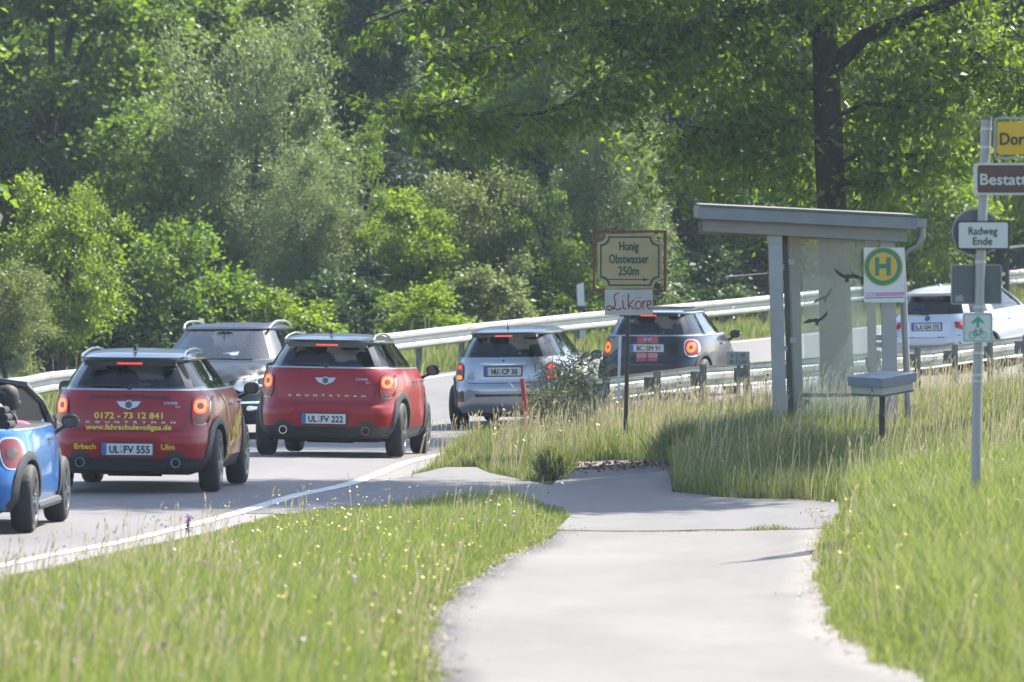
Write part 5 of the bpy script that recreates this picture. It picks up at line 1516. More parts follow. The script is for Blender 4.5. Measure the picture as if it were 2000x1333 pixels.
for pts in ([(1208, 573), (1201, 576), (1200, 585), (1202, 594), (1198, 602), (1190, 606), (1184, 602), (1188, 598), (1198, 602), (1208, 605), (1214, 601)],
            [(1216, 586), (1217, 596), (1219, 604), (1223, 603)],
            [(1227, 574), (1227, 590), (1228, 605)], [(1238, 586), (1230, 594), (1228, 596), (1234, 600), (1239, 605)],
            [(1247, 588), (1242, 592), (1241, 599), (1245, 604), (1250, 602), (1252, 594), (1247, 588)],
            [(1255, 588), (1256, 597), (1256, 605)], [(1256, 594), (1259, 589), (1263, 588)],
            [(1264, 597), (1270, 595), (1271, 589), (1267, 588), (1264, 593), (1265, 601), (1269, 604), (1273, 601)],
            [(1217, 578), (1217.6, 580)], [(1243, 581), (1243.6, 583)], [(1250, 581), (1250.6, 583)]):
    v_, f_ = stroke(pts, 2.4 if len(pts) > 2 else 3.0); sm.add(v_, f_)
sm.build('lettering', M_REDINK, wb)

# ---- tall sign pole on the right-hand bank
d = 62.0
b = px(1905, 970, d); b.z = gz(b.x, b.y); root = empty('sign_pole', b); T = Matrix.Translation(-b)
tag(root, 'tall grey pole carrying yellow, brown and white cycle path signs on the grass bank', 'sign pole')
q = b - Vector((0, 0, 0.25))
m = MB(); m.tube([T @ q, T @ px(1908, 800, d), T @ px(1915, 500, d), T @ px(1927, 232, d)], 0.041, 14); m.build('pole', M_ALU, root, smooth=True)
MB().disc(T @ px(1927, 231, d), 0.043, (0, 0, 1), 0.03, 14).build('pole_cap', M_ALUD, root)
for y in (252, 288, 512, 600, 690, 733, 745):
    xx = np.interp(y, [232, 500, 800], [1927, 1915, 1908])
    MB().disc(T @ px(xx, y, d), 0.046, (0.02, 0, 1), 0.022, 14).build('clamp', M_GALV, root)
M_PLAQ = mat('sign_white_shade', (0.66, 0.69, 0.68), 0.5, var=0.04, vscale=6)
def rim(T, root, name, x0, y0, x1, y1, d, r, w, mt, parent, off):
    a, c = rrect((x0+x1)/2, (y0+y1)/2, x1-x0, y1-y0, r, 5), rrect((x0+x1)/2, (y0+y1)/2, x1-x0-2*w, y1-y0-2*w, max(r-w, 0.5), 5)
    n = len(a)
    vs = [T @ (px(*p_, d) + Vector((0, -off, 0))) for p_ in a] + [T @ (px(*p_, d) + Vector((0, -off, 0))) for p_ in c]
    vs += [T @ (px(*p_, d) + Vector((0, 0.02, 0))) for p_ in a] + [T @ (px(*p_, d) + Vector((0, 0.02, 0))) for p_ in c]
    fs = [(k, (k+1) % n, n+(k+1) % n, n+k) for k in range(n)] + [(2*n+k, 2*n+(k+1) % n, (k+1) % n, k) for k in range(n)] + [(n+k, n+(k+1) % n, 3*n+(k+1) % n, 3*n+k) for k in range(n)]
    return MB().add(vs, fs).build(name, mt, parent)
# yellow direction board in a tube frame
yb_ = plate_px(root, T, 'direction_board', 1947, 238, 2110, 302, d - 0.06, M_YELP, 6)
rim(T, root, 'tube_frame', 1941, 229, 2118, 311, d - 0.06, 9, 4, M_ALU, yb_, 0.01)
text_px(T, 'lettering', 'Dor', 1977, 271, 24, 47, d - 0.06, M_INK, yb_, 0.005, bold=0.7)
# brown board
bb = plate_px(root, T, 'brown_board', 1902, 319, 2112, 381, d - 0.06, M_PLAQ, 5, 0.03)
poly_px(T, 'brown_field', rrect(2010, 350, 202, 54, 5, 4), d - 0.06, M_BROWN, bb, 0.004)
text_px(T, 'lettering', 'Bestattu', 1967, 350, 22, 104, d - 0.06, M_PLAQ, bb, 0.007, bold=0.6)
# round sign seen from behind
rb = MB(); rb.disc(T @ px(1906, 454, d + 0.06), 46 * d / FPX, (0, 1, 0), 0.012, 36); rbo = rb.build('round_sign_back', M_SIGNBACK, root)
ring_px(T, 'round_sign_rim', 1906, 454, 47.5, 44, d + 0.045, M_ALU, rbo, 0.0, 40)
# white plate
wp = plate_px(root, T, 'white_plate', 1869, 432, 1972, 488, d - 0.06, M_INK, 4, 0.02)
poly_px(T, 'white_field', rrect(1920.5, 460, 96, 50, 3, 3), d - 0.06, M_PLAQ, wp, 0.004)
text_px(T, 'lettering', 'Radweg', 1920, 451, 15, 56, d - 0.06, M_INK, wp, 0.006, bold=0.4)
text_px(T, 'lettering', 'Ende', 1919, 471, 15, 37, d - 0.06, M_INK, wp, 0.006, bold=0.4)
# rectangular sign seen from behind
rb = plate_px(root, T, 'sign_back', 1858, 518, 1956, 594, d + 0.05, M_SIGNBACK, 4, 0.015)
rim(T, root, 'sign_back_rim', 1857, 517, 1957, 595, d + 0.045, 5, 2.4, M_ALU, rb, 0.004)
poly_px(T, 'sticker', [(1866, 578), (1880, 576), (1882, 589), (1866, 589)], d + 0.05, M_ALU, rb, 0.003)
# cycle route plate
cp_ = plate_px(root, T, 'cycle_plate', 1880, 611, 1939, 669, d - 0.06, M_PLAQ, 5, 0.012)
M_CYG = mat('cycle_green', (0.03, 0.36, 0.22), 0.5)
rim(T, root, 'green_rim', 1882.5, 613.5, 1936.5, 666.5, d - 0.06, 4, 1.1, M_CYG, cp_, 0.004)
poly_px(T, 'arrow', [(1910, 617), (1923, 631), (1920, 632), (1912.6, 628), (1912.6, 640), (1907.4, 640), (1907.4, 628), (1900, 632), (1897, 631)], d - 0.06, M_CYG, cp_, 0.005)
for cx in (1899.5, 1920.5): ring_px(T, 'bicycle_wheel', cx, 655, 7.4, 6.0, d - 0.06, M_CYG, cp_, 0.005, 20)
bk = MB()
for a, c in (((1899.5, 655), (1905, 646)), ((1905, 646), (1917, 646)), ((1905, 646), (1909.5, 656)), ((1909.5, 656), (1917, 646)), ((1916, 643), (1920.5, 655)), ((1899.5, 655), (1909.5, 656)), ((1903, 643.5), (1907, 643.5)), ((1914, 643), (1919, 642))):
    A_, B_ = Vector(a), Vector(c); dd = (B_ - A_).normalized(); nn = Vector((-dd.y, dd.x)) * 0.8
    vs = [T @ (px(p_.x, p_.y, d - 0.06) + Vector((0, -0.006, 0))) for p_ in (A_ + nn, B_ + nn, B_ - nn, A_ - nn)]
    bk.add(vs, [(0, 1, 2, 3)])
bk.build('bicycle_frame', M_CYG, cp_)

# ---- lidded grit box on a post in front of the shelter
d = 84.5
b = px(1722, 860, d); b.z = gz(b.x, b.y); root = empty('post_box', b); T = Matrix.Translation(-b)
tag(root, 'small box with a slate blue lid on a dark post in front of the shelter', 'box')
q = b - Vector((0, 0, 0.2)); m = MB(); m.bar(T @ q, T @ px(1723, 768, d), 0.06, 0.06, up=(0, 1, 0)); m.build('post', M_POLEB, root)
a0, a1, a2 = px(1656, 736, d - 0.1), px(1724, 740, d - 0.28), px(1790, 728, d)
a3 = px(1722, 724, d + 0.35)
lid_top = [a0, a1, a2, a3]
th = 18 * d / FPX
vs = [T @ p_ for p_ in lid_top] + [T @ (p_ - Vector((0, 0, th))) for p_ in lid_top]
MB().add(vs, [(0, 1, 2, 3), (7, 6, 5, 4)] + [(k, (k+1) % 4, 4 + (k+1) % 4, 4 + k) for k in range(4)]).build('lid', M_SLATE, root)
c_ = sum(lid_top, Vector()) / 4
bt = [c_ + (p_ - c_) * 0.90 - Vector((0, 0, th)) for p_ in lid_top]
vs = [T @ p_ for p_ in bt] + [T @ (p_ - Vector((0, 0, 15 * d / FPX))) for p_ in bt]
MB().add(vs, [(0, 1, 2, 3), (7, 6, 5, 4)] + [(k, (k+1) % 4, 4 + (k+1) % 4, 4 + k) for k in range(4)]).build('box_body', mat('box_cream', (0.42, 0.40, 0.34), 0.7, var=0.1), root)
bt2 = [c_ + (p_ - c_) * 0.93 - Vector((0, 0, th + 15 * d / FPX)) for p_ in lid_top]
vs = [T @ p_ for p_ in bt2] + [T @ (p_ - Vector((0, 0, 0.02))) for p_ in bt2]
MB().add(vs, [(0, 1, 2, 3), (7, 6, 5, 4)] + [(k, (k+1) % 4, 4 + (k+1) % 4, 4 + k) for k in range(4)]).build('box_floor', mat('box_green', (0.03, 0.10, 0.08), 0.6), root)
mid = (bt[0] + bt[1]) / 2; m = MB(); m.bar(T @ (mid + Vector((0.05, -0.02, -0.04))), T @ (mid + Vector((0.12, -0.04, -0.05))), 0.015, 0.03); m.build('latch', mat('rust', (0.20, 0.07, 0.03), 0.8), root)

# ---- kilometre marker beside the near rail
d = 103.5
b = px(1440, 785, d); b.z = gz(b.x, b.y); root = empty('kilometre_marker', b); T = Matrix.Translation(-b)
tag(root, 'small grey kilometre marker plate on a thin post beside the near guard rail', 'marker')
q = b - Vector((0, 0, 0.2)); m = MB(); m.bar(T @ q, T @ px(1443, 705, d), 0.05, 0.03, up=(0, 1, 0)); m.build('post', M_GALVD, root)
kp = plate_px(root, T, 'marker_plate', 1420, 687, 1464, 714, d - 0.05, mat('marker_grey', (0.36, 0.39, 0.35), 0.6), 1, 0.10)
poly_px(T, 'divider', [(1438, 688), (1439.2, 688), (1439.2, 713), (1438, 713)], d - 0.05, M_SIGNBACK, kp)
poly_px(T, 'divider', [(1439.2, 700), (1462, 700), (1462, 701), (1439.2, 701)], d - 0.05, M_SIGNBACK, kp)
for s_, cx, cy, w in (('B', 1430, 695, 4), ('30', 1429, 707, 9), ('120', 1450, 694, 12), ('2.04', 1450, 707, 16)):
    text_px(T, 'lettering', s_, cx, cy, 6.5, w, d - 0.05, M_SIGNBACK, kp, 0.004, bold=0.35)

# ---- delineator posts
def delineator(label, x_top, y_top, x_bot, y_bot, d, w, black):
    b = px(x_bot, y_bot, d); b.z = gz(b.x, b.y)
    root = empty('delineator_post', b); T = Matrix.Translation(-b)
    tag(root, label, 'post')
    top = px(x_top, y_top, d) - b
    wd = w * d / FPX
    def sec(z, k=1.0):
        o_ = top * (z / top.z)
        return [(o_.x - wd/2*k, 0.0, z), (o_.x + wd/2*k, 0.02, z), (o_.x + wd/2*k*0.7, 0.11, z), (o_.x - wd/2*k*0.7, 0.11, z)]
    H = top.z
    def piece(z0, z1, name, mt, k=1.0, slant=0.0):
        a, c = sec(z0, k), sec(z1, k)
        if slant: c = [(p_[0], p_[1], p_[2] + (slant if i in (0, 3) else -slant)) for i, p_ in enumerate(c)]
        if slant and z0 > 0.01 and name == 'reflector_band': a = [(p_[0], p_[1], p_[2] + (slant if i in (0, 3) else -slant)) for i, p_ in enumerate(a)]
        return MB().add(a + c, [(3, 2, 1, 0), (4, 5, 6, 7)] + [(k_, (k_+1) % 4, 4 + (k_+1) % 4, 4 + k_) for k_ in range(4)]).build(name, mt, root)
    M_DW = mat('post_white', (0.72, 0.73, 0.72), 0.5, var=0.08)
    if black:
        piece(-0.3, H * 0.36, 'post_body', M_DW)
        piece(H * 0.36, H * 0.66, 'black_band', M_INK)
        MB().box(top * 0.5 + Vector((0, -0.006, 0)), (wd * 0.35, 0.012, 0.16)).build('reflector', M_CHROME, root)
        piece(H * 0.66, H, 'post_top', M_DW, slant=-0.02)
    else:
        piece(-0.3, H - 0.03, 'post_body', M_DW, slant=-0.03)
    return root
delineator('white delineator post with black band behind the far guard rail', 1133, 555, 1139, 660, 140.6, 14, True)
d = 101.0
b = px(1207, 800, d); b.z = gz(b.x, b.y); root = empty('delineator_post', b); T = Matrix.Translation(-b)
tag(root, 'plain white delineator post seen from its edge beside the honey sign pole', 'post')
pts = [(1193, 664), (1203, 655), (1210, 654), (1214, 660), (1210, 745)]
m = MB()
q = [(1190, 693), (1196, 662), (1206, 655), (1210, 655)]
front = [(1208, 655), (1214, 657), (1210, 800), (1205, 800)]
vs = [T @ px(a, c, d) for a, c in front] + [T @ (px(a, c, d) + Vector((0, 0.1, 0))) for a, c in front]
m.add(vs, [(0, 1, 2, 3), (7, 6, 5, 4)] + [(k, (k+1) % 4, 4 + (k+1) % 4, 4 + k) for k in range(4)]); m.build('post_body', mat('post_white', (0, 0, 0)), root)
wing = [(1195, 668), (1203, 657), (1208, 655), (1207, 681), (1193, 690)]
n = 5
vs = [T @ px(a, c, d + 0.02) for a, c in wing] + [T @ (px(a, c, d + 0.02) + Vector((0, 0.06, 0))) for a, c in wing]
MB().add(vs, [tuple(range(n)), tuple(range(2*n - 1, n - 1, -1))] + [(k, (k+1) % n, n + (k+1) % n, n + k) for k in range(n)]).build('post_wing', mat('post_grey_side', (0.42, 0.40, 0.37), 0.6), root)

# ---- red marker post leaning in the grass
d = 96.5
b = px(1029, 850, d); b.z = gz(b.x, b.y); root = empty('marker_post', b); T = Matrix.Translation(-b)
tag(root, 'short leaning red marker post in the grass in front of the silver car', 'post')
m = MB(); m.tube([T @ (b - Vector((0, 0, 0.15))), T @ px(1024, 780, d), T @ px(1020, 742, d)], 0.030, 12); m.build('post_body', mat('red_post', (0.50, 0.035, 0.02), 0.5, var=0.12, vscale=10), root, smooth=True)
MB().disc(T @ px(1020, 741, d), 0.031, (0, 0, 1), 0.012, 12).build('post_cap', mat('red_post', (0, 0, 0)), root)

# ---- railing of the bridge behind the trees, far right
d0_, d1_ = 163.0, 172.0
b = px(1812, 548, d0_); root = empty('bridge_railing', b); T = Matrix.Translation(-b)
tag(root, 'dark metal railing with upright bars beyond the far guard rail', 'railing')
A_, B_ = px(1800, 502, d0_), px(2090, 470, d1_)
h_ = Vector((0, 0, -0.62))
m = MB(); m.bar(T @ A_, T @ B_, 0.06, 0.05); m.build('top_rail', M_GALV, root)
m = MB(); m.bar(T @ (A_ + h_), T @ (B_ + h_), 0.05, 0.04); m.build('bottom_rail', M_GALVD, root)
bars = MB()
for k in range(70):
    p_ = A_.lerp(B_, (k + 0.5) / 70); bars.bar(T @ (p_ + h_), T @ p_, 0.022, 0.022, up=(0, 1, 0))
bars.build('upright_bars', mat('dark_steel', (0.05, 0.055, 0.055), 0.6), root)['kind'] = 'stuff'
for k in range(5):
    p_ = A_.lerp(B_, k / 4); m = MB(); m.bar(T @ (p_ + h_ - Vector((0, 0, 0.8))), T @ p_, 0.06, 0.06, up=(0, 1, 0)); m.build('post', mat('dark_steel', (0, 0, 0)), root)
# ---- thin steel frame standing behind the far rail
d = 153.0
b = px(1460, 612, d); root = empty('steel_frame', b); T = Matrix.Translation(-b)
tag(root, 'thin grey steel hoop standing in the dark undergrowth behind the far guard rail', 'frame')
m = MB(); m.tube([T @ px(1418, 640, d), T @ px(1417, 541, d), T @ px(1500, 535, d + 0.5)], 0.014, 8); m.build('hoop', mat('dark_steel', (0, 0, 0)), root, smooth=True)
m = MB(); m.tube([T @ px(1500, 535, d + 0.5), T @ px(1500, 636, d + 0.5)], 0.014, 8); m.build('post', mat('dark_steel', (0, 0, 0)), root, smooth=True)

# ------------------------------------------------------------------ vegetation
def unit(v):
    return v / (np.linalg.norm(v, axis=1)[:, None] + 1e-9)

def leaf_quads(P, length, width, droop=0.3, out=None, upbias=0.6, fold=0.12, r=None):
    """diamond leaves at points P; returns verts, faces"""
    r = r or rng
    n = len(P)
    a = r.normal(size=(n, 3)); a[:, 2] = a[:, 2] * 0.6 - droop
    if out is not None: a += out * 0.8
    a = unit(a)
    nn = r.normal(size=(n, 3)) * 0.75; nn[:, 2] += upbias
    s_ = unit(np.cross(a, nn)); nn = np.cross(s_, a)
    L = (length * r.uniform(0.65, 1.25, n))[:, None]; W = (width * r.uniform(0.7, 1.25, n))[:, None]
    v0 = P; v2 = P + a * L
    mid = P + a * L * 0.45
    v1 = mid + s_ * W / 2 + nn * L * fold; v3 = mid - s_ * W / 2 + nn * L * fold
    V = np.stack([v0, v1, v2, v3], 1).reshape(-1, 3)
    F = np.arange(4 * n).reshape(n, 4)
    return V, F

def crown_points(rx, ry, rz, nclump, per, csize, r, flat=0.55, low=0.0, shell=0.55):
    """leaf positions gathered in clumps through an uneven ellipsoid"""
    d = unit(r.normal(size=(nclump, 3)))
    rad = r.uniform(shell ** 2, 1.0, nclump) ** 0.5
    lump = 1 + 0.28 * np.sin(d[:, 0] * 5 + 1.3) * np.cos(d[:, 2] * 4 + d[:, 1] * 3)
    c = d * (rad * lump)[:, None] * [rx, ry, rz]
    m = r.poisson(per, nclump)
    ci = np.repeat(np.arange(nclump), m)
    sz = (csize * r.uniform(0.55, 1.35, nclump))[ci][:, None]
    off = r.normal(size=(len(ci), 3)) * [0.46, 0.46, 0.46 * flat] * sz
    # shoots: droop at the rim of a clump
    off[:, 2] -= 0.25 * (off[:, 0] ** 2 + off[:, 1] ** 2) / (sz[:, 0] + 1e-6)
    return c[ci] + off, c, unit(c)[ci], (r.uniform(0.68, 1.4, nclump))[ci]

M_BARK = mat('bark', (0.055, 0.045, 0.036), 0.95, var=0.5, vscale=14, bump=0.8, bscale=30)
M_BARKG = mat('bark_grey', (0.13, 0.12, 0.10), 0.95, var=0.4, vscale=14, bump=0.8, bscale=30)
LM = {
    'maple': leaf_mat('maple_leaf', [(0.050, 0.105, 0.024), (0.085, 0.160, 0.032), (0.130, 0.215, 0.036), (0.07, 0.135, 0.030)], 0.50, 0.55, 0.4, (1.8, 1.7, 0.5)),
    'lime': leaf_mat('lime_leaf', [(0.075, 0.145, 0.020), (0.115, 0.200, 0.026), (0.165, 0.240, 0.030), (0.090, 0.165, 0.026)], 0.54, 0.48, 0.45, (1.9, 1.75, 0.45)),
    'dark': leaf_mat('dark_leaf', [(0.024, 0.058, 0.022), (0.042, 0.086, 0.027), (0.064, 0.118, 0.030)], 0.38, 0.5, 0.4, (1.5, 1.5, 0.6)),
    'willow': leaf_mat('willow_leaf', [(0.12, 0.18, 0.09), (0.165, 0.225, 0.115), (0.14, 0.205, 0.09), (0.21, 0.265, 0.16)], 0.42, 0.50, 0.45, (1.5, 1.45, 0.75)),
    'olive': leaf_mat('olive_leaf', [(0.11, 0.155, 0.06), (0.145, 0.195, 0.08), (0.185, 0.225, 0.095)], 0.44, 0.50, 0.45, (1.5, 1.45, 0.65)),
    'ash': leaf_mat('ash_leaf', [(0.070, 0.135, 0.030), (0.105, 0.185, 0.036), (0.145, 0.23, 0.042)], 0.52, 0.55, 0.4, (1.8, 1.7, 0.5)),
    'needle': leaf_mat('spruce_needles', [(0.030, 0.066, 0.036), (0.046, 0.090, 0.044), (0.058, 0.105, 0.048)], 0.18, 0.55, 0.35),
    'cherry': leaf_mat('cherry_leaf', [(0.042, 0.084, 0.020), (0.062, 0.116, 0.024), (0.085, 0.142, 0.026), (0.11, 0.165, 0.028)], 0.52, 0.5, 0.4, (2.3, 2.1, 0.4), k=0.92),
}
#       rx, ry, rz, clumps, leaves/clump, clump size, leaf length, width, droop, upbias
KIND = {
    'maple':  dict(dim=(2.6, 2.4, 3.2), n=125, per=290, cs=0.66, L=0.125, W=0.098, droop=0.5, up=0.95, flat=0.5),
    'lime':   dict(dim=(2.0, 1.9, 2.3), n=85, per=240, cs=0.58, L=0.115, W=0.082, droop=0.3, up=0.85, flat=0.6),
    'dark':   dict(dim=(3.4, 3.0, 4.6), n=170, per=240, cs=0.85, L=0.165, W=0.125, droop=0.4, up=0.8, flat=0.6),
    'willow': dict(dim=(2.1, 1.9, 3.0), n=150, per=330, cs=0.50, L=0.11, W=0.036, shell=0.2, droop=-0.15, up=0.2, flat=1.1),
    'olive':  dict(dim=(1.5, 1.4, 1.8), n=80, per=300, cs=0.44, L=0.09, W=0.038, shell=0.2, droop=0.1, up=0.3, flat=0.8),
    'ash':    dict(dim=(1.9, 1.8, 2.4), n=95, per=270, cs=0.58, L=0.135, W=0.055, droop=0.35, up=0.85, flat=0.6),
    'bush':   dict(dim=(1.1, 1.0, 1.1), n=40, per=220, cs=0.48, L=0.115, W=0.085, droop=0.2, up=0.85, flat=0.7),
}
CROWNS = {}
def crown_mesh(kind, var, lm):
    key = (kind, var, lm)
    if key in CROWNS: return CROWNS[key]
    k = KIND[kind]
    r = np.random.default_rng(abs(hash_str(kind)) % 1000 + var * 17)
    base = (kind, var)
    P, cl, out, lf = crown_points(*k['dim'], k['n'], k['per'], k['cs'], r, k['flat'], shell=k.get('shell', 0.55))
    V, F = leaf_quads(P, k['L'] * lf, k['W'] * lf, k['droop'], out, k['up'], r=r)
    me = mesh_np('crown', V, F, LM[lm])
    CROWNS[key] = (me, cl)
    return CROWNS[key]
def hash_str(s_):
    h = 7
    for ch in s_: h = (h * 31 + ord(ch)) % 100003
    return h

def tree(name, label, kind, var, xp, yc, rxp, ryp, d, lm=None, bark=None, group='trees and bushes beyond the guard rail', rz=0.0, cat='tree', dscale=1.0, trunk=True):
    """crown centred at photo pixel (xp, yc) with half-size rxp by ryp pixels at depth d, on a trunk from the ground"""
    lm = lm or {'bush': 'lime'}.get(kind, kind)
    me, cl = crown_mesh(kind, var, lm)
    k = KIND[kind]['dim']
    c = px(xp, yc, d)
    zg = gz(c.x, min(c.y, 255)) - 0.1
    root = empty(name, (c.x, c.y, zg), rz)
    tag(root, label, cat, group)
    co = link(bpy.data.objects.new('crown', me), root)
    sx = rxp * d / FPX / k[0]; sz = ryp * d / FPX / k[2]
    co.location = (0, 0, c.z - zg)
    co.scale = (sx, (sx + sz) / 2 * dscale, sz)
    h = c.z - zg
    r = np.random.default_rng(abs(int(xp * 7 + yc + d)))
    tw = max(0.05, 0.035 * h)
    m = MB()
    lean = Vector((r.uniform(-0.3, 0.3), r.uniform(-0.3, 0.3), 0))
    pts = [Vector((0, 0, -0.2)), Vector((0, 0, h * 0.25)) + lean * 0.2, Vector((0, 0, h * 0.6)) + lean * 0.6, Vector((0, 0, h)) + lean, Vector((0, 0, h + k[2] * sz * 0.6)) + lean]
    m.tube(pts, [tw * 1.25, tw, tw * 0.8, tw * 0.5, tw * 0.15], 9)
    m.build('trunk', bark or M_BARK, root, smooth=True)
    m = MB()
    for i in r.choice(len(cl), 8 if kind in ('willow', 'olive') else min(22, len(cl)), replace=False):
        e = Vector((cl[i, 0] * sx, cl[i, 1] * co.scale[1], cl[i, 2] * sz + h))
        t_ = float(np.clip((e.z - 0.7 * abs(e.x)) / (h * 1.2), 0.2, 0.9))
        s0 = pts[1].lerp(pts[3], t_)
        mid = (s0 + e) / 2 + Vector((0, 0, 0.12 * (e - s0).length))
        m.tube([s0, mid, e], [tw * 0.35, tw * 0.2, tw * 0.06], 5)
    m.build('branches', bark or M_BARK, root, smooth=True)['kind'] = 'stuff'
    return root

# wall of wood at the back
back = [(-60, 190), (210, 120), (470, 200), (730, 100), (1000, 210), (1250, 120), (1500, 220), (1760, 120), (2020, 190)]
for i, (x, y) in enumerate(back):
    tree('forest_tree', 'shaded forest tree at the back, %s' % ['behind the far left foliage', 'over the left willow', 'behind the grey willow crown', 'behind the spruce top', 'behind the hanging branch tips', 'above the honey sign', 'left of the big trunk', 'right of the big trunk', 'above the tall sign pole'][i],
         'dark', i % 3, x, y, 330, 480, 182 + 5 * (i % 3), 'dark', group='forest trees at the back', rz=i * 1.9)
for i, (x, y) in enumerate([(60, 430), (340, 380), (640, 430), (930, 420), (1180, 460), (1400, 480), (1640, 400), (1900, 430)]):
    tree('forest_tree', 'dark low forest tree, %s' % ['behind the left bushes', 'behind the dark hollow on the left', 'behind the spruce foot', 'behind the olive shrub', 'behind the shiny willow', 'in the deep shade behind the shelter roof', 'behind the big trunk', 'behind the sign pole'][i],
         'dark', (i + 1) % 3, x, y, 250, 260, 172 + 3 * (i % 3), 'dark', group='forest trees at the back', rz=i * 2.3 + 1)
# tall closed canopy above and to the right, shading the inside of the wood
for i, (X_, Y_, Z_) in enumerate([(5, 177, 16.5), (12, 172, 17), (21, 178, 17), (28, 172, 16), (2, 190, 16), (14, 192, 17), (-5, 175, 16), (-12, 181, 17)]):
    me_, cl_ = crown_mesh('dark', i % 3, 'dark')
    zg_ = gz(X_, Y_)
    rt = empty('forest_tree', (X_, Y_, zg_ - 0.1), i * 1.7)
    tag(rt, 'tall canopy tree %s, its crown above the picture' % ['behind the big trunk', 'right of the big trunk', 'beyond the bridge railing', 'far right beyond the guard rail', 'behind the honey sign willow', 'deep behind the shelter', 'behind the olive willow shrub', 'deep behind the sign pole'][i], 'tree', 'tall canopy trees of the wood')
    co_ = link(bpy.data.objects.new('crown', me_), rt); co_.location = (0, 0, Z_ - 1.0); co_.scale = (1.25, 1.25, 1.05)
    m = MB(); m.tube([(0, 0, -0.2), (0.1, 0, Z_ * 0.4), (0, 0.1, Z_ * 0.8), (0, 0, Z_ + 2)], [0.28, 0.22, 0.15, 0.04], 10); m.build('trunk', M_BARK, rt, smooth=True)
# middle row
tree('maple_tree', 'large maple with glossy leaves filling the upper left corner', 'maple', 0, 90, 190, 290, 330, 160, rz=0.4)
tree('maple_tree', 'maple with bright leaf clusters left of the grey willow', 'maple', 1, 330, 420, 170, 220, 154, rz=2.0)
tree('maple_tree', 'maple rising behind the top of the grey willow', 'maple', 1, 330, 60, 230, 190, 166, rz=4.1)
tree('willow_tree', 'tall grey-green willow with fine leaves above the oncoming car', 'willow', 0, 490, 360, 180, 330, 152, bark=M_BARKG, rz=0.2)
tree('willow_tree', 'lower grey-green willow bush right of the tall willow', 'willow', 1, 600, 480, 120, 190, 149, bark=M_BARKG, rz=1.2)
tree('ash_tree', 'bright ash with feathered leaves left of the spruce', 'ash', 0, 640, 130, 150, 220, 163, rz=0.5)
tree('ash_tree', 'young ash beside the spruce, half way up', 'ash', 1, 690, 400, 75, 160, 153, rz=2.5)
tree('willow_tree', 'olive willow shrub in front of the dark gap in the middle', 'olive', 0, 950, 480, 125, 170, 150, bark=M_BARKG, rz=0.9)
tree('willow_tree', 'shiny silver-leaved willow behind the honey sign', 'willow', 1, 1200, 360, 125, 270, 152, 'willow', M_BARKG, rz=2.9)
tree('hazel_bush', 'bright green hazel with large leaves under the spruce', 'lime', 0, 800, 500, 105, 130, 149, rz=0.8)
tree('hazel_bush', 'leafy bush right of the olive willow shrub', 'lime', 1, 1050, 500, 75, 150, 150, 'maple', rz=2.2)
tree('lime_tree', 'yellow-green tree lit from behind, right of the shelter roof', 'lime', 0, 1790, 430, 110, 190, 154, rz=1.6)
tree('lime_tree', 'yellow-green tree lit from behind, above the tall sign pole', 'lime', 1, 1960, 250, 150, 230, 158, rz=3.3)
tree('lime_tree', 'sunlit tree between the hanging branch and the big trunk', 'lime', 1, 1470, 330, 120, 150, 160, 'ash', rz=5.0)
for lb_, kd_, v_, x_, y_, a_, b_, d_, lm_ in (
        ('leafy maple filling the wood between the left maples', 'maple', 0, 210, 300, 170, 200, 163, 'maple'),
        ('green ash behind the two willows', 'ash', 1, 560, 230, 150, 200, 165, 'ash'),
        ('dark maple behind the olive willow shrub', 'maple', 1, 860, 330, 150, 200, 163, 'maple'),
        ('green maple under the hanging branch', 'maple', 0, 1060, 320, 150, 210, 164, 'maple'),
        ('leafy ash behind the hanging branch tips', 'ash', 0, 900, 80, 170, 190, 170, 'ash'),
        ('maple left of the big trunk above the shelter roof', 'maple', 1, 1540, 300, 150, 170, 168, 'maple'),
        ('maple right of the big trunk above the shelter roof', 'maple', 0, 1720, 330, 150, 170, 170, 'maple'),
        ('maple above the honey sign and behind the shiny willow', 'maple', 1, 1260, 180, 160, 200, 168, 'maple')):
    tree('maple_tree' if kd_ == 'maple' else 'ash_tree', lb_, kd_, v_, x_, y_, a_, b_, d_, lm_, rz=x_ * 0.01)
for i_, (lb_, kd_, X_, Y_, h_, w_) in enumerate((
        ('maple left of the picture edge, beyond the bend', 'maple', -14.5, 150, 6.5, 4.2), ('dark tree left of the picture edge, further up', 'dark', -19.0, 162, 8.0, 4.6), ('ash left of the picture edge, beyond the rail', 'ash', -18.5, 138, 5.0, 3.6),
        ('dark tree far left of the picture', 'dark', -25.0, 150, 8.0, 5.0), ('maple far left of the picture', 'maple', -27.0, 134, 6.5, 4.2), ('dark tree right of the picture edge', 'dark', 19.5, 186, 9.0, 4.6), ('maple right of the picture edge', 'maple', 24.0, 196, 8.5, 4.6))):
    zc_ = gz(X_, Y_) + h_
    tree('forest_tree', lb_, kd_, i_ % 2, 1000 + X_ * FPX / Y_, YH - (zc_ - CAMZ) * FPX / Y_, w_ * FPX / Y_, h_ * 0.95 * FPX / Y_, Y_, kd_, group='forest trees at the back', rz=i_ * 1.1)
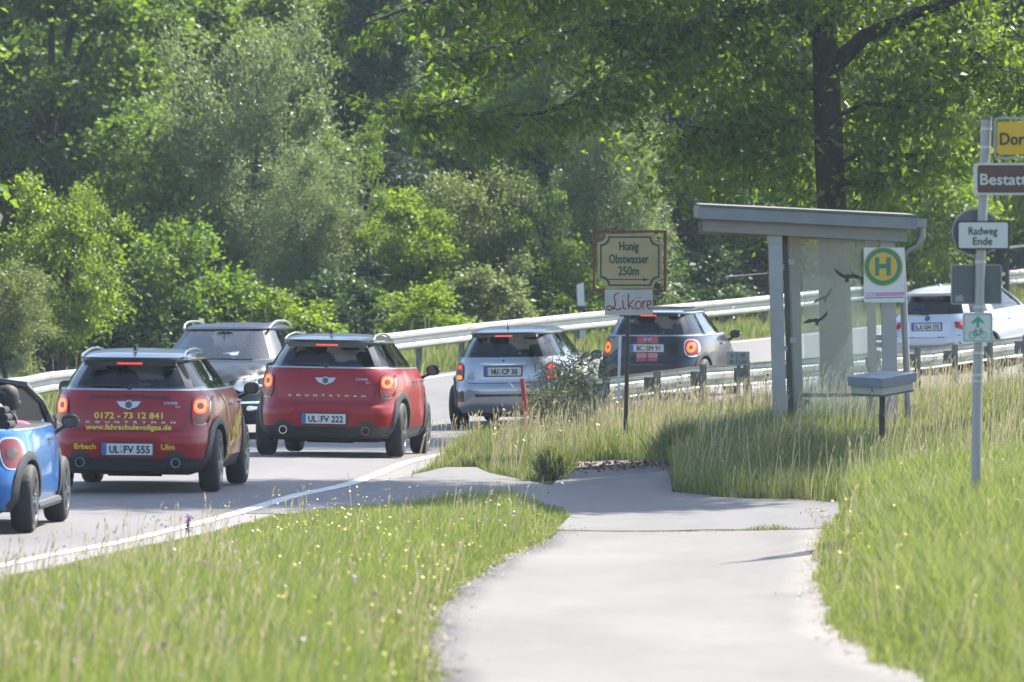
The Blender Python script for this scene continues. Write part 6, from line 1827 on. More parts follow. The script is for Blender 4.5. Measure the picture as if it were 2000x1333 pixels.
# low bushes along the rail
low = [
    ('yellow-green bush on the far left above the rail', 'lime', 0, 120, 520, 120, 175, 137, 'lime'),
    ('greyish bush at the left edge', 'olive', 0, 15, 620, 95, 120, 134, 'olive'),
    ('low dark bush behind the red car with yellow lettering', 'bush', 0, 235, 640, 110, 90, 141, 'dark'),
    ('dark bush with bright shoots left of the oncoming car', 'bush', 1, 330, 560, 105, 120, 142, 'maple'),
    ('low bush right behind the oncoming car', 'bush', 0, 430, 620, 110, 80, 143, 'maple'),
    ('fresh green bush behind the plain red car', 'bush', 1, 560, 640, 90, 65, 142, 'lime'),
    ('small dark bush between plain red car and rail', 'bush', 0, 660, 620, 95, 80, 144, 'dark'),
    ('bright leafy shoots above the rail in the middle', 'bush', 1, 830, 620, 80, 60, 143, 'lime'),
    ('bush at the rail left of the delineator post', 'bush', 0, 960, 600, 90, 70, 147, 'olive'),
    ('dark bush behind the delineator post', 'bush', 1, 1090, 590, 90, 80, 150, 'maple'),
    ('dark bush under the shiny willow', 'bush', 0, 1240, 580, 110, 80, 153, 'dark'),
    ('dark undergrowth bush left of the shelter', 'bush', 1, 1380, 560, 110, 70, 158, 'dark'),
    ('bush seen through the shelter glass', 'bush', 0, 1580, 500, 110, 80, 160, 'olive'),
    ('leafy bush right of the shelter behind the rail', 'bush', 1, 1790, 520, 60, 70, 158, 'lime'),
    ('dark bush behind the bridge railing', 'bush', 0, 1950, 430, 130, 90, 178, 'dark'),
]
for i, (lb, kd, v, x, y, a, b_, d_, lm_) in enumerate(low):
    tree('bush', lb, kd, v, x, y, a, b_, d_, lm_, rz=i * 1.3, cat='bush')

# spruce
def spruce(label, xp, y_top, y_base, rp, d, seed):
    r = np.random.default_rng(seed)
    b = px(xp, y_base, d); zg = gz(b.x, b.y) - 0.1
    top = px(xp, y_top, d).z
    root = empty('spruce_tree', (b.x, b.y, zg)); tag(root, label, 'tree', 'trees and bushes beyond the guard rail')
    H = top - zg; R0 = rp * d / FPX
    m = MB(); m.tube([(0, 0, -0.2), (0, 0, H * 0.5), (0, 0, H)], [0.17, 0.11, 0.02], 9); m.build('trunk', M_BARK, root, smooth=True)
    P, A = [], []
    bt = MB()
    z = H * 0.08
    while z < H - 0.1:
        R = R0 * (1 - z / H) ** 0.8 + 0.15
        for k in range(7):
            a = r.uniform(0, 2 * math.pi); L = R * r.uniform(0.75, 1.15)
            dirv = np.array([math.cos(a), math.sin(a), 0])
            n = int(70 + 210 * L)
            t = r.uniform(0.12, 1, n) ** 0.8
            p = dirv * (t * L)[:, None]
            p[:, 2] = z - 0.38 * L * t + 0.22 * L * t ** 3
            side = np.array([-dirv[1], dirv[0], 0])
            spread = 0.30 * L * (1 - 0.6 * t)
            p += side * (r.normal(size=n) * spread * 0.6)[:, None]
            p[:, 2] -= np.abs(r.normal(size=n)) * 0.14 + 0.02
            P.append(p); A.append(np.repeat((dirv * 0.6 + [0, 0, -0.75])[None], n, 0) + side * r.normal(size=n)[:, None] * 0.5)
            if k < 3: bt.tube([(0, 0, z), tuple(dirv * L * 0.5 + [0, 0, z - 0.2 * L]), tuple(dirv * L * 0.95 + [0, 0, z - 0.2 * L])], [0.03, 0.018, 0.006], 4)
        z += 0.30
    P = np.concatenate(P); A = np.concatenate(A)
    V, F = leaf_quads(P, 0.20, 0.03, 0.0, A, 0.4, 0.05, r)
    o_ = link(bpy.data.objects.new('crown', mesh_np('crown', V, F, LM['needle'])), root)
    bt.build('branches', M_BARK, root)['kind'] = 'stuff'
spruce('tall dark spruce between the bright ash and the olive willow', 745, -260, 660, 150, 157, 3)
spruce('short dark spruce low behind the plain red car', 720, 480, 690, 75, 146, 5)
spruce('slim dark spruce in the shade left of the shelter roof', 1345, -100, 640, 120, 164, 9)
spruce('dark spruce behind the honey sign willow', 1010, -150, 640, 120, 166, 12)

# the big tree behind the shelter with a branch hanging across the picture
def big_tree():
    r = np.random.default_rng(21)
    d = 105.0
    b = px(1634, 860, d); b.z = gz(b.x, b.y)
    root = empty('cherry_tree', b); T = Matrix.Translation(-b)
    tag(root, 'big tree with dark trunk right behind the bus shelter, branches hanging over the road', 'tree')
    q = b - Vector((0, 0, 0.3))
    m = MB()
    m.tube([T @ q, T @ px(1634, 700, d), T @ px(1625, 400, d), T @ px(1618, 280, d), T @ px(1612, 100, d), T @ px(1606, -150, d), T @ px(1600, -450, d), T @ px(1590, -800, d)], [0.27, 0.235, 0.205, 0.20, 0.18, 0.15, 0.11, 0.04], 14)
    m.build('trunk', M_BARK, root, smooth=True)
    limbs = [
        ([(1628, 130), (1690, 70), (1790, 25), (1900, -10), (2030, -70)], 0.13, 0.0),
        ([(1740, 40), (1860, 80), (1960, 140), (2060, 170)], 0.05, -0.4),
        ([(1612, 60), (1500, 20), (1380, 40), (1270, 90), (1180, 170), (1110, 210)], 0.07, -2.2),
        ([(1380, 40), (1300, 60), (1200, 50), (1080, 80), (960, 110), (870, 150)], 0.05, -2.6),
        ([(1270, 90), (1160, 190), (1050, 230), (930, 240), (830, 235), (780, 240)], 0.04, -2.8),
        ([(1610, -40), (1420, -90), (1200, -80), (980, -30), (820, 20), (720, 60)], 0.08, -1.5),
        ([(1625, 250), (1560, 225), (1480, 240), (1400, 260), (1330, 250)], 0.05, -0.8),
        ([(1622, 330), (1680, 300), (1760, 300), (1830, 320)], 0.05, -0.6),
        ([(1618, 200), (1550, 130), (1450, 110), (1360, 150)], 0.05, 0.9),
        ([(1620, 230), (1700, 200), (1800, 210), (1890, 240)], 0.05, 0.6),
        ([(1606, -150), (1480, -250), (1330, -280), (1180, -230)], 0.08, 0.4),
        ([(1606, -150), (1740, -250), (1880, -260), (2010, -200)], 0.08, 0.3),
        ([(1600, -350), (1500, -500), (1400, -560)], 0.07, 0.8), ([(1600, -350), (1720, -520), (1830, -560)], 0.07, -0.5),
        ([(1640, 360), (1700, 360), (1750, 350)], 0.03, -0.9),
    ]
    P, O = [], []
    bm_ = MB(); tw = MB()
    for pts, r0, dy in limbs:
        n = len(pts)
        W = [px(x, y, d) + Vector((0, dy * i / (n - 1) * 1.5, 0)) for i, (x, y) in enumerate(pts)]
        bm_.tube([T @ w for w in W], [r0 * (1 - 0.8 * i / (n - 1)) for i in range(n)], 8)
        cum = np.r_[0, np.cumsum([(W[i + 1] - W[i]).length for i in range(n - 1)])]
        Wn = np.array([tuple(w) for w in W])
        nshoot = int(cum[-1] * 9)
        for k in range(nshoot):
            s_ = cum[-1] * r.uniform(0.12, 1.0)
            p0 = np.array([np.interp(s_, cum, Wn[:, j]) for j in range(3)])
            a = r.uniform(0, 2 * math.pi); L = r.uniform(0.35, 0.95)
            dv = np.array([math.cos(a) * 0.8, math.sin(a) * 0.9, r.uniform(-0.75, 0.35)]); dv /= np.linalg.norm(dv)
            p1 = p0 + dv * L
            tw.tube([T @ Vector(p0), T @ Vector(p0 + dv * L * 0.5 + [0, 0, 0.04]), T @ Vector(p1)], [0.012, 0.008, 0.004], 4, cap=False)
            nl = int(16 + 44 * L)
            t = r.uniform(0.1, 1.08, nl)
            q_ = p0 + dv * (t * L)[:, None] + r.normal(size=(nl, 3)) * [0.085, 0.085, 0.075]
            q_[:, 2] -= 0.10 * t
            P.append(q_); O.append(np.repeat(dv[None], nl, 0))
    # denser clumps round the trunk and above the frame
    for cx, cy, n, sp in ((1450, 200, 2600, 0.9), (1550, 330, 1500, 0.6), (1420, 330, 900, 0.5), (1720, 180, 2400, 0.9), (1800, 330, 1500, 0.7), (1900, 130, 1600, 0.8), (1600, -50, 4500, 1.5), (1350, -150, 4500, 1.3), (1850, -150, 4500, 1.3), (1600, -400, 7000, 2.0), (1600, -700, 5000, 1.6), (1950, -420, 4500, 1.5), (1300, -420, 3500, 1.3), (1330, 60, 1700, 0.7), (1150, -20, 1300, 0.7), (1000, 30, 900, 0.55)):
        c = np.array(tuple(px(cx, cy, d)))
        nc = max(4, n // 45)
        cc = c + r.normal(size=(nc, 3)) * [sp, sp * 1.1, sp * 0.62]
        ci = r.integers(0, nc, n)
        q_ = cc[ci] + r.normal(size=(n, 3)) * [0.24, 0.24, 0.12]
        P.append(q_); O.append(unit(r.normal(size=(n, 3))))
    P = np.concatenate(P) - np.array(tuple(b)); O = np.concatenate(O)
    keep = ~((np.abs(P[:, 0] + 0.05) < 0.34) & (P[:, 1] < 0.1) & (P[:, 2] < 5.2) & (r.random(len(P)) < 0.86)); P, O = P[keep], O[keep]
    lw = np.array([tuple(px(x, y, d) - b) for x, y in limbs[0][0]])
    for a_, c_ in zip(lw[:-1], lw[1:]):
        ab = (c_ - a_)[[0, 2]]; u_ = np.clip(((P[:, [0, 2]] - a_[[0, 2]]) @ ab) / (ab @ ab), 0, 1)
        ds = np.linalg.norm(P[:, [0, 2]] - (a_[[0, 2]] + u_[:, None] * ab), axis=1)
        keep = ~((ds < 0.15) & (P[:, 1] < 0.15) & (r.random(len(P)) < 0.88)); P, O = P[keep], O[keep]
    V, F = leaf_quads(P, 0.13, 0.066, 0.75, O, 0.35, 0.10, r)
    link(bpy.data.objects.new('crown', mesh_np('crown', V, F, LM['cherry'])), root)
    bm_.build('branches', M_BARK, root, smooth=True)['kind'] = 'stuff'
    tw.build('twigs', M_BARK, root)['kind'] = 'stuff'
big_tree()

# roadside tree standing to the right, outside the picture; its shadow crosses the road
def side_tree():
    X, Y = 7.9, 89.0
    zg = gz(X, Y)
    root = empty('roadside_tree', (X, Y, zg)); tag(root, 'roadside tree right of the path whose shadow falls across the road', 'tree')
    me, cl = crown_mesh('dark', 1, 'maple')
    co = link(bpy.data.objects.new('crown', me), root); co.location = (0, 0, 14.0); co.scale = (0.78, 1.95, 0.62); co.rotation_euler = (0, 0, math.radians(-33.5))
    m = MB(); m.tube([(0, 0, -0.2), (0.05, 0, 5), (0, 0.1, 11), (0, 0, 17)], [0.26, 0.2, 0.14, 0.05], 12); m.build('trunk', M_BARK, root, smooth=True)
    m = MB()
    for i in range(0, 60, 4):
        e = Matrix.Rotation(math.radians(-33.5), 3, 'Z') @ Vector((cl[i, 0] * 0.78, cl[i, 1] * 1.95, cl[i, 2] * 0.62)) + Vector((0, 0, 14.0)); s0 = Vector((0, 0, max(8.0, e.z - 2.0)))
        m.tube([s0, (s0 + e) / 2 + Vector((0, 0, 0.3)), e], [0.09, 0.05, 0.015], 6)
    m.build('branches', M_BARK, root, smooth=True)['kind'] = 'stuff'
side_tree()

# ------------------------------------------------------------------ grass
GM = {
    'fresh': leaf_mat('meadow_grass', [(0.13, 0.195, 0.042), (0.185, 0.27, 0.060), (0.25, 0.335, 0.080), (0.30, 0.35, 0.14), (0.24, 0.29, 0.08), (0.45, 0.42, 0.27)], 0.42, 0.5, 0.4, (1.2, 1.2, 0.6), k=0.70, mott=((0.25, 0.245, 0.14), 0.9, 0.5)),
    'mixed': leaf_mat('tall_grass', [(0.13, 0.185, 0.05), (0.18, 0.24, 0.07), (0.23, 0.275, 0.095), (0.32, 0.325, 0.16), (0.48, 0.44, 0.29)], 0.42, 0.5, 0.4, (1.15, 1.12, 0.7), k=0.74, mott=((0.13, 0.18, 0.045), 0.9, 0.85)),
    'straw': leaf_mat('dry_grass', [(0.40, 0.35, 0.22), (0.50, 0.44, 0.30), (0.56, 0.49, 0.35), (0.46, 0.39, 0.29)], 0.35, 0.6, 0.3, (1.1, 1.05, 0.8), k=0.74),
    'dark': leaf_mat('bank_grass', [(0.11, 0.165, 0.045), (0.15, 0.205, 0.06), (0.21, 0.24, 0.09), (0.33, 0.31, 0.18), (0.42, 0.38, 0.25)], 0.42, 0.5, 0.4, (1.15, 1.2, 0.6), k=0.74),
}
def blades(X, Y, h, w, lean, r, seg3=True, windx=0.12):
    n = len(X)
    Z = gz_np(X, Y) - 0.02
    a = r.uniform(0, 2 * math.pi, n)
    lx = np.cos(a) * lean * h * r.uniform(0.2, 1.0, n) + windx * h * 0.5; ly = np.sin(a) * lean * h * r.uniform(0.2, 1.0, n)
    b = r.uniform(0, math.pi, n); sx = np.cos(b) * w / 2; sy = np.sin(b) * w / 2 * 0.5
    v = np.empty((n, 5, 3))
    v[:, 0] = np.c_[X - sx, Y - sy, Z]; v[:, 1] = np.c_[X + sx, Y + sy, Z]
    v[:, 2] = np.c_[X + lx * 0.32 - sx * 0.8, Y + ly * 0.32 - sy * 0.8, Z + h * 0.62]; v[:, 3] = np.c_[X + lx * 0.32 + sx * 0.8, Y + ly * 0.32 + sy * 0.8, Z + h * 0.62]
    v[:, 4] = np.c_[X + lx, Y + ly, Z + h * (1 - 0.12 * lean)]
    i = np.arange(n)[:, None] * 5
    F = np.concatenate([i + [0, 1, 3], i + [0, 3, 2], i + [2, 3, 4]], 0)
    return v.reshape(-1, 3), F
def stalks(X, Y, h, r, head=0.075, hw=0.013):
    """flowering stems: a thin blade with a feathery seed head"""
    n = len(X)
    Z = gz_np(X, Y) - 0.02
    a = r.uniform(0, 2 * math.pi, n); lx = np.cos(a) * 0.18 * h + 0.08 * h; ly = np.sin(a) * 0.18 * h
    w = 0.0035
    v = np.empty((n, 8, 3))
    v[:, 0] = np.c_[X - w, Y, Z]; v[:, 1] = np.c_[X + w, Y, Z]
    v[:, 2] = np.c_[X + lx * 0.8 - w * 0.7, Y + ly * 0.8, Z + h * 0.86]; v[:, 3] = np.c_[X + lx * 0.8 + w * 0.7, Y + ly * 0.8, Z + h * 0.86]
    hh = (head * r.uniform(0.6, 1.5, n)); hw_ = hw * r.uniform(0.5, 1.3, n)
    bx, by, bz = X + lx * 0.8, Y + ly * 0.8, Z + h * 0.86
    ux, uy = lx / (h + 1e-6), ly / (h + 1e-6)
    v[:, 4] = np.c_[bx, by, bz]; v[:, 5] = np.c_[bx + ux * hh * 0.6 - hw_ / 2, by + uy * hh * 0.6, bz + hh * 0.5]
    v[:, 6] = np.c_[bx + ux * hh * 1.8, by + uy * hh * 1.8, bz + hh]; v[:, 7] = np.c_[bx + ux * hh * 0.6 + hw_ / 2, by + uy * hh * 0.6, bz + hh * 0.5]
    i = np.arange(n)[:, None] * 8
    F = np.concatenate([i + [0, 1, 3], i + [0, 3, 2], i + [4, 7, 6], i + [4, 6, 5]], 0)
    return v.reshape(-1, 3), F
def scatter(n, x0, x1, y0, y1, ok, r):
    """n points per call, more of them where the picture shows them large"""
    X = r.uniform(x0, x1, n); Y = r.uniform(y0, y1, n)
    k = ok(X, Y)
    return X[k], Y[k]
def frame_ok(X, Y, m=1.8):
    half = 0.0667 * Y + m
    return np.abs(X) < half
def patchy(X, Y, f, s_=0.0):
    return 0.5 + 0.5 * np.sin(X * f + 1.7 * np.sin(Y * f * 0.37 + s_)) * np.cos(Y * f * 0.31 + 0.9 * np.sin(X * f * 0.8 + 2 * s_))

def grass(name, label, gm, n, box, ok, hfun, wfun, lean=0.35, seed=1, stalk=0, stalk_h=(0.5, 0.8), stalk_ok=None):
    r = np.random.default_rng(seed)
    X, Y = scatter(n, *box, ok, r)
    V, F = blades(X, Y, hfun(X, Y, r), wfun(X, Y, r), lean, r)
    o_ = link(bpy.data.objects.new(name, mesh_np(name, V, F, GM[gm])))
    tag(o_, label, 'grass', kind='stuff')
    if stalk:
        X, Y = scatter(stalk, *box, stalk_ok or ok, r)
        V, F = stalks(X, Y, r.uniform(*stalk_h, len(X)), r)
        o2 = link(bpy.data.objects.new('grass_stalks', mesh_np('grass_stalks', V, F, GM['straw'])))
        tag(o2, 'dry flowering stalks standing in the %s' % label.split(' ', 1)[1] if False else 'pale dry flowering stalks: ' + label, 'grass', kind='stuff')
    return len(X)

def grass_free(X, Y):
    w = 0.13 * (patchy(X, Y, 3.1, 1.0) * patchy(X, Y, 7.3, 0.4)) 
    return on_path(X, Y, -w) | on_road(X, Y) | in_poly(X + 0.08 * (patchy(X, Y, 5, 2) - 0.5), Y, APRON)
def left_ok(X, Y):
    return frame_ok(X, Y) & ~grass_free(X, Y) & (X > np.interp(Y, RIGHT[:, 1], RIGHT[:, 0]) + 0.22) & (X < 0.7)
def right_ok(X, Y):
    return frame_ok(X, Y) & ~grass_free(X, Y) & (X > 0.9)
road_f = lambda X, Y: np.clip(0.10 + (X - np.interp(Y, RIGHT[:, 1], RIGHT[:, 0]) - 0.28) / 2.4, 0.1, 1)
edge_d = lambda X, Y: np.minimum(1, np.maximum(0.25, (np.interp(Y, PATH_L[np.argsort(PATH_L[:, 1]), 1], PATH_L[np.argsort(PATH_L[:, 1]), 0]) - X) / 0.5))
grass('meadow_grass', 'fresh meadow grass between the road and the path', 'fresh', 330000, (-7, 0.9, 36, 80), left_ok,
      lambda X, Y, r: r.uniform(0.12, 0.36, len(X)) * (0.65 + 0.6 * patchy(X, Y, 1.1)) * edge_d(X, Y) * road_f(X, Y), lambda X, Y, r: 0.0075 * (0.7 + Y / 110), 0.5, 1,
      stalk=5000, stalk_h=(0.22, 0.42), stalk_ok=lambda X, Y: left_ok(X, Y) & (rng.random(len(X)) < 0.2 + 0.8 * (X < -0.053 * Y + 1.0)) & (rng.random(len(X)) < np.maximum(0.12, road_f(X, Y))))
redge = lambda X, Y: np.minimum(1, np.maximum(0.3, (X - np.interp(Y, PATH_R[np.argsort(PATH_R[:, 1]), 1], PATH_R[np.argsort(PATH_R[:, 1]), 0])) / 0.5))
grass('bank_grass', 'green grass on the bank right of the path', 'fresh', 230000, (1.0, 7.2, 36, 78), right_ok,
      lambda X, Y, r: r.uniform(0.14, 0.42, len(X)) * (0.65 + 0.6 * patchy(X, Y, 0.9, 2)) * redge(X, Y), lambda X, Y, r: 0.0075 * (0.7 + Y / 110), 0.6, 2,
      stalk=600, stalk_h=(0.3, 0.5))
grass('shelter_grass', 'tall mixed grass round the bus shelter', 'mixed', 150000, (1.0, 8.5, 77, 104), right_ok,
      lambda X, Y, r: r.uniform(0.14, 0.42, len(X)) * (0.6 + 0.7 * patchy(X, Y, 1.3, 4)), lambda X, Y, r: 0.011 + 0 * X, 0.5, 3,
      stalk=3000, stalk_h=(0.3, 0.8))
def island_ok(X, Y):
    return frame_ok(X, Y) & ~on_paved(X, Y) & (X > np.interp(Y, RIGHT[:, 1], RIGHT[:, 0]) + 0.28) & (X < 2.6)
grass('verge_grass', 'tall light grass on the verge round the honey sign', 'mixed', 120000, (-1.5, 2.6, 86, 105), island_ok,
      lambda X, Y, r: r.uniform(0.10, 0.36, len(X)) * (0.6 + 0.7 * patchy(X, Y, 1.6, 1)) * np.clip((Y - 88) / 4 + 0.3, 0.3, 1), lambda X, Y, r: 0.011 + 0 * X, 0.5, 4,
      stalk=1800, stalk_h=(0.3, 0.65))
def rail_ok(X, Y):
    return frame_ok(X, Y) & (X > np.interp(Y, near_c[:, 1], near_c[:, 0]) + 0.05) & ~on_paved(X, Y)
grass('rail_grass', 'dry tall grass in front of the near guard rail', 'mixed', 90000, (1.0, 10.5, 103, 128), rail_ok,
      lambda X, Y, r: r.uniform(0.08, 0.26, len(X)), lambda X, Y, r: 0.014 + 0 * X, 0.5, 5, stalk=1300, stalk_h=(0.3, 0.65))
def far_ok(X, Y):
    xl = np.interp(Y, LEFT[:, 1], LEFT[:, 0]) - 0.5
    return frame_ok(X, Y, 0.8) & (X < xl) & (X > np.interp(Y, far_c[:, 1], far_c[:, 0]) - 6.0)
grass('far_verge_grass', 'grass verge under and behind the far guard rail', 'mixed', 170000, (-13, 13, 100, 170), far_ok,
      lambda X, Y, r: r.uniform(0.10, 0.38, len(X)), lambda X, Y, r: 0.018 + 0 * X, 0.55, 6, stalk=1500, stalk_h=(0.4, 0.9))
def tuss_ok(X, Y):
    return right_ok(X, Y) & (((X - 2.6) / 1.1) ** 2 + ((Y - 86.2) / 4.2) ** 2 < 1)
grass('tussock_grass', 'dark high tussocks left of the bus shelter', 'dark', 60000, (1.2, 4.0, 81, 91), tuss_ok,
      lambda X, Y, r: r.uniform(0.10, 0.60, len(X)) * (0.45 + 0.8 * patchy(X, Y, 2.6, 4)) * np.clip(1.25 - ((X - 2.6) / 1.1) ** 2 - ((Y - 86.2) / 4.2) ** 2, 0.25, 1), lambda X, Y, r: 0.012 + 0 * X, 0.6, 15)
# tufts in the joint across the path, and along the edge of the apron
rj = np.random.default_rng(31)
t_ = rj.uniform(0, 1, 900) ** 0.6
jx, jy = j0.x + (j1.x - j0.x) * t_, j0.y + (j1.y - j0.y) * t_ + rj.normal(0, 0.05, 900)
V, F = blades(jx, jy, rj.uniform(0.01, 0.07, 900) * (0.05 + 1.3 * patchy(jx, jy, 5) ** 3), np.full(900, 0.008), 0.9, rj)
V[:, 2] += 0.02
tag(link(bpy.data.objects.new('joint_grass', mesh_np('joint_grass', V, F, GM['mixed']))), 'short tufts growing in the joint across the path', 'grass', kind='stuff')

# flowers
def flowers(name, label, n, box, ok, hr, size, m, seed, petals=5):
    r = np.random.default_rng(seed)
    X, Y = scatter(n, *box, ok, r)
    k = patchy(X, Y, 1.7, seed) > r.uniform(0.2, 0.9, len(X)); X, Y = X[k], Y[k]
    n = len(X); Z = gz_np(X, Y) + r.uniform(*hr, n)
    P = np.c_[X, Y, Z]
    Vs, Fs, b0 = [], [], 0
    a0 = r.uniform(0, 6.28, n); tilt = unit(np.c_[r.normal(0, .4, n), r.normal(-0.5, .3, n), np.ones(n)])
    u = unit(np.cross(tilt, np.repeat([[0.3, 1, 0.1]], n, 0))); w_ = np.cross(tilt, u)
    sz = (size * r.uniform(0.6, 1.3, n))[:, None]
    for k in range(petals):
        a = (a0 + 2 * math.pi * k / petals)[:, None]
        d1 = u * np.cos(a) + w_ * np.sin(a); d2 = np.cross(tilt, d1)
        v = np.stack([P, P + (d1 * 0.6 + d2 * 0.35) * sz, P + d1 * sz + tilt * sz * 0.15, P + (d1 * 0.6 - d2 * 0.35) * sz], 1).reshape(-1, 3)
        Vs.append(v); Fs.append(np.arange(4 * n).reshape(n, 4) + b0); b0 += 4 * n
    o_ = link(bpy.data.objects.new(name, mesh_np(name, np.concatenate(Vs), np.concatenate(Fs), m)))
    tag(o_, label, 'flowers', kind='stuff')
M_BUTTER = mat('buttercup', (0.78, 0.56, 0.02), 0.45)
flowers('yellow_flowers', 'yellow wildflowers in the meadow left of the path', 3600, (-6, 0.9, 36, 80), lambda X, Y: left_ok(X, Y) & (X > -0.062 * Y + 1.4), (0.14, 0.30), 0.0105, M_BUTTER, 3)
flowers('yellow_flowers', 'yellow wildflowers on the bank right of the path', 500, (1.5, 6, 38, 75), right_ok, (0.22, 0.38), 0.012, M_BUTTER, 4)
flowers('yellow_flowers', 'few yellow flowers on the verge round the honey sign', 160, (-1.5, 2.6, 86, 104), island_ok, (0.3, 0.5), 0.022, M_BUTTER, 5)
flowers('purple_flowers', 'small purple clover heads in the meadow', 500, (-6, 0.9, 36, 80), left_ok, (0.2, 0.34), 0.014, mat('clover', (0.30, 0.13, 0.30), 0.6), 6, 6)
flowers('brown_seed_heads', 'brown ribwort heads scattered through the meadow', 1500, (-6, 0.9, 36, 80), left_ok, (0.18, 0.36), 0.012, mat('ribwort', (0.13, 0.08, 0.07), 0.9), 8, 6)
flowers('white_flowers', 'small white flowers under the far guard rail', 350, (-13, 13, 105, 165), far_ok, (0.3, 0.6), 0.022, mat('white_petal', (0.75, 0.75, 0.70), 0.6), 7)

# dry litter and crumbs along the edges of the path
r_ = np.random.default_rng(18); n = 4500
yy = r_.uniform(37, 75, n); sd = r_.random(n) < 0.5
ql, qr = PATH_L[np.argsort(PATH_L[:, 1])], PATH_R[np.argsort(PATH_R[:, 1])]
xx = np.where(sd, np.interp(yy, ql[:, 1], ql[:, 0]) + np.abs(r_.normal(0, 0.10, n)) - 0.04, np.interp(yy, qr[:, 1], qr[:, 0]) - np.abs(r_.normal(0, 0.10, n)) + 0.04)
a_ = r_.uniform(0, 6.28, n); L_ = r_.uniform(0.015, 0.09, n)
P0 = np.c_[xx, yy, gz_np(xx, yy) + 0.006]; dv = np.c_[np.cos(a_), np.sin(a_), r_.uniform(0, 0.25, n)] * L_[:, None]; sv = np.c_[-np.sin(a_), np.cos(a_), 0 * a_] * 0.004
V = np.stack([P0 - sv, P0 + sv, P0 + dv + sv, P0 + dv - sv], 1).reshape(-1, 3)
tag(link(bpy.data.objects.new('path_litter', mesh_np('path_litter', V, np.arange(4 * n).reshape(n, 4), leaf_mat('dry_litter', [(0.20, 0.16, 0.10), (0.34, 0.29, 0.19), (0.12, 0.09, 0.06), (0.42, 0.37, 0.26)], 0.1, 0.8)))), 'dry grass litter and crumbs along the path edges', 'litter', kind='stuff')

# purple flower spike by the road edge
b = ground_at(368, 1062); root = empty('purple_flower', b); tag(root, 'single purple flower spike standing at the road edge', 'flower')
m = MB(); m.tube([(0, 0, 0), (0.005, 0, 0.14), (0, 0, 0.24)], 0.004, 5); m.build('stem', mat('stem_green', (0.08, 0.13, 0.03), 0.7), root)
r_ = np.random.default_rng(4); Pp = np.c_[r_.normal(0, 0.010, 70), r_.normal(0, 0.010, 70), r_.uniform(0.10, 0.25, 70)]
V, F = leaf_quads(Pp, 0.028, 0.02, 0.0, None, 0.2, 0.1, r_)
link(bpy.data.objects.new('blossom', mesh_np('blossom', V, F, mat('purple_petal', (0.42, 0.06, 0.45), 0.5))), root)

# tall flowering weeds between the silver car and the honey sign
def weed(label, xp, yp_top, d, seed, width=0.30, white=False, leaves=260):
    r = np.random.default_rng(seed)
    b = px(xp, 860, d); b.z = gz(b.x, b.y)
    root = empty('tall_weed', b); tag(root, label, 'plant', 'tall weeds on the verge')
    H = px(xp, yp_top, d).z - b.z
    m = MB(); tips = []
    for k in range(9):
        x, y = r.normal(0, width * 0.35), r.normal(0, width * 0.3); h = H * r.uniform(0.6, 1.0)
        top = Vector((x + r.normal(0, width * 0.4), y + r.normal(0, 0.1), h))
        m.tube([(x * 0.4, y * 0.4, 0), (x * 0.8, y * 0.8, h * 0.5), top], [0.008, 0.006, 0.003], 5)
        tips.append(top)
        for j in range(4):
            s_ = Vector((x * 0.8, y * 0.8, h * r.uniform(0.5, 0.85))); e = s_ + Vector((r.normal(0, 0.1), r.normal(0, 0.1), r.uniform(0.08, 0.22))); m.tube([s_, e], [0.004, 0.002], 4); tips.append(e)
    m.build('stems', mat('stem_green', (0, 0, 0)), root)
    P = np.c_[r.normal(0, width * 0.5, leaves), r.normal(0, width * 0.5, leaves), H * r.uniform(0.05, 0.85, leaves)]
    V, F = leaf_quads(P, 0.15, 0.020, -0.3, None, 0.4, 0.1, r)
    link(bpy.data.objects.new('leaves', mesh_np('leaves', V, F, GM['dark'])), root)
    Pq = np.concatenate([np.array(tuple(t)) + r.normal(size=(14, 3)) * 0.022 for t in tips])
    V, F = leaf_quads(Pq, 0.026, 0.02, 0.0, None, 0.3, 0.1, r)
    tag(link(bpy.data.objects.new('flower_heads', mesh_np('flower_heads', V, F, mat('white_petal', (0, 0, 0)) if white else mat('faded_purple', (0.24, 0.17, 0.20), 0.8))), root), kind='stuff')
weed('tall weed with faded purple heads hiding the silver car corner', 1133, 664, 101.5, 1, 0.36, leaves=900)
weed('weed with faded heads left of the tall weed clump', 1090, 690, 99.5, 2, 0.30, leaves=600)
weed('lower leafy weed beside the red marker post', 1058, 745, 98.0, 3, 0.28, leaves=480)
weed('weed with white flower heads at the start of the near rail', 1150, 740, 102.5, 4, 0.26, True, 280)
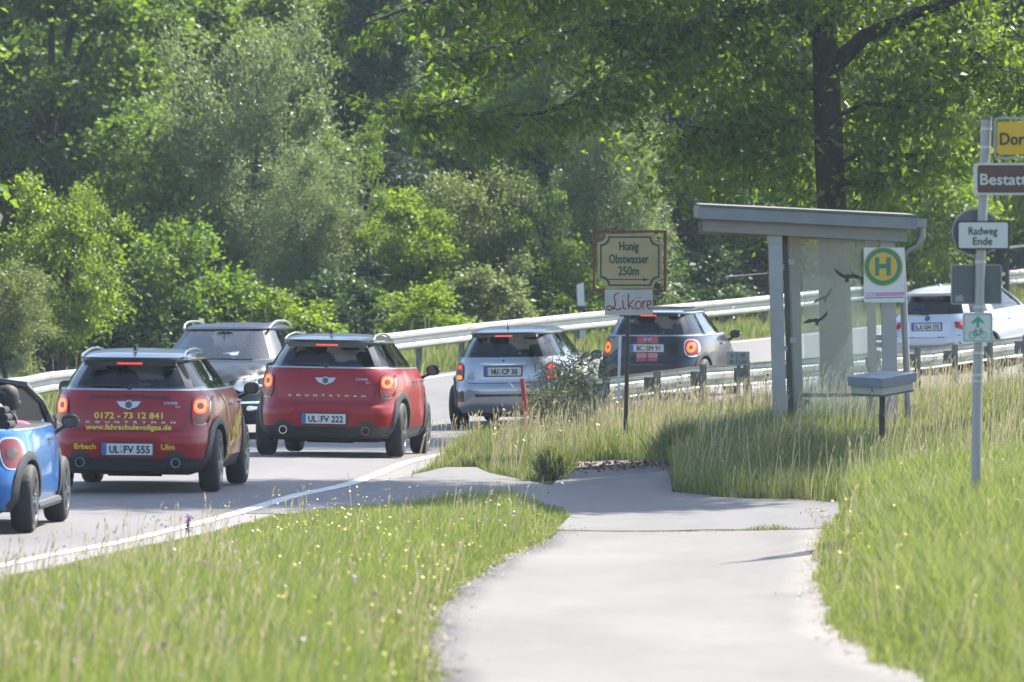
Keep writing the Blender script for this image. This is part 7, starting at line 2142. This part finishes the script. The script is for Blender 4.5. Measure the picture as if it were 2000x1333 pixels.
# dark shrub in front of the verge
def small_shrub(name, label, xp, yp, rp, hp, d, lm, seed, n=900, L=0.07, W=0.03, up=0.5, part='crown'):
    r = np.random.default_rng(seed)
    b = px(xp, yp, d); b.z = gz(b.x, b.y)
    root = empty(name, b); tag(root, label, 'shrub')
    R_, H = rp * d / FPX, hp * d / FPX
    z = r.uniform(0, 1, n) ** 0.8
    P = np.c_[r.normal(0, 0.5, n) * R_ * (1.1 - 0.8 * z), r.normal(0, 0.5, n) * R_ * (1.1 - 0.8 * z), z * H]
    if up > 1: P[:, 2] *= 0.25
    V, F = leaf_quads(P, L, W, -up, None, 0.2, 0.08, r)
    link(bpy.data.objects.new(part, mesh_np(part, V, F, LM[lm] if lm in LM else GM[lm[1:]])), root)
    m = MB()
    for k in range(7): m.tube([(0, 0, 0), (r.normal(0, R_ * 0.3), r.normal(0, R_ * 0.3), H * r.uniform(0.6, 0.95))], [0.012, 0.004], 5)
    m.build('stems', M_BARK, root)
small_shrub('small_shrub', 'small dark upright tussock at the near edge of the verge', 1080, 948, 34, 74, 86.0, '_dark', 1, 1500, 0.34, 0.011, 2.6, 'blades')
small_shrub('small_shrub', 'low fresh green bramble at the foot of the honey sign', 1270, 895, 52, 32, 91.0, 'lime', 2, 700, 0.09, 0.07)
small_shrub('small_shrub', 'dark tussock left of the shelter at the path edge', 1340, 935, 60, 85, 86.5, '_dark', 3, 1600, 0.42, 0.012, 2.2, 'blades')

# brown leaf litter at the head of the side path
r_ = np.random.default_rng(8); n = 320
u = r_.uniform(0, 1, n)
A_, B_ = ground_at(1105, 915), ground_at(1320, 905)
lx, ly = A_.x + (B_.x - A_.x) * u + r_.normal(0, 0.05, n), A_.y + (B_.y - A_.y) * u + r_.normal(-0.3, 0.45, n)
Pp = np.c_[lx, ly, gz_np(lx, ly) + r_.uniform(0.01, 0.035, n)]
V, F = leaf_quads(Pp, 0.07, 0.045, 0.0, None, 2.5, 0.15, r_)
tag(link(bpy.data.objects.new('leaf_litter', mesh_np('leaf_litter', V, F, leaf_mat('dead_leaf', [(0.10, 0.055, 0.03), (0.19, 0.10, 0.055), (0.26, 0.15, 0.10), (0.32, 0.10, 0.05)], 0.15, 0.8)))), 'brown dead leaves at the head of the side path', 'leaves', kind='stuff')

# ------------------------------------------------------------------ summer haze over the whole place
def haze():
    m = bpy.data.materials.new('summer_haze'); m.use_nodes = True
    nt = m.node_tree; nt.nodes.remove(nt.nodes['Principled BSDF'])
    v = nt.nodes.new('ShaderNodeVolumePrincipled')
    v.inputs['Color'].default_value = (0.72, 0.86, 1.0, 1)
    v.inputs['Density'].default_value = HAZE
    v.inputs['Anisotropy'].default_value = 0.2
    nt.links.new(v.outputs[0], nt.nodes['Material Output'].inputs['Volume'])
    o_ = MB().box((0, 110, 12.0), (160, 330, 30)).build('haze', m)
    tag(o_, 'thin bluish summer haze over the road and the trees', 'haze', kind='stuff')
HAZE = 0.00018
haze()
